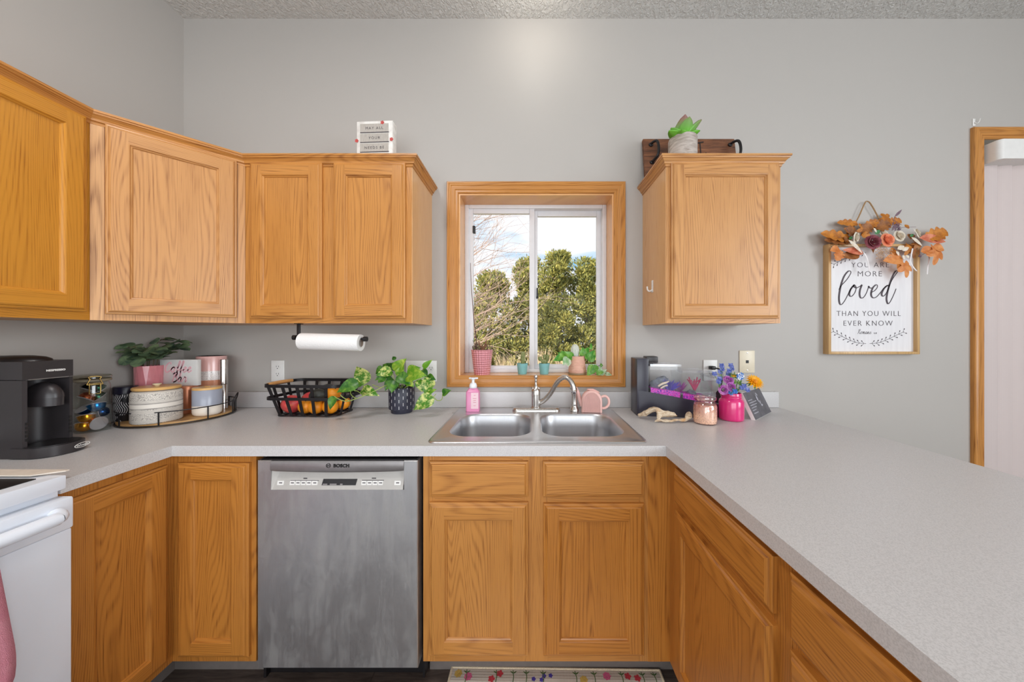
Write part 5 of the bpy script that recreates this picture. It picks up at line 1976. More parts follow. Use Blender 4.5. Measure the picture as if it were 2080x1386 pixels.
M['teal'] = plain('teal_glaze', rgb(124, 178, 178), 0.5, var=0.05)
b = NB('cactus_skin')
x, y, z = b.sep(b.obj())
sp_ = b.noise(b.obj(), 380.0, 1.0)
b.bsdf(b.mix(b.ramp(sp_, (0.58, K0), (0.66, W1)), rgb(112, 122, 70), rgb(206, 196, 150)), 0.7)
M['cactus'] = b.m
for i_, (x0, lbl) in enumerate(((-0.037, 'columnar cactus in the left teal pot on the window sill'), (0.089, 'prickly pad cactus in the right teal pot on the window sill'))):
    c = thing('cactus', lbl, 'cactus', (x0, 1.862, SILL), 0, None)
    mb = MB()
    mb.lathe([(0, 0), (0.0235, 0), (0.0245, 0.002), (0.031, 0.055), (0.032, 0.062), (0.030, 0.062), (0.0285, 0.054)], 32)
    mb.build('pot', 'teal', c, smooth=40)
    mb = MB()
    mb.lathe([(0, 0.054), (0.0285, 0.054)], 20)
    mb.build('soil', 'soil', c)
    mb = MB()
    if i_ == 0:
        wob = lambda a, z: 1 + 0.10 * math.cos(9 * a)
        mb.lathe([(0.0095, 0.052), (0.0115, 0.07), (0.0120, 0.10), (0.0115, 0.118), (0.008, 0.128), (0.0, 0.131)], 36, (0.003, 0, 0), wob=wob)
    else:
        for px_, pz_, rx_, rz_, ry_ in ((0.0, 0.068, 0.014, 0.019, 0.009), (-0.024, 0.088, 0.0125, 0.014, 0.008), (0.001, 0.100, 0.0105, 0.0145, 0.008), (0.019, 0.094, 0.0105, 0.022, 0.008), (0.013, 0.074, 0.008, 0.014, 0.007), (-0.012, 0.074, 0.008, 0.012, 0.007)):
            mb.ball((px_, 0, pz_), rx_, ry_, rz_, 0, 16, 12)
    mb.build('stem', 'cactus', c, smooth=60)

b = NB('terracotta_ribbed')
x, y, z = b.sep(b.obj())
rb_ = b.math('SINE', b.math('MULTIPLY', z, 700.0))
b.bsdf(b.mix(b.noise(b.obj(), 40), rgb(222, 164, 142), rgb(236, 192, 172)), 0.75, normal=b.bump(rb_, 0.5, 0.002))
M['terra'] = b.m
M['hoya'] = leafmat('bright_green_leaf', rgb(70, 150, 46), rgb(150, 204, 96), 24, 0.42, 0.66, 0.3, 0.4)
M['hoyal'] = leafmat('pale_green_leaf', rgb(150, 196, 140), rgb(224, 236, 214), 30, 0.40, 0.6, 0.3, 0.35)
TP = V3((0.277, 1.852, SILL))
c = thing('trailing_houseplant', 'trailing green houseplant with woolly white cactus in a terracotta pot on the sill', 'plant', TP)
mb = MB()
mb.lathe([(0, 0.0), (0.050, 0.0), (0.052, 0.002), (0.052, 0.009), (0.047, 0.010), (0.0, 0.006)], 36)
mb.build('saucer', plain('dull_saucer', rgb(150, 128, 98), 0.6), c, smooth=40)
mb = MB()
mb.lathe([(0, 0.007), (0.044, 0.007), (0.049, 0.014), (0.050, 0.024), (0.046, 0.060), (0.041, 0.098), (0.041, 0.104), (0.038, 0.104), (0.037, 0.094)], 40)
mb.build('pot', 'terra', c, smooth=50)
mb = MB()
mb.lathe([(0, 0.094), (0.037, 0.094)], 20)
mb.build('soil', 'soil', c)
b = NB('white_wool')
b.bsdf(rgb(228, 234, 222), 0.95, normal=b.bump(b.noise(b.obj(), 300), 1.0, 0.006))
M['wool'] = b.m
mb = MB()
mb.lathe([(0.016, 0.092), (0.022, 0.11), (0.025, 0.135), (0.022, 0.155), (0.013, 0.168), (0.0, 0.172)], 28, (-0.010, 0.012, 0), wob=lambda a, z: 1 + 0.06 * math.sin(11 * a) + 0.04 * math.sin(z * 400))
mb.build('woolly_cactus', 'wool', c, smooth=60)


def zs(x, y, Y):
    return at(940 + x / 6.71, 640 + y / 6.71, Y)


LV2 = [
    (1500, 590, 1390, 500, 1.83, 1.80, 110, 0), (1470, 600, 1300, 510, 1.84, 1.83, 95, 0), (1380, 560, 1240, 620, 1.82, 1.80, 110, 0), (1400, 560, 1340, 490, 1.85, 1.86, 90, 0),
    (1440, 590, 1370, 680, 1.80, 1.78, 120, 1), (1430, 640, 1440, 700, 1.80, 1.785, 95, 1), (1630, 560, 1640, 440, 1.85, 1.85, 95, 0), (1650, 540, 1720, 440, 1.85, 1.86, 90, 0),
    (1690, 610, 1780, 490, 1.83, 1.82, 105, 0), (1740, 640, 1800, 480, 1.84, 1.85, 90, 0), (1745, 470, 1750, 380, 1.85, 1.86, 42, 0), (1510, 560, 1530, 450, 1.86, 1.86, 70, 1),
    (1790, 690, 1700, 830, 1.80, 1.79, 130, 0), (1830, 690, 1745, 800, 1.795, 1.785, 90, 0), (1870, 690, 1910, 690, 1.80, 1.79, 60, 0), (1840, 800, 1890, 690, 1.80, 1.79, 70, 1),
    (1860, 810, 1960, 745, 1.80, 1.785, 80, 1), (1940, 800, 2030, 820, 1.80, 1.785, 60, 1), (1820, 800, 1920, 775, 1.79, 1.78, 70, 0),
]
lf = [MB(), MB()]
for bx_, by_, tx_, ty_, Y0, Y1, w_, k in LV2:
    p0, p1 = zs(bx_, by_, Y0), zs(tx_, ty_, Y1)
    d = p1 - p0
    lf[k].leaf(p0, d, (0.1, -1, 0.4), d.length * 1.05, w_ / 6.71 * Y0 / FPX, 0, 0.2, 0.1, HEART, 8, 4, 0.05)
lf[0].build('foliage', 'hoya', c, True, smooth=80)
lf[1].build('foliage', 'hoyal', c, True, smooth=80)
mb = MB()
pc = TP + V3((0, 0, 0.095))
for v_ in ([pc, zs(1600, 560, 1.85), zs(1690, 600, 1.83), zs(1720, 700, 1.81), zs(1760, 780, 1.80), zs(1820, 808, 1.795), zs(1900, 800, 1.80), zs(1960, 800, 1.80)],
           [zs(1690, 600, 1.83), zs(1740, 540, 1.85), zs(1745, 470, 1.85)], [pc, zs(1500, 560, 1.84), zs(1440, 590, 1.81), zs(1400, 560, 1.82)], [zs(1740, 740, 1.80), zs(1800, 710, 1.80), zs(1870, 690, 1.80)]):
    mb.tube(smooth_path(v_, 5), 0.0016, 6)
mb.build('vines', plain('dark_vine', rgb(78, 74, 56), 0.6), c, True, smooth=60)

# ------------------------------------------------------------------ fish tank set
M['acryl'] = glass('tank_acrylic', (0.95, 0.96, 0.97, 1), 0.30, 0.04, 0.05)
M['lidg'] = glass('frosted_tank_lid', (0.86, 0.86, 0.88, 1), 0.55, 0.15, 0.22)
b = NB('magenta_gravel')
vor = b.n('TexVoronoi', Vector=b.obj(), Scale=210.0)
b.bsdf(b.ramp(b.sep(vor.outputs['Color'])[0], (0.2, rgb(226, 40, 190)), (0.6, rgb(240, 90, 220)), (0.9, rgb(110, 50, 190))), 0.4, normal=b.bump(vor.outputs['Distance'], 1.0, 0.006))
M['gravel'] = b.m
M['tankblack'] = plain('tank_black', rgb(50, 48, 60), 0.30, var=0.1, scale=300)
fa0 = V3((0.545, 1.60, CT))
tk = thing('aquarium', 'black three chamber betta aquarium stepping down from a tower at the left', 'aquarium', fa0, R(-3))
LB = 0.49
mb = MB()
top, bot = [], []
N = 20
cs_ = []
for k in range(N + 1):
    s_ = k / N
    x = s_ * LB
    bow = -0.022 * math.sin(PI * min(1, s_ * 1.05))
    zt_ = 0.118 - 0.066 * s_ + 0.008 * math.cos(PI * s_)
    cs_.append([V3((x, bow, 0.0)), V3((x, 0.135, 0.0)), V3((x, 0.135, zt_)), V3((x, 0.10, zt_)), V3((x, bow, zt_))])
mb.loft(cs_, 0, True, True, True)
mb.build('base', 'tankblack', tk, smooth=40)
mb = MB()
mb.box(-0.010, 0.048, 0.0, 0.115, 0.0, 0.283, 0, 0.004)
mb.build('tower', 'tankblack', tk)
mb = MB()
mb.box(0.050, 0.110, 0.045, 0.105, 0.258, 0.291, 0, 0.005)
mb.box(0.060, 0.085, 0.04, 0.055, 0.246, 0.262, 0, 0.003)
mb.build('pump_spout', 'blackp', tk)
chambers = [(0.052, 0.197, 0.104, 0.246), (0.202, 0.345, 0.080, 0.216), (0.350, 0.480, 0.060, 0.190)]
for x0, x1, z0_, z1_ in chambers:
    mb = MB()
    n = 10
    ring = []
    for k in range(n + 1):
        s_ = k / n
        x = x0 + (x1 - x0) * s_
        y = 0.0015 - 0.022 * math.sin(PI * min(1, 1.05 * x / LB))
        ring.append((x, y))
    ring += [(x1, 0.118), (x0, 0.118)]
    rgs = [[V3((p[0], p[1], z)) for p in ring] for z in (z0_ - 0.030, z1_)]
    mb.loft(rgs, 0, True, False, False)
    mb.build('chamber', 'acryl', tk, smooth=40)
    mb = MB()
    mb.prism([(p[0], p[1] - 0.002 if p[1] < 0.05 else p[1] + 0.002) for p in ring], z1_, z1_ + 0.011)
    mb.build('chamber_lid', 'lidg', tk, smooth=40)
TKM = WM[tk]


def tkp(x, y, z):
    return TKM @ V3((x, y, z))


def inside(name, mats, mbx, p, lbl, cat, smooth=50, group=None, kind=None):
    o = mbx.build(name, mats, None, loc=tkp(*p), smooth=smooth)
    if kind:
        o['kind'] = kind
    tag(o, lbl, cat, group)
    return o


for (x0, x1, z0_, z1_), lbl in zip(chambers[:2], ('magenta gravel bed in the tall left tank chamber', 'magenta gravel bed in the middle tank chamber')):
    mb = MB()
    g_ = []
    nx, ny = 18, 12
    for i in range(nx + 1):
        row = [V3(((x0 + 0.004) + (x1 - x0 - 0.008) * i / nx, 0.004 - 0.022 * math.sin(PI * min(1, 1.05 * ((x0 + 0.004) + (x1 - x0 - 0.008) * i / nx) / LB)), z0_ - 0.025))]
        for j in range(ny + 1):
            x = (x0 + 0.004) + (x1 - x0 - 0.008) * i / nx
            y = 0.004 - 0.022 * math.sin(PI * min(1, 1.05 * x / LB)) + 0.108 * j / ny
            z = z0_ + 0.036 - 0.024 * (i / nx) * 0.8 + 0.004 * noise.noise((x * 90, y * 90, 2))
            row.append(V3((x, min(y, 0.114), z)))
        g_.append(row)
    mb.loft(g_, 0, False)
    o = mb.build('gravel', 'gravel', None, smooth=60)
    o.matrix_basis = TKM
    o['kind'] = 'stuff'
    tag(o, lbl, 'gravel')
M['rock'] = plain('grey_rock', rgb(108, 112, 124), 0.8, var=0.35, scale=60)


def rough(co, amp=0.25, f=2.2, s=0.0):
    return co * (1 + amp * noise.noise((co.x * f + s, co.y * f, co.z * f)))


mb = MB()
mb.ball((0, 0, 0.028), 0.045, 0.03, 0.034, 0, 20, 14, None, lambda co: rough(co, 0.4, 1.8))
mb.ball((0.018, -0.004, 0.048), 0.026, 0.022, 0.022, 0, 16, 12, None, lambda co: rough(co, 0.4, 2.4, 5))
inside('cave_ornament', 'rock', mb, (0.114, 0.045, 0.120), 'grey rock cave ornament in the tall left tank chamber', 'ornament')
mb = MB()
mb.tube(smooth_path([(-0.026, 0, 0.0), (-0.008, 0, 0.012), (0.016, 0, 0.020), (0.028, 0, 0.026)], 5), [0.004, 0.0045, 0.005, 0.005, 0.005, 0.0055, 0.0055, 0.0055, 0.0055, 0.005, 0.0045, 0.004, 0.004, 0.0035, 0.003, 0.0025], 8)
mb.tube(smooth_path([(-0.014, 0, -0.010), (0.006, 0, 0.002), (0.020, 0, 0.004)], 5), 0.0035, 8)
inside('shell_ornament', plain('bone_white', rgb(226, 206, 184), 0.6), mb, (0.120, 0.004, 0.146), 'pale bone shaped ornament leaning on the rock cave', 'ornament')
rnd = random.Random(3)


def tuft(n, h, r, w, seed):
    rnd = random.Random(seed)
    mb = MB()
    for k in range(n):
        a = rnd.uniform(0, 2 * PI)
        e = rnd.uniform(0.25, 1.0)
        d = V3((math.cos(a) * e, math.sin(a) * e * 0.7, rnd.uniform(0.5, 1.1)))
        mb.leaf((0, 0, 0), d, (rnd.uniform(-1, 1), -1, 0.2), h * rnd.uniform(0.7, 1.1), w, 0, 0.2, 0.15, None, 5, 2)
    return mb


inside('aquarium_plant', plain('violet_plastic', rgb(74, 48, 170), 0.4), tuft(40, 0.064, 0.02, 0.010, 2), (0.160, 0.030, 0.120), 'violet plastic plant tuft right of the rock cave', 'aquarium plant', 60)
inside('aquarium_plant', plain('teal_plastic', rgb(40, 96, 92), 0.4), tuft(20, 0.036, 0.02, 0.010, 6), (0.182, 0.060, 0.116), 'dark teal plant at the right wall of the tall chamber', 'aquarium plant', 60)
mb = MB()
mb.ball((0, 0, 0.018), 0.026, 0.02, 0.022, 0, 18, 12, None, lambda co: rough(co, 0.4, 2.0, 9))
inside('rock_ornament', 'rock', mb, (0.266, 0.030, 0.086), 'small grey rock on the gravel of the middle tank chamber', 'ornament')
mb = MB()
for k in range(7):
    a = -0.9 + 0.3 * k
    mb.tube(smooth_path([(0, 0, 0), (0.02 * math.sin(a), 0, 0.03), (0.045 * math.sin(a) + 0.004 * math.sin(k * 4), 0.004 * math.cos(k), 0.062 + 0.012 * math.sin(k * 2.1))], 4), 0.0028, 6)
    q = V3((0.034 * math.sin(a), 0, 0.046))
    mb.tube([q, q + V3((0.012 * math.cos(a * 2), -0.003, 0.012))], 0.0022, 6)
inside('coral_ornament', plain('rose_coral', rgb(206, 72, 116), 0.5), mb, (0.300, 0.070, 0.112), 'rose pink branching coral in the middle tank chamber', 'ornament')
inside('aquarium_plant', plain('mauve_plastic', rgb(168, 90, 156), 0.45), tuft(22, 0.055, 0.02, 0.009, 8), (0.232, 0.072, 0.112), 'mauve plastic plant at the left of the middle chamber', 'aquarium plant', 60)
mb = MB()
mb.lathe([(0.012, 0), (0.014, 0.01), (0.010, 0.03), (0.008, 0.048), (0.003, 0.058), (0, 0.060)], 14, wob=lambda a, z: 1 + 0.2 * math.sin(3 * a + z * 120))
inside('rock_ornament', plain('black_rock', rgb(48, 44, 50), 0.8, var=0.3, scale=90), mb, (0.396, 0.030, 0.064), 'black rock spire in the low right tank chamber', 'ornament')
inside('aquarium_plant', plain('tan_plastic', rgb(198, 156, 120), 0.5), tuft(26, 0.058, 0.02, 0.007, 12), (0.432, 0.040, 0.062), 'tan bushy plant in the low right tank chamber', 'aquarium plant', 60)
mb = tuft(12, 0.03, 0.02, 0.010, 15)
inside('aquarium_plant', plain('green_plastic', rgb(96, 150, 60), 0.4), mb, (0.452, 0.016, 0.062), 'small green plant at the foot of the tan plant', 'aquarium plant', 60)

# ------------------------------------------------------------------ driftwood
b = NB('bleached_driftwood')
o_ = b.obj()
mp = b.n('Mapping', Vector=o_, Scale=(14, 60, 60))
f_ = b.noise(mp.outputs[0], 2.0, 5.0, 0.6, 0.6)
f2 = b.noise(o_, 22.0, 2.0)
col = b.ramp(f_, (0.30, rgb(150, 118, 88)), (0.48, rgb(206, 184, 156)), (0.70, rgb(232, 218, 196)))
col = b.mix(b.ramp(f2, (0.56, K0), (0.72, W1)), col, rgb(196, 152, 104))
b.bsdf(col, 0.75, normal=b.bump(f_, 0.5, 0.003))
M['drift'] = b.m


def dz(x, y, Y):
    return at(1270 + x / 8.152, 710 + y / 8.152, Y)


skel = [(dz(205, 1100, 1.555), .012), (dz(300, 1080, 1.540), .018), (dz(390, 1020, 1.530), .022), (dz(480, 985, 1.520), .020), (dz(545, 1010, 1.505), .022), (dz(560, 1090, 1.490), .021), (dz(550, 1180, 1.478), .020),
        (dz(640, 1200, 1.472), .020), (dz(760, 1195, 1.466), .023), (dz(880, 1190, 1.470), .024), (dz(990, 1170, 1.478), .022), (dz(1060, 1100, 1.490), .022), (dz(1085, 1040, 1.500), .012)]
ed = [(i, i + 1) for i in range(len(skel) - 1)]
skel += [(dz(480, 1190, 1.474), .007), (dz(640, 1070, 1.50), .020), (dz(730, 1060, 1.50), .024), (dz(820, 1090, 1.49), .013), (dz(865, 1105, 1.485), .004), (dz(345, 1080, 1.522), .012)]
ed += [(6, 13), (5, 14), (14, 15), (15, 16), (16, 17), (2, 18)]
skel = [(V3((p.x, p.y, max(p.z, CT + r * 0.5))), r * 0.78) for p, r in skel]
me = bpy.data.meshes.new('driftwood')
o0 = V3((0.64, 1.50, CT))
me.from_pydata([tuple(p - o0) for p, r in skel], ed, [])
dw = bpy.data.objects.new('driftwood', me)
COL.objects.link(dw)
dw.location = o0
md = dw.modifiers.new('skin', 'SKIN')
for k, (p, r) in enumerate(skel):
    lim = max(p.z - CT - 0.004, 0.004)
    rr_ = min(r, lim)
    me.skin_vertices[0].data[k].radius = (rr_ * 0.9, rr_)
me.skin_vertices[0].data[5].use_root = True
md2 = dw.modifiers.new('sub', 'SUBSURF')
md2.levels = 3
md2.render_levels = 3
tx = bpy.data.textures.new('drift_noise', 'CLOUDS')
tx.noise_scale = 0.03
md3 = dw.modifiers.new('gnarl', 'DISPLACE')
md3.texture = tx
md3.strength = 0.013
md3.mid_level = 0.6
me.materials.append(M['drift'])
md.use_smooth_shade = True
tag(dw, 'gnarled bleached driftwood branch lying in front of the aquarium', 'driftwood')

# ------------------------------------------------------------------ glitter candle jar, pink flower jar, block sign
b = NB('glitter_glass')
x, y, z = b.sep(b.obj())
sp_ = b.n('TexVoronoi', Vector=b.obj(), Scale=420.0)
gz = b.ramp(b.math('ADD', z, b.math('MULTIPLY', b.noise(b.obj(), 45), 0.05)), (0.060, rgb(250, 232, 208)), (0.105, rgb(188, 140, 134)))
sel = b.ramp(b.sep(sp_.outputs['Color'])[0], (0.70, K0), (0.74, W1))
b.bsdf(b.mix(sel, gz, rgb(250, 226, 206)), b.math('MULTIPLY_ADD', sel, -0.3, 0.5), b.math('MULTIPLY', sel, 0.6))
M['glitter'] = b.m
M['rosegl'] = glass('rose_tinted_glass', (0.98, 0.84, 0.80, 1), 0.6, 0.04, 0.10)
c = thing('candle_jar', 'rose tinted glass jar with gold glitter beside the pink flower jar', 'jar', (0.800, 1.468, CT))
mb = MB()
mb.lathe([(0, 0.0), (0.043, 0.0), (0.048, 0.004), (0.0495, 0.02), (0.0495, 0.078), (0.046, 0.090), (0.0405, 0.096), (0.0405, 0.106)], 40)
mb.build('glass_body', 'rosegl', c, smooth=60)
mb = MB()
mb.lathe([(0, 0.004), (0.0455, 0.005), (0.0475, 0.02), (0.0475, 0.077), (0.044, 0.087), (0.0, 0.089)], 40)
mb.build('glitter_filling', 'glitter', c, smooth=60)
mb = MB()
mb.lathe([(0.0405, 0.104), (0.0445, 0.107), (0.0465, 0.112), (0.0455, 0.119), (0.040, 0.121), (0, 0.121)], 40)
M['roselid'] = glass('rose_glass_lid', (0.92, 0.70, 0.66, 1), 0.6, 0.06, 0.28)
mb.build('lid', 'roselid', c, smooth=50)

M['hotpink'] = plain('hot_pink_gloss', rgb(226, 48, 124), 0.16, var=0.02, coat=0.6)
JP = V3((0.958, 1.530, CT))
c = thing('mason_jar', 'glossy hot pink mason jar holding artificial flowers', 'jar', JP)
mb = MB()
mb.lathe([(0, 0.0), (0.046, 0.0), (0.051, 0.004), (0.0525, 0.012), (0.0525, 0.086), (0.050, 0.094), (0.043, 0.101), (0.0415, 0.104), (0.0430, 0.106), (0.0430, 0.109), (0.0415, 0.111), (0.0430, 0.114), (0.0430, 0.117), (0.0415, 0.120), (0.0425, 0.126), (0.041, 0.128), (0.038, 0.126), (0.037, 0.10), (0.0, 0.09)], 44)
mb.build('jar_body', 'hotpink', c, smooth=50)
M['fstem'] = plain('flower_stem_green', rgb(84, 128, 56), 0.6)
M['fleaf'] = leafmat('flower_leaf', rgb(58, 104, 44), rgb(128, 160, 72), 40, 0.4, 0.65, 0.5, 0.2)
M['purple'] = leafmat('purple_petal', rgb(182, 84, 182), rgb(232, 160, 226), 46, 0.40, 0.66, 0.5, 0.25)
M['bluep'] = leafmat('blue_petal', rgb(62, 82, 166), rgb(150, 160, 220), 60, 0.40, 0.66, 0.5, 0.25)
M['brightblue'] = leafmat('bright_blue_petal', rgb(34, 96, 190), rgb(130, 190, 236), 60, 0.45, 0.7, 0.5, 0.2)
M['sunp'] = leafmat('sunflower_petal', rgb(255, 176, 10), rgb(255, 212, 50), 40, 0.4, 0.7, 0.5, 0.25)
M['suncore'] = plain('sunflower_core', rgb(226, 140, 20), 0.8, var=0.3, scale=300)


def zf(x, y, Y):
    return at(1420 + x / 9.239, 720 + y / 9.239, Y)


def rosette(mb, c_, nrm, Rad, layers=4, mi=0, seed=0):
    """rolled rose: a spiral core inside flaring rings of petals"""
    rnd = random.Random(seed)
    z = V3(nrm).normalized()
    x = z.orthogonal().normalized()
    y = z.cross(x)
    c_ = V3(c_)
    # spiral core ribbon
    lo, hi = [], []
    for k in range(46):
        t = k / 45
        a = t * 4.6 * PI
        r = Rad * (0.06 + 0.44 * t)
        rd = x * math.cos(a) + y * math.sin(a)
        lo.append(c_ + rd * r * 0.8 - z * Rad * 0.30)
        hi.append(c_ + rd * r * 1.06 + z * Rad * (0.26 - 0.20 * t + 0.03 * math.sin(a * 1.3)))
    mb.loft([lo, hi], mi, False)
    for L_ in range(2):
        n = 5 + L_
        for k in range(n):
            a = 2 * PI * k / n + L_ * 0.55 + rnd.uniform(-0.12, 0.12)
            rd = x * math.cos(a) + y * math.sin(a)
            tg = y * math.cos(a) - x * math.sin(a)
            g = []
            for i in range(5):
                t = i / 4
                row = []
                for j_ in range(5):
                    q = (j_ - 2) / 2
                    r = Rad * (0.34 + (0.34 + 0.24 * L_) * t)
                    h = Rad * (-0.30 + (0.44 - 0.20 * L_) * t ** 0.7 - 0.16 * (L_ + 0.4) * max(0, t - 0.6) * 2)
                    w_ = Rad * (0.28 + 0.30 * math.sin(PI * (0.15 + 0.62 * t)))
                    row.append(c_ + rd * (r - Rad * 0.16 * q * q) + tg * w_ * q + z * (h - 0.07 * Rad * q * q * t))
                g.append(row)
            mb.loft(g, mi, False)


FG = 'artificial flowers in the pink jar'
mouth = JP + V3((0, 0, 0.115))
fl = [('artificial_rose', 'purple', (470, 670), 1.490, (-.3, -1, .15), .0255, 'lower left purple rose leaning over the jar rim'),
      ('artificial_rose', 'purple', (620, 610), 1.485, (.1, -1, .3), .0255, 'lower right purple rose just above the jar rim'),
      ('artificial_rose', 'purple', (560, 470), 1.515, (-.1, -.8, .7), .0265, 'topmost purple rose below the orange bud')]
for i_, (nm, mt, (fx_, fy_), Y, nr, rad, lbl) in enumerate(fl):
    p = zf(fx_, fy_, Y)
    t_ = thing(nm, lbl, 'flower', p, 0, FG)
    mb = MB()
    rosette(mb, (0, 0, 0), nr, rad, 4, 0, i_)
    mb.build('bloom', mt, t_, smooth=70)
    mb = MB()
    mb.tube(smooth_path([p - V3(nr).normalized() * 0.008, (p + mouth) / 2 + V3((0, 0.012, 0.0)), mouth + V3((0.006 * (i_ - 1), 0, -0.02))], 4), 0.002, 6)
    mb.build('stem', 'fstem', t_, True, smooth=60)
# blue larkspur sprays
sprays = [([(420, 235), (390, 350), (430, 300)], 'left spray of pale blue bells rising from the pink jar', 1.52, 380), ([(590, 230), (560, 330), (610, 290), (540, 390)], 'tallest cluster of blue bells above the purple roses', 1.53, 560),
          ([(285, 390), (380, 480), (360, 540)], 'blue bells drooping furthest left in front of the tank', 1.50, 400), ([(800, 650), (900, 690), (840, 620)], 'dark blue petals lying on the top edge of the block sign', 1.47, 760),
          ([(670, 720), (590, 745)], 'teal blue petals tucked in at the jar rim', 1.478, 640)]
rnd = random.Random(21)
for k, (pts, lbl, Y, sx_) in enumerate(sprays):
    p = zf(*pts[0], Y)
    t_ = thing('artificial_bellflower', lbl, 'flower', p, 0, FG)
    mb = MB()
    for (qx, qy) in pts:
        q = zf(qx, qy, Y + rnd.uniform(-0.01, 0.01))
        for i in range(6):
            a = 2 * PI * i / 6
            d = V3((math.cos(a), 0.5 * math.sin(a) - 0.5, math.sin(a) * 0.8 - 0.2))
            mb.leaf(q + V3((0, 0, 0.006)), d, (0, -1, 0.6), 0.015, 0.012, 0, 0.3, 0.2, None, 5, 2)
    mb.build('bloom', 'bluep' if k < 4 else 'brightblue', t_, True, smooth=70)
    mb = MB()
    mid = zf(sx_, 640, Y)
    for (qx, qy) in pts:
        mb.tube(smooth_path([zf(qx, qy, Y), (zf(qx, qy, Y) + mid) / 2 + V3((0.003, 0, 0)), mid, mouth + V3((0.004 * (k - 2), 0.006, -0.02))], 4), 0.0012, 5)
    mb.build('stem', 'fstem', t_, True, smooth=60)
p = zf(770, 410, 1.51)
t_ = thing('artificial_pansy', 'bright blue and white flower beside the sunflower', 'flower', p, 0, FG)
mb = MB()
for i in range(9):
    a = 2 * PI * i / 9
    mb.leaf((0, 0, 0), (math.cos(a), -0.35, math.sin(a)), (0, -1, 0), 0.019, 0.014, i % 3 == 0, 0.2, 0.2, rndprof, 5, 3)
mb.build('bloom', ['brightblue', 'white'], t_, smooth=70)
mb = MB()
mb.tube(smooth_path([p, (p + mouth) / 2 + V3((0.006, 0.004, 0)), mouth + V3((0.01, 0, -0.02))], 4), 0.0016, 6)
for i in range(9):
    a = i * 2.4
    mb.leaf((p + mouth) / 2 + V3((0.012 * math.cos(a), -0.004, 0.010 * math.sin(a))), (math.cos(a), -0.4, math.sin(a)), (0, -1, 0.2), 0.026, 0.014, 1, 0.2, 0.2, None, 5, 2)
mb.build('stem', ['fstem', 'fleaf'], t_, True, smooth=60)
p = zf(650, 390, 1.52)
t_ = thing('artificial_bud', 'small orange bud between the blue flowers', 'flower', p, 0, FG)
mb = MB()
rosette(mb, (0, 0, 0), (0, -0.6, 1), 0.011, 3, 0, 5)
mb.build('bloom', 'sunp', t_, smooth=70)
mb = MB()
mb.tube(smooth_path([p, (p + mouth) / 2, mouth + V3((0.004, 0.004, -0.02))], 4), 0.0012, 5)
for i in range(5):
    a = i * 1.3
    mb.leaf(p + V3((0, 0, -0.004)), (math.cos(a), -0.2, 0.9 * math.sin(a) + 0.4), (0, -1, 0.2), 0.022, 0.007, 1, 0.2, 0.2, None, 5, 2)
mb.build('stem', ['fstem', 'fleaf'], t_, True, smooth=60)
p = zf(1040, 520, 1.50)
t_ = thing('artificial_sunflower', 'yellow sunflower resting over the dark block sign', 'flower', p, 0, FG)
nz = V3((0.10, -0.75, 0.66)).normalized()
x_ = V3((0.92, 0.34, 0.25))
x_ = (x_ - nz * x_.dot(nz)).normalized()
y_ = nz.cross(x_)
mb = MB()
for ly, (L_, n) in enumerate(((0.036, 17), (0.030, 15), (0.021, 13))):
    for i in range(n):
        a = 2 * PI * (i + 0.5 * ly) / n
        rd = x_ * math.cos(a) + y_ * math.sin(a)
        mb.leaf(rd * 0.006 + nz * 0.002 * ly, rd + nz * (0.18 + 0.28 * ly), nz, L_, 0.0115, 0, 0.3, 0.12, None, 5, 2)
mb.build('bloom', 'sunp', t_, smooth=70)
mb = MB()
mb.ball(nz * 0.005, 0.010, 0.010, 0.010, 0, 14, 10)
mb.build('flower_core', 'suncore', t_, smooth=70)
mb = MB()
mb.tube(smooth_path([p - nz * 0.002, (p + mouth) / 2 + V3((0, 0.01, 0.01)), mouth + V3((0.014, 0, -0.02))], 4), 0.0022, 6)
for i in range(6):
    a = 2 * PI * i / 6
    rd = x_ * math.cos(a) + y_ * math.sin(a)
    mb.leaf(p - nz * 0.004, rd - nz * 0.2, nz, 0.034, 0.014, 1, 0.2, 0.2, None, 5, 2)
mb.build('stem', ['fstem', 'fleaf'], t_, True, smooth=60)

# leaning block sign
A = at(1535.5, 854.5, 0.397 * FPX / (854.5 - 682))
B_ = at(1566.5, 838.0, 0.397 * FPX / (838.0 - 682))
ax = V3((B_.x - A.x, B_.y - A.y, 0))
wid = (ax.length) * 1.02
ax = ax.normalized()
back = V3((-ax.y, ax.x, 0))
lean = R(24)
upv = (back * math.sin(lean) + V3((0, 0, 1)) * math.cos(lean))
c = thing('block_sign', 'dark slate block sign with white edges leaning behind the pink flower jar', 'sign', (A.x, A.y, CT))
mm = Matrix((ax, upv, ax.cross(upv))).transposed().to_4x4()
th = 0.018
hgt = 0.132
mm.translation = -ax.cross(upv) * 0.0 + V3((0, 0, 0.001))
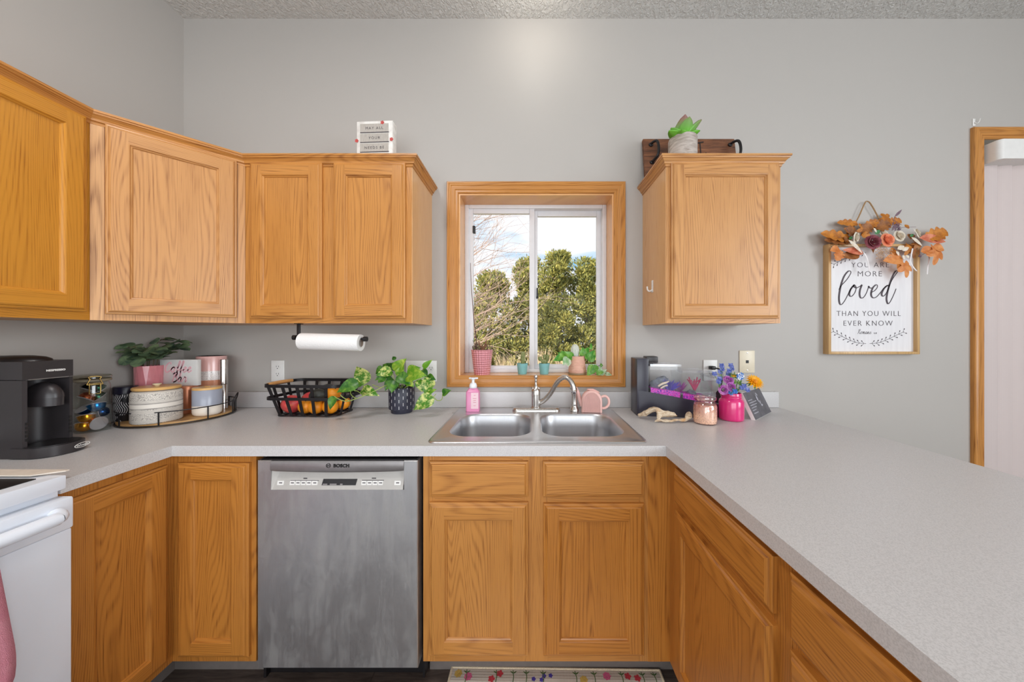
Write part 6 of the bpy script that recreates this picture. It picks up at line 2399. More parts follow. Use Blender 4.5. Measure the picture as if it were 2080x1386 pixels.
# z of mm points out of the face towards the room
mb = MB()
mb.box(0, wid, 0, hgt, -th, -0.0015, 0, 0, mm)
mb.build('block', 'white', c, smooth=0)
mb = MB()
mb.box(0.001, wid - 0.001, 0.001, hgt - 0.001, -0.0016, 0.0, 0, 0, mm)
b = NB('slate_print')
b.bsdf(b.ramp(b.noise(b.obj(), 20, 3), (0.35, rgb(84, 82, 88)), (0.65, rgb(104, 102, 108))), 0.6)
M['slate'] = b.m
mb.build('front_panel', 'slate', c, smooth=0)
mb = MB()
M['chalk'] = plain('chalk_grey', rgb(172, 170, 180), 0.7)
for k, (x0, x1, y0) in enumerate(((0.020, 0.075, 0.088), (0.020, 0.120, 0.076), (0.020, 0.112, 0.064), (0.020, 0.092, 0.052), (0.020, 0.070, 0.040), (0.020, 0.080, 0.026))):
    x = x0
    rr2 = random.Random(k)
    while x < x1:
        w_ = rr2.uniform(0.006, 0.016)
        mb.box(x, min(x + w_, x1), y0, y0 + 0.0042, 0.0, 0.0006, 0, 0, mm)
        x += w_ + 0.004
mb.build('lettering', 'chalk', c, smooth=0)
mb = MB()
for k in range(9):
    a = 0.7 * k
    mb.leaf(mm @ V3((0.150 + 0.006 * math.cos(a * 2), 0.05 + 0.008 * k, 0.0012)), (mm.to_3x3() @ V3((math.cos(a), math.sin(a), 0.02))), mm.to_3x3() @ V3((0, 0, 1)), 0.026, 0.012, 0, 0.0, 0.0, None, 5, 2)
mb.build('flower_print', 'chalk', c, smooth=0)

# ------------------------------------------------------------------ pieces on the wall cabinets
ZU = 2.1375
c = thing('block_sign', 'small white block sign reading May All Your Needs Be on the left wall cabinet', 'sign', (-0.733, 1.57, UZ1), R(-3))
b = NB('whitewash')
b.bsdf(b.ramp(b.noise(b.obj(), 30, 4), (0.35, rgb(216, 210, 204)), (0.6, rgb(236, 233, 228))), 0.6)
M['wash'] = b.m
mb = MB()
mb.box(-0.098, 0.080, -0.012, 0.028, 0.0, 0.212, 0, 0.003)
mb.build('block', 'wash', c)
b = NB('grey_plank_print')
x, y, z = b.sep(b.obj())
b.bsdf(b.mix(b.noise(b.comb(b.math('MULTIPLY', x, 4.0), y, z), 60, 3), rgb(160, 152, 144), rgb(196, 190, 182)), 0.65)
M['plank'] = b.m
words = ['MAY ALL', 'YOUR', 'NEEDS BE', 'FULFILLED']
mb = MB()
m2x = MB()
m3x = MB()
for k, wd in enumerate(words):
    zt_ = 0.198 - k * 0.047
    mb.box(-0.080, 0.060, -0.0135, -0.0122, zt_ - 0.040, zt_, 0)
    m2x.box(-0.080, 0.062, -0.0138, -0.0121, zt_ - 0.0435, zt_ - 0.040, 0)
    if k < 3:
        m2x.text(wd, 0.0175, facing((-0.010, -0.0136, zt_ - 0.027), (1, 0, 0), (0, 0, 1)), 0, 0.0004, 1.35)
mb.build('plank_print', 'plank', c, smooth=0)
m2x.build('lettering', 'ink', c, smooth=0)
for x0, z0_ in ((-0.097, 0.118), (0.075, 0.120), (0.030, 0.202)):
    for i in range(5):
        a = 2 * PI * i / 5
        m3x.leaf((x0, -0.0130, z0_), (math.cos(a), -0.15, math.sin(a)), (0, -1, 0), 0.010, 0.008, 0, 0.0, 0.0, rndprof, 4, 2)
m3x.build('berry_print', plain('berry_red', rgb(192, 74, 70), 0.6), c, smooth=0)

b = NB('rustic_plank')
x, y, z = b.sep(b.obj())
g_ = b.noise(b.comb(b.math('MULTIPLY', x, 0.12), y, z), 46.0, 5.0, 0.65, 0.5)
b.bsdf(b.ramp(g_, (0.28, rgb(52, 34, 26)), (0.50, rgb(112, 70, 46)), (0.74, rgb(152, 100, 66))), 0.6, normal=b.bump(g_, 0.4, 0.003))
M['rustic'] = b.m
c = thing('serving_board', 'rustic dark wooden serving board with black handles leaning on the wall', 'serving board', (0.865, 1.73, UZ1 + 0.001))
c.rotation_euler = (R(-9), 0, 0)
WM[c] = Matrix.Translation(c.location) @ Matrix.Rotation(R(-9), 4, 'X')
mb = MB()
mb.box(-0.240, 0.262, 0.0, 0.022, 0.0, 0.258, 0, 0.004)
mb.build('board', 'rustic', c)
for x0 in (-0.200, 0.232):
    mb = MB()
    mb.tube(smooth_path([(x0, -0.001, 0.218), (x0 + 0.004, -0.022, 0.218), (x0 + 0.016, -0.046, 0.205), (x0 + 0.020, -0.052, 0.165), (x0 + 0.016, -0.046, 0.125), (x0 + 0.004, -0.022, 0.112), (x0, -0.001, 0.112)], 5), 0.0068, 10)
    for z_ in (0.218, 0.112):
        mb.ball((x0, -0.004, z_), 0.013, 0.007, 0.011, 0, 12, 8)
    mb.build('handle', 'blackm', c, smooth=60)
mb = MB()
M['brand'] = plain('burnt_mark', rgb(40, 30, 28), 0.8)
mb.box(0.066, 0.072, -0.0012, 0.0, 0.09, 0.234)
mb.tube([(0.036, -0.0008, 0.226), (0.088, -0.0008, 0.236)], 0.0036, 6)
mb.tube(smooth_path([(0.026, -0.0006, 0.150), (0.056, -0.0006, 0.142), (0.086, -0.0006, 0.146), (0.100, -0.0006, 0.160), (0.096, -0.0006, 0.172)], 4), 0.0026, 6)
mb.build('burnt_mark', 'brand', c, smooth=0)
b = NB('grey_wood_pot')
x, y, z = b.sep(b.obj())
b.bsdf(b.ramp(b.noise(b.comb(x, y, b.math('MULTIPLY', z, 5.0)), 14.0, 4.0, 0.6, 0.8), (0.32, rgb(148, 134, 124)), (0.6, rgb(196, 186, 178))), 0.75)
M['greypot'] = b.m
b = NB('succulent_leaf')
x, y, z = b.sep(b.obj())
b.bsdf(b.ramp(b.math('ADD', z, b.math('MULTIPLY', b.noise(b.obj(), 16), 0.05)), (0.20, rgb(110, 182, 58)), (0.235, rgb(120, 166, 84)), (0.275, rgb(146, 98, 92))), 0.45)
M['succ'] = b.m
c = thing('succulent', 'artificial succulent in a grey wooden pot on the right wall cabinet', 'plant', (0.768, 1.615, UZ1))
mb = MB()
mb.lathe([(0, 0.0), (0.064, 0.0), (0.066, 0.004), (0.067, 0.150), (0.065, 0.156), (0.061, 0.156), (0.058, 0.14), (0.0, 0.138)], 36)
mb.build('pot', 'greypot', c, smooth=40)
mb = MB()
SP = lambda t: (math.sin(PI * min(1, t ** 0.8 * 0.86 + 0.13))) ** 0.75 if t < 0.999 else 0.0
for (dx, dy, dz_, L_, w_) in ((-0.02, -0.3, 1, 0.125, 0.074), (0.0, -0.75, 0.9, 0.105, 0.066), (0.75, -0.25, 0.9, 0.125, 0.056), (-0.9, -0.5, 0.25, 0.096, 0.055), (-0.8, -0.35, 0.62, 0.088, 0.052), (-0.55, 0.2, 0.9, 0.08, 0.05), (0.35, 0.4, 0.95, 0.09, 0.056), (0.8, -0.55, 0.45, 0.075, 0.05), (0.15, 0.1, 1.0, 0.10, 0.06), (-0.5, -0.9, 0.2, 0.075, 0.05)):
    d = V3((dx, dy, dz_)).normalized()
    up = V3((-dx, -dy, 0.35)) if abs(dx) + abs(dy) > 0.2 else V3((0, -1, 0.2))
    mb.leaf((dx * 0.012, dy * 0.012, 0.138), d, up, L_, w_ * 1.18, 0, 0.45, -0.08, SP, 8, 6)
md_ = mb.build('rosette', 'succ', c, smooth=80)
sm = md_.modifiers.new('thickness', 'SOLIDIFY')
sm.thickness = 0.007
sm.offset = 0
mb = MB()
mb.box(-0.0035, 0.0, -0.010, 0.010, 0.0, 0.062, 0, 0.0015)
mb.tube(smooth_path([(-0.004, 0, 0.012), (-0.016, 0, 0.006), (-0.026, 0, 0.014), (-0.028, 0, 0.030)], 4), 0.004, 8)
o = mb.build('adhesive_hook', 'white', None, loc=(UX0 - 0.003, 1.655, 1.532), smooth=50)
tag(o, 'white stick-on hook on the side of the right wall cabinet', 'hook')

# ------------------------------------------------------------------ wall sign and autumn swag
SX, SZ0, SZ1 = 1.886, 1.209, 1.812
sw = 0.249
c = thing('wall_sign', 'framed white wall sign with dark lettering about being loved', 'sign', (SX, YW, SZ0))
M['fwood'] = oak('light_frame_wood', rgb(206, 168, 116), rgb(160, 118, 74))
mb = MB()
D = 0.035
mb.box(-sw, -sw + 0.014, -D, 0, 0, SZ1 - SZ0, 0, 0.001)
mb.box(sw - 0.014, sw, -D, 0, 0, SZ1 - SZ0, 0, 0.001)
mb.box(-sw + 0.014, sw - 0.014, -D, 0, 0, 0.014, 0, 0.001)
mb.box(-sw + 0.014, sw - 0.014, -D, 0, SZ1 - SZ0 - 0.014, SZ1 - SZ0, 0, 0.001)
mb.build('frame', 'fwood', c)
b = NB('whitewashed_board')
x, y, z = b.sep(b.obj())
b.bsdf(b.mix(b.noise(b.comb(x, y, b.math('MULTIPLY', z, 0.06)), 60, 3), rgb(238, 236, 238), rgb(218, 215, 218)), 0.6)
M['wboard'] = b.m
mb = MB()
mb.box(-sw + 0.014, sw - 0.014, -0.016, -0.006, 0.014, SZ1 - SZ0 - 0.014)
mb.build('board', 'wboard', c, smooth=0)
YF_ = -0.0164
px2 = lambda zx, zy: V3((-0.249 + (zx - 175) / 3.959 * (YW - 0.016) / FPX * 0.985, YF_, (1308 - zy) / 3.959 * (YW - 0.016) / FPX))
mb = MB()
M['signink'] = plain('charcoal_sign_ink', rgb(84, 76, 82), 0.8)


def sg_text(txt, zy_base, zy_top, zx0, zx1):
    h = (zy_base - zy_top) / 3.959 * (YW - 0.016) / FPX
    p0, p1 = px2(zx0, zy_base), px2(zx1, zy_base)
    t2 = MB()
    t2.text(txt, h / 0.70, Matrix.Identity(4), 0, 0.0004, 1.22, 'LEFT', -0.0006)
    xs = [v.co.x for v in t2.bm.verts]
    sc = (p1.x - p0.x) / (max(xs) - min(xs))
    mm = facing(p0, (1, 0, 0), (0, 0, 1)) @ Matrix.Diagonal((sc, 1, 1, 1)) @ Matrix.Translation((-min(xs), 0, 0))
    mb.text(txt, h / 0.70, mm, 0, 0.0004, 1.22, 'LEFT', -0.0006)
    t2.bm.free()


sg_text('YOU ARE', 610, 570, 385, 692)
sg_text('MORE', 683, 640, 438, 634)
sg_text('THAN YOU WILL', 1002, 960, 265, 788)
sg_text('EVER KNOW', 1080, 1038, 322, 722)
script(mb, 'Romans', 0.0125, facing(px2(490, 1146), (1, 0, 0), (0, 0, 1)), 0, 0.10, 0.0004, 0.25, 1.0)
mb.text('5:8', 0.0125, facing(px2(580, 1146), (1, 0, 0), (0, 0, 1)), 0, 0.0004, 1.1)
# hand-lettered loved
love = [[(284, 792), (300, 760), (345, 712), (378, 662), (378, 642), (356, 644), (322, 690), (296, 770), (284, 850), (290, 902), (306, 908), (330, 880), (362, 820), (388, 770), (408, 752), (396, 766), (378, 790), (368, 822), (374, 842), (392, 840), (414, 812), (424, 774), (412, 752), (404, 760), (424, 776), (456, 762), (470, 752), (456, 790), (452, 830), (462, 856), (484, 852), (506, 820), (522, 778), (524, 762), (536, 776), (556, 776)],
        [(545, 812), (572, 800), (594, 776), (598, 756), (584, 752), (562, 772), (548, 806), (548, 840), (564, 856), (590, 848), (620, 816), (650, 778), (676, 756), (690, 758), (672, 762), (648, 786), (632, 822), (640, 842), (660, 832), (684, 790), (712, 720), (752, 660), (766, 642), (764, 636), (738, 650), (706, 720), (682, 800), (672, 862), (680, 900), (694, 898), (716, 862), (740, 808), (750, 782)]]
for st in love:
    pts = smooth_path([px2(a, b_) for a, b_ in st], 5)
    n = len(pts)
    rings = []
    for i in range(n):
        t_ = (pts[min(i + 1, n - 1)] - pts[max(i - 1, 0)])
        t_ = t_.normalized() if t_.length > 1e-7 else V3((1, 0, 0))
        ww = 0.0022 + 0.0028 * max(0.0, -t_.z) ** 1.5
        nn = V3((-t_.z, 0, t_.x)) * ww
        rings.append([pts[i] + nn, pts[i] - nn, pts[i] - nn + V3((0, -0.0006, 0)), pts[i] + nn + V3((0, -0.0006, 0))])
    mb.loft(rings, 0, True, True, True)


def sprig(pts, flip):
    pp = smooth_path([px2(*p) for p in pts], 6)
    mb.strip(pp, 0.0020, 0.0008, (0, 1, 0))
    mb.tube(pp, 0.0010, 4)
    for i in range(2, len(pp) - 1, 3):
        t_ = (pp[i + 1] - pp[i - 1]).normalized()
        for sd in (-1, 1):
            d = (t_ * 0.8 + V3((-t_.z, 0, t_.x)) * sd * 0.8)
            mb.tube([pp[i], pp[i] + d * 0.012], 0.0008, 4)
            mb.leaf(pp[i] + d * 0.011, d, (0, -1, 0), 0.011, 0.0055, 0, 0, 0, rndprof, 5, 2)


sprig([(505, 1224), (440, 1218), (370, 1195), (300, 1160), (235, 1125)], 1)
sprig([(535, 1224), (600, 1218), (670, 1195), (745, 1160), (815, 1128)], 1)
sprig([(505, 490), (440, 505), (370, 530), (300, 555), (240, 588)], 1)
mb.build('lettering', 'signink', c, smooth=0)
mb = MB()
ty = -0.020
tw = [px2(390, 300), px2(440, 200), px2(490, 92), px2(512, 84), px2(532, 100), px2(580, 180), px2(640, 300)]
for k in range(2):
    mb.tube(smooth_path([V3((p.x + 0.0016 * k, ty - 0.002 * k, p.z)) for p in tw], 6), 0.0022, 6)
mb.tube([V3((tw[0].x, ty, tw[0].z)), V3((tw[0].x - 0.015, -0.006, SZ1 - SZ0 - 0.006))], 0.002, 6)
mb.tube([V3((tw[-1].x, ty, tw[-1].z)), V3((tw[-1].x + 0.015, -0.006, SZ1 - SZ0 - 0.006))], 0.002, 6)
mb.build('twine', plain('jute_twine', rgb(176, 142, 104), 0.9, var=0.3, scale=400), c, smooth=60)

sg = thing('autumn_swag', 'garland of orange fall leaves and paper roses draped over the wall sign', 'garland', (SX, YW - 0.05, SZ1))


def zg(x, y, Y=1.745):
    return at(1660 + x / 7.4286, 400 + y / 7.4286, Y)


M['fall1'] = leafmat('amber_fall_leaf', rgb(168, 96, 26), rgb(216, 138, 46), 30, 0.38, 0.64, 0.55, 0.2)
M['fall2'] = leafmat('orange_fall_leaf', rgb(206, 118, 52), rgb(232, 158, 92), 30, 0.38, 0.64, 0.55, 0.2)
M['fall3'] = leafmat('brown_fall_leaf', rgb(126, 74, 34), rgb(176, 112, 56), 30, 0.38, 0.64, 0.55, 0.2)
M['fall4'] = leafmat('coral_fall_leaf', rgb(206, 104, 74), rgb(232, 150, 116), 30, 0.38, 0.64, 0.55, 0.2)
OAKP = lambda t: (math.sin(PI * min(1, t * 0.93 + 0.05)) ** 0.6) * (0.62 + 0.38 * abs(math.sin(t * PI * 4.0)))
PLAIN = lambda t: math.sin(PI * t ** 0.8) ** 0.9


def maple(mb, base, tip, wdt, mi=0, lobes=5):
    """five pointed leaf: polar outline on a slightly cupped fan"""
    base, tip = V3(base), V3(tip)
    d = tip - base
    L = d.length
    d.normalize()
    nrm = V3((0.1, -1, 0.15))
    nrm = (nrm - d * nrm.dot(d)).normalized()
    s_ = d.cross(nrm)
    cpt = base + d * L * 0.36
    c0 = mb.v(cpt + nrm * 0.006)
    n = 40
    ring, mid = [], []
    for k in range(n):
        a = -PI + 2 * PI * k / n
        w = abs(math.cos(a * lobes / 2.0)) ** 1.3
        r = L * (0.30 + 0.34 * w * (0.55 + 0.45 * math.cos(a / 2) ** 2)) * (1.0 if abs(a) < 2.6 else 0.75)
        sx_ = wdt / L
        p = cpt + d * r * math.cos(a) + s_ * r * math.sin(a) * sx_
        ring.append(mb.v(p - nrm * 0.004 * math.cos(a * lobes)))
        mid.append(mb.v(cpt + (p - cpt) * 0.5 + nrm * 0.005))
    for k in range(n):
        k2 = (k + 1) % n
        mb.face((mid[k], mid[k2], c0), mi)
        mb.face((ring[k], ring[k2], mid[k2], mid[k]), mi)


SWL = [  # base, tip, width, kind (0 oak 1 maple 2 plain), material, depth
    (500, 650, 80, 540, 150, 0, 0, 1.750), (470, 690, 130, 640, 110, 0, 2, 1.748), (610, 410, 320, 380, 95, 0, 0, 1.765), (640, 640, 420, 470, 120, 0, 2, 1.752),
    (700, 560, 640, 400, 150, 1, 0, 1.755), (640, 520, 840, 440, 130, 0, 2, 1.748), (690, 480, 930, 350, 110, 0, 0, 1.756), (820, 480, 1120, 400, 150, 0, 2, 1.752), (950, 300, 1130, 380, 190, 1, 0, 1.765),
    (1060, 400, 1280, 350, 110, 0, 0, 1.760), (840, 440, 1060, 470, 110, 2, 2, 1.752), (700, 620, 740, 520, 110, 2, 0, 1.742), (1620, 630, 1980, 510, 170, 0, 0, 1.742), (1540, 620, 1970, 665, 115, 2, 3, 1.738),
    (1440, 680, 1580, 760, 150, 1, 2, 1.744), (1560, 830, 1780, 780, 100, 2, 1, 1.735), (1740, 750, 1930, 800, 110, 2, 1, 1.735), (1800, 740, 1770, 1030, 230, 1, 1, 1.732), (1400, 700, 1470, 930, 170, 1, 2, 1.752),
    (700, 850, 400, 790, 90, 2, 3, 1.738), (640, 880, 360, 890, 110, 2, 2, 1.742), (330, 780, 200, 810, 90, 2, 1, 1.740), (330, 800, 300, 960, 130, 0, 1, 1.742), (1390, 720, 1330, 880, 150, 1, 0, 1.745),
    (1290, 930, 1010, 960, 140, 2, 1, 1.735), (1300, 970, 1360, 1220, 210, 1, 1, 1.732), (1280, 1000, 1210, 1080, 90, 2, 0, 1.734), (1330, 460, 1380, 430, 60, 2, 0, 1.75), (850, 840, 820, 780, 80, 2, 2, 1.742), (470, 620, 440, 700, 110, 2, 2, 1.745),
    (1380, 560, 1420, 640, 110, 2, 2, 1.752), (560, 460, 450, 560, 110, 2, 2, 1.757), (1180, 800, 1100, 860, 90, 2, 0, 1.744),
]
lf = {}
for bx_, by_, tx_, ty_, w_, kd, mt, Y in SWL:
    p0, p1 = zg(bx_, by_, Y + 0.004), zg(tx_, ty_, Y - 0.006)
    d = p1 - p0
    ww = w_ / 7.4286 * Y / FPX * (1.1 if kd == 1 else 1.4)
    k = mt
    lf.setdefault(k, MB())
    if kd == 1:
        maple(lf[k], p0, p1, ww)
    else:
        lf[k].leaf(p0, d, (0.15, -1, 0.3), d.length, ww, 0, 0.25, 0.06, OAKP if kd == 0 else PLAIN, 26 if kd == 0 else 8, 4)
for k in sorted(lf):
    lf[k].build('fall_leaves', 'fall%d' % (k + 1), sg, True, smooth=80)
M['burg'] = leafmat('burgundy_paper', rgb(122, 52, 66), rgb(166, 92, 100), 50, 0.4, 0.66, 0.8, 0.15)
M['coralp'] = leafmat('coral_paper', rgb(244, 140, 100), rgb(252, 178, 138), 50, 0.4, 0.66, 0.8, 0.2)
M['creamp'] = leafmat('cream_paper', rgb(228, 214, 192), rgb(246, 240, 228), 50, 0.4, 0.66, 0.8, 0.2)
for (x, y, Y, nr, rad, mt) in ((870, 670, 1.725, (-0.1, -1, 0.1), 0.044, 'burg'), (1090, 640, 1.722, (0.1, -1, 0.15), 0.042, 'coralp'), (1265, 580, 1.735, (0.1, -1, 0.2), 0.035, 'creamp'), (610, 610, 1.735, (0.5, -0.8, -0.1), 0.033, 'creamp'), (1530, 540, 1.738, (0.5, -0.7, 0.3), 0.033, 'creamp'), (1020, 545, 1.742, (0, -1, 0.5), 0.024, 'creamp')):
    mb = MB()
    rosette(mb, zg(x, y, Y), nr, rad, 5, 0, x)
    mb.build('paper_rose', mt, sg, True, smooth=70)
for (a, b_, c_, d_, w_) in ((470, 650, 700, 850, 70), (1420, 610, 1600, 740, 60), (1210, 790, 1320, 740, 70), (1280, 810, 1390, 760, 60), (1190, 820, 1240, 890, 50), (1290, 880, 1320, 950, 50), (1340, 880, 1390, 930, 50), (850, 470, 900, 540, 40)):
    mb = MB()
    p0, p1 = zg(a, b_, 1.732), zg(c_, d_, 1.728)
    mb.leaf(p0, p1 - p0, (0.1, -1, 0.2), (p1 - p0).length, w_ / 7.4286 * 1.73 / FPX, 0, 0.2, 0.05, PLAIN, 7, 3)
    mb.build('paper_bud', 'creamp', sg, True, smooth=80)
mb = MB()
rnd = random.Random(8)
for k in range(60):
    q = zg(rnd.uniform(880, 1130), rnd.uniform(770, 930), rnd.uniform(1.725, 1.745))
    q2 = zg(990, 800, 1.745)
    mb.tube([q2 + (q - q2) * 0.3, q], 0.0006, 4)
    mb.ball(q, 0.0024, 0.0024, 0.0024, 0, 6, 4)
mb.build('dried_filler', plain('dried_beige', rgb(206, 172, 140), 0.8), sg, True, smooth=60)
mb = MB()
mb.leaf(zg(1165, 300, 1.75), zg(1280, 190, 1.748) - zg(1165, 300, 1.75), (0, -1, 0), 0.055, 0.014, 0, 0.3, 0, PLAIN, 6, 3)
for k in range(34):
    q = zg(rnd.uniform(1060, 1240), rnd.uniform(420, 520), 1.748)
    mb.leaf(q, (rnd.uniform(-1, 1), -0.5, rnd.uniform(0, 1)), (0, -1, 0), 0.014, 0.007, 0, 0.2, 0, None, 4, 2)
for a, b_, c_, d_ in ((1060, 470, 1490, 455), (1130, 340, 1270, 420), (1165, 300, 1140, 480), (480, 540, 440, 470), (1540, 900, 1620, 855), (990, 850, 1160, 850)):
    mb.tube([zg(a, b_, 1.75), zg(c_, d_, 1.745)], 0.0010, 5)
for x, y in ((1540, 895), (1560, 900), (1550, 880)):
    mb.ball(zg(x, y, 1.735), 0.0042, 0.0042, 0.0042, 0, 10, 8)
mb.build('purple_sprigs', plain('dusty_purple', rgb(116, 92, 104), 0.8), sg, True, smooth=60)
mb = MB()
for q in ((910, 520, 0.03), (520, 600, 0.02), (1440, 560, 0.02)):
    p0 = zg(q[0] - 40, q[1] + 40, 1.742)
    mb.leaf(p0, (0.8, -0.3, 0.7), (0, -1, 0.2), q[2], q[2] * 0.7, 0, 0.2, 0.1, PLAIN, 6, 3)
mb.build('green_leaves', plain('rich_green', rgb(58, 122, 66), 0.6), sg, True, smooth=60)
M['ribbon'] = glass('sheer_ribbon', (0.90, 0.88, 0.88, 1), 0.3, 0.4, 0.10)
mb = MB()
for pts in ([(700, 840), (740, 900), (770, 1000), (790, 1130)], [(1440, 780), (1420, 880), (1410, 980), (1450, 1060), (1500, 1120)], [(1680, 850), (1690, 950), (1670, 1050), (1660, 1170)]):
    pp = smooth_path([zg(a, b_, 1.738 if a < 1600 else 1.755) for a, b_ in pts], 6)
    mb.strip(pp, 0.011, 0.0008, (1, 0.25, 0))
mb.build('ribbon', plain('white_sheer_ribbon', rgb(232, 226, 226), 0.6), sg, True, smooth=60)
# ------------------------------------------------------------------ rug
b = NB('rug_weave')
x, y, z = b.sep(b.obj())
w_ = b.math('SINE', b.math('MULTIPLY', y, 620.0))
w2 = b.math('SINE', b.math('MULTIPLY', x, 520.0))
b.bsdf(b.mix(b.math('MULTIPLY_ADD', w_, 0.25, 0.6), rgb(222, 212, 200), rgb(250, 244, 234)), 0.95, normal=b.bump(b.math('ADD', w_, b.math('MULTIPLY', w2, 0.5)), 0.12, 0.002))
M['rug'] = b.m
M['rugedge'] = plain('rug_binding', rgb(232, 216, 188), 0.95, var=0.2, scale=300)
RX0, RX1, RY1_ = -0.308, 0.505, 1.262
rg = thing('rug', 'woven cream runner rug with embroidered flowers in front of the sink cabinet', 'rug', (0.1, 0.98, 0), R(-0.8))
mb = MB()
hw_, hd_ = 0.405, 0.285
mb.box(-hw_, hw_, -hd_, hd_, 0.0005, 0.008, 0, 0.002)
mb.build('weave', 'rug', rg)
mb = MB()
for p, q in (((-hw_, -hd_), (hw_, -hd_)), ((hw_, -hd_), (hw_, hd_)), ((hw_, hd_), (-hw_, hd_)), ((-hw_, hd_), (-hw_, -hd_))):
    mb.tube([(p[0], p[1], 0.0058), (q[0], q[1], 0.0058)], 0.0052, 8)
mb.build('binding', 'rugedge', rg, smooth=60)
cols = {'r': rgb(206, 64, 76), 'p': rgb(222, 104, 148), 'v': rgb(82, 66, 168), 'y': rgb(214, 178, 92), 'g': rgb(86, 112, 62)}
for k_, v_ in cols.items():
    M['rug' + k_] = plain('rug_thread_' + k_, v_, 0.95, var=0.2, scale=300)


def daisy(mb, x, y, r, n=5):
    for i in range(n):
        a = 2 * PI * i / n
        mb.leaf((x, y, 0.0084), (math.cos(a), math.sin(a), 0.02), (0, 0, 1), r, r * 0.75, 0, 0.05, 0, rndprof, 5, 2)


sets = {k: MB() for k in cols}
rows_y = [0.262, 0.236, 0.20, 0.16, 0.12, 0.07, 0.02, -0.03, -0.08, -0.13, -0.18, -0.23]
for rep in range(3):
    for off, kind in ((-0.375, 'y'), (-0.335, 'p'), (-0.245, 'r'), (-0.215, 'r'), (-0.085, 'v'), (-0.055, 'v'), (-0.02, 'v'), (-0.045, 'v'), (0.105, 'y'), (0.195, 'p'), (0.275, 'r'), (0.310, 'r')):
        j = (abs(hash((off, rep)) % 7) / 7.0) if False else ((off * 37 + rep * 0.31) % 1.0)
        yy = 0.264 - rep * 0.17 - 0.022 * j
        daisy(sets[kind], off, yy, 0.016 if kind in 'yp' else (0.009 if kind == 'v' else 0.014), 7 if kind in 'yp' else 5)
        if kind in 'yp':
            daisy(sets[kind], off, yy, 0.010, 6)
    for gx in (-0.345, -0.23, -0.165, -0.115, -0.05, 0.075, 0.145, 0.25, 0.33, 0.375):
        yy = 0.276 - rep * 0.17
        sets['g'].strip([(gx, yy, 0.0085), (gx + 0.004, yy - 0.025, 0.0085), (gx + 0.001, yy - 0.055, 0.0085)], 0.0008, 0.003, (0, 0, 1))
        for sd in (-1, 1):
            sets['g'].leaf((gx + 0.002, yy - 0.012, 0.0085), (sd, 0.7, 0.02), (0, 0, 1), 0.016, 0.005, 0, 0, 0, None, 4, 2)
nm = {'r': 'red_flowers', 'p': 'pink_flowers', 'v': 'violet_flowers', 'y': 'yellow_flowers', 'g': 'green_stems'}
for k_ in sets:
    sets[k_].build(nm[k_], 'rug' + k_, rg, smooth=0)

# ------------------------------------------------------------------ lamp over the sink
lt = thing('ceiling_light', 'small flush ceiling light above the sink', 'ceiling light', (0.03, 1.50, ZC))
mb = MB()
mb.lathe([(0.0, 0.0), (0.085, 0.0), (0.085, -0.018), (0.070, -0.022)], 32)
mb.build('lamp_base', 'white', lt, smooth=40)
bb = NB('lit_bulb')
em = bb.n('Emission', Strength=4.0)
bb.put(em.inputs['Color'], rgb(255, 244, 226))
bb.t.links.new(em.outputs[0], bb.out.inputs[0])
mb = MB()
mb.ball((0, 0, -0.045), 0.03, 0.03, 0.035, 0, 16, 12)
mb.build('bulb', bb.m, lt, smooth=60)
lamp('sink_light', 'POINT', (0.03, 1.50, ZC - 0.13), (0, 0, 0), 2.2, (1.0, 0.95, 0.86), shadow_soft_size=0.05)

# ------------------------------------------------------------------ outdoors
b = NB('winter_lawn')
b.bsdf(b.ramp(b.noise(b.obj(), 1.5, 4), (0.35, rgb(150, 138, 100)), (0.65, rgb(196, 184, 150))), 0.95)
gm = b.m
o = struct(MB().box(-40, 40, YW + T + 0.02, 60, -0.75, -0.65).build('ground', gm, smooth=0))
b = NB('juniper_foliage')
rn = b.n('NewGeometry')
f1 = b.noise(b.obj(), 2.0, 3.0)
f2 = b.math('MULTIPLY_ADD', rn.outputs['Random Per Island'], 0.5, b.math('MULTIPLY', f1, 0.5))
colr = b.ramp(f2, (0.22, rgb(86, 96, 58)), (0.5, rgb(142, 142, 76)), (0.8, rgb(200, 188, 104)))
p_ = b.n('BsdfPrincipled')
b.put(p_.inputs['Base Color'], colr)
b.put(p_.inputs['Roughness'], 0.8)
t_ = b.n('BsdfTranslucent')
b.put(t_.inputs[0], colr)
mx = b.n('MixShader')
b.put(mx.inputs[0], 0.25)
b.t.links.new(p_.outputs[0], mx.inputs[1])
b.t.links.new(t_.outputs[0], mx.inputs[2])
b.t.links.new(mx.outputs[0], b.out.inputs[0])
M['juniper'] = b.m
M['barkg'] = plain('tree_bark', rgb(120, 102, 92), 0.9, var=0.3, scale=12)


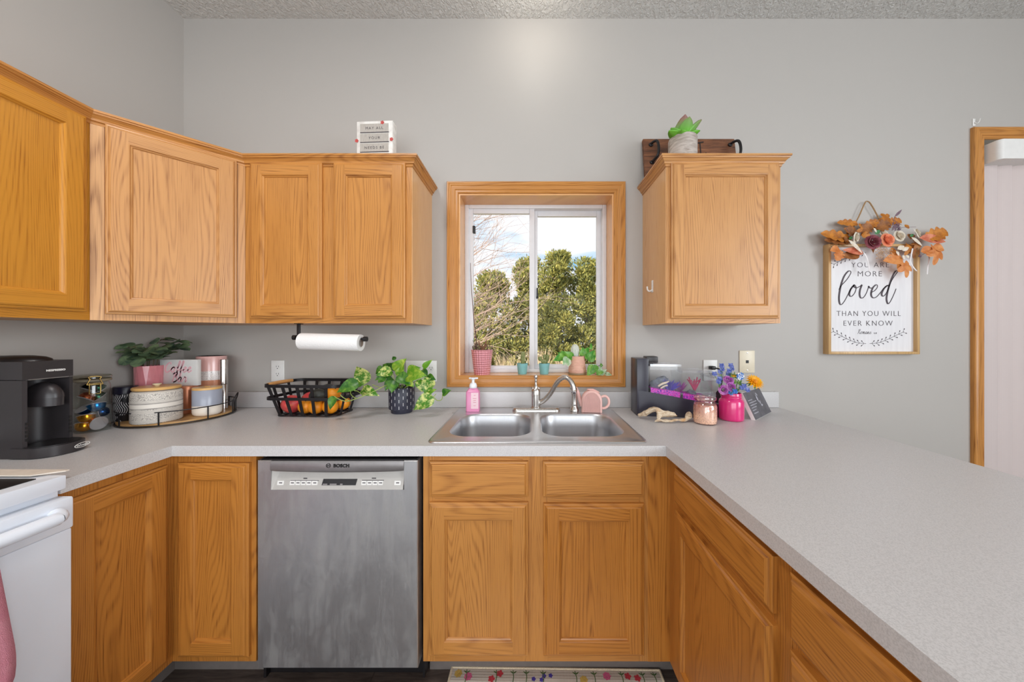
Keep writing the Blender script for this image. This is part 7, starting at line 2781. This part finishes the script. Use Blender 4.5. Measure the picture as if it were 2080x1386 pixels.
def evergreen(x, y, h, wdt, lbl, seed, n=17000):
    rnd = random.Random(seed)
    t_ = thing('evergreen_tree', lbl, 'tree', (x, y, -0.65), rnd.uniform(0, 6), 'evergreen hedge outside the window')
    mb = MB()
    mb.tube([(0, 0, 0), (0.03, 0.02, h * 0.5), (0, 0, h * 0.92)], [0.10, 0.07, 0.02], 8)
    mb.build('trunk', 'barkg', t_, smooth=60)
    blobs = []
    for k in range(95):
        zf_ = rnd.uniform(0.02, 0.97)
        rr_ = wdt * (1 - zf_ ** 2.4) ** 0.6 * rnd.uniform(0.15, 0.95) if zf_ > 0.3 else wdt * rnd.uniform(0.4, 0.95)
        a = rnd.uniform(0, 2 * PI)
        blobs.append((V3((rr_ * math.cos(a), rr_ * math.sin(a), zf_ * h)), rnd.uniform(0.22, 0.42)))
    mb = MB()
    for k in range(n):
        c_, br2 = blobs[rnd.randrange(len(blobs))]
        d = V3((rnd.gauss(0, 1), rnd.gauss(0, 1), rnd.gauss(0, 1))).normalized()
        p = c_ + d * br2 * rnd.uniform(0.55, 1.05)
        if p.z < 0:
            continue
        if p.z > h:
            p.z = h - rnd.uniform(0, 0.1)
        dd = (d + V3((0, 0, 0.9)) + V3((rnd.gauss(0, .5), rnd.gauss(0, .5), rnd.gauss(0, .3)))).normalized()
        s_ = dd.cross(V3((rnd.gauss(0, 1), rnd.gauss(0, 1), rnd.gauss(0, 1)))).normalized()
        L = rnd.uniform(0.09, 0.20)
        w2_ = rnd.uniform(0.018, 0.040)
        mb.face([mb.v(p - s_ * w2_ * 0.4), mb.v(p + dd * L * 0.55 - s_ * w2_), mb.v(p + dd * L), mb.v(p + dd * L * 0.5 + s_ * w2_)])
    bm = mb
    o = bm.build('foliage', 'juniper', t_, smooth=0)
    return t_


EV = [(-6.2, 14.0, 4.6, 1.3, 'evergreen beyond the leafless tree, furthest from the house wall'), (-4.6, 13.5, 4.3, 1.3, 'evergreen standing beyond the trunk of the leafless tree'), (-3.1, 14.3, 3.9, 1.25, 'low evergreen at the far left end of the outdoor hedge'), (-1.55, 13.6, 4.6, 1.30, 'shorter evergreen seen behind bare twigs in the left pane'), (0.05, 14.2, 5.45, 1.25, 'evergreen behind the middle of the sliding window'),
      (1.25, 13.4, 5.35, 1.15, 'evergreen just right of the window mullion'), (2.55, 14.1, 5.35, 1.2, 'tall pointed evergreen in the right window pane'), (3.75, 13.7, 5.1, 1.2, 'evergreen at the right edge of the right window pane'), (5.1, 14.4, 4.9, 1.3, 'evergreen at the far right end of the outdoor hedge')]
for k, (x, y, h, w_, l_) in enumerate(EV):
    evergreen(x, y, h, w_, l_, 30 + k)

# bare tree beyond the left pane, its twigs crossing the view
M['twig'] = plain('pale_winter_twig', rgb(176, 150, 138), 0.8, var=0.2, scale=6)
bt = thing('bare_tree', 'leafless tree with fine twigs reaching into the left window pane', 'tree', (-2.75, 8.2, -0.65))
rnd = random.Random(5)
mbt, mbk = MB(), MB()
mbk.tube(smooth_path([(0, 0, 0), (0.05, 0, 1.0), (-0.02, 0.05, 2.2), (0.05, 0, 3.6), (0.0, 0, 5.0)], 4), [0.11 - 0.005 * k for k in range(17)], 8)
nseg = 0


def grow(p, d, L, r, depth):
    global nseg
    pts = [V3(p)]
    dd = V3(d).normalized()
    n = 5
    for i in range(n):
        dd = (dd + V3((rnd.gauss(0, .10), rnd.gauss(0, .10), rnd.gauss(0.03, .10)))).normalized()
        pts.append(pts[-1] + dd * L / n)
    mbt.tube(pts, [r * (1 - 0.6 * i / n) for i in range(n + 1)], 4, cap=False)
    nseg += 1
    if depth <= 0:
        return
    for i in range(2, n + 1):
        for _ in range(2 if depth > 1 else 1):
            dn = (dd + V3((rnd.gauss(0, .45), rnd.gauss(0, .5), rnd.gauss(0.05, .45)))).normalized()
            grow(pts[i], dn, L * rnd.uniform(0.42, 0.7), r * 0.5, depth - 1)


for k in range(20):
    z = 1.2 + 4.0 * k / 19
    a = rnd.uniform(-0.45, 0.45)
    up_ = 0.12 + 0.12 * k / 4
    grow((0, 0, z), (math.cos(a), math.sin(a), min(up_ + 0.12, 1.0)), rnd.uniform(1.5, 2.3), 0.014, 2)
mbt.build('branches', 'twig', bt, smooth=60)
mbk.build('trunk', 'barkg', bt, smooth=60)
# dry brush in front of the hedge
M['dry'] = plain('dry_straw', rgb(214, 190, 158), 0.9, var=0.2, scale=5)
for i_, (x, y, h, w_, lbl) in enumerate(((0.35, 10.5, 1.55, 0.55, 'clump of dry pale stems below the window mullion outside'), (1.35, 10.9, 1.35, 0.6, 'dry pale brush behind the terracotta pot outside'), (-0.7, 11.0, 1.3, 0.6, 'dry pale brush outside behind the left pane bottom'))):
    t_ = thing('dry_shrub', lbl, 'shrub', (x, y, -0.65), 0, 'dry brush in front of the evergreens')
    mb = MB()
    for k in range(150):
        a = rnd.uniform(0, 2 * PI)
        r_ = rnd.uniform(0, w_ * 0.5)
        tp = V3((math.cos(a) * rnd.uniform(0.3, 1) * w_, math.sin(a) * w_ * rnd.uniform(.3, 1), h * rnd.uniform(0.55, 1.05)))
        b0 = V3((math.cos(a) * r_ * 0.4, math.sin(a) * r_ * 0.4, 0))
        mid = (b0 + tp) / 2 + V3((0, 0, 0.15))
        mb.tube([b0, mid, tp], [0.007, 0.005, 0.002], 3, cap=False)
    mb.build('stems', 'dry', t_, smooth=60)
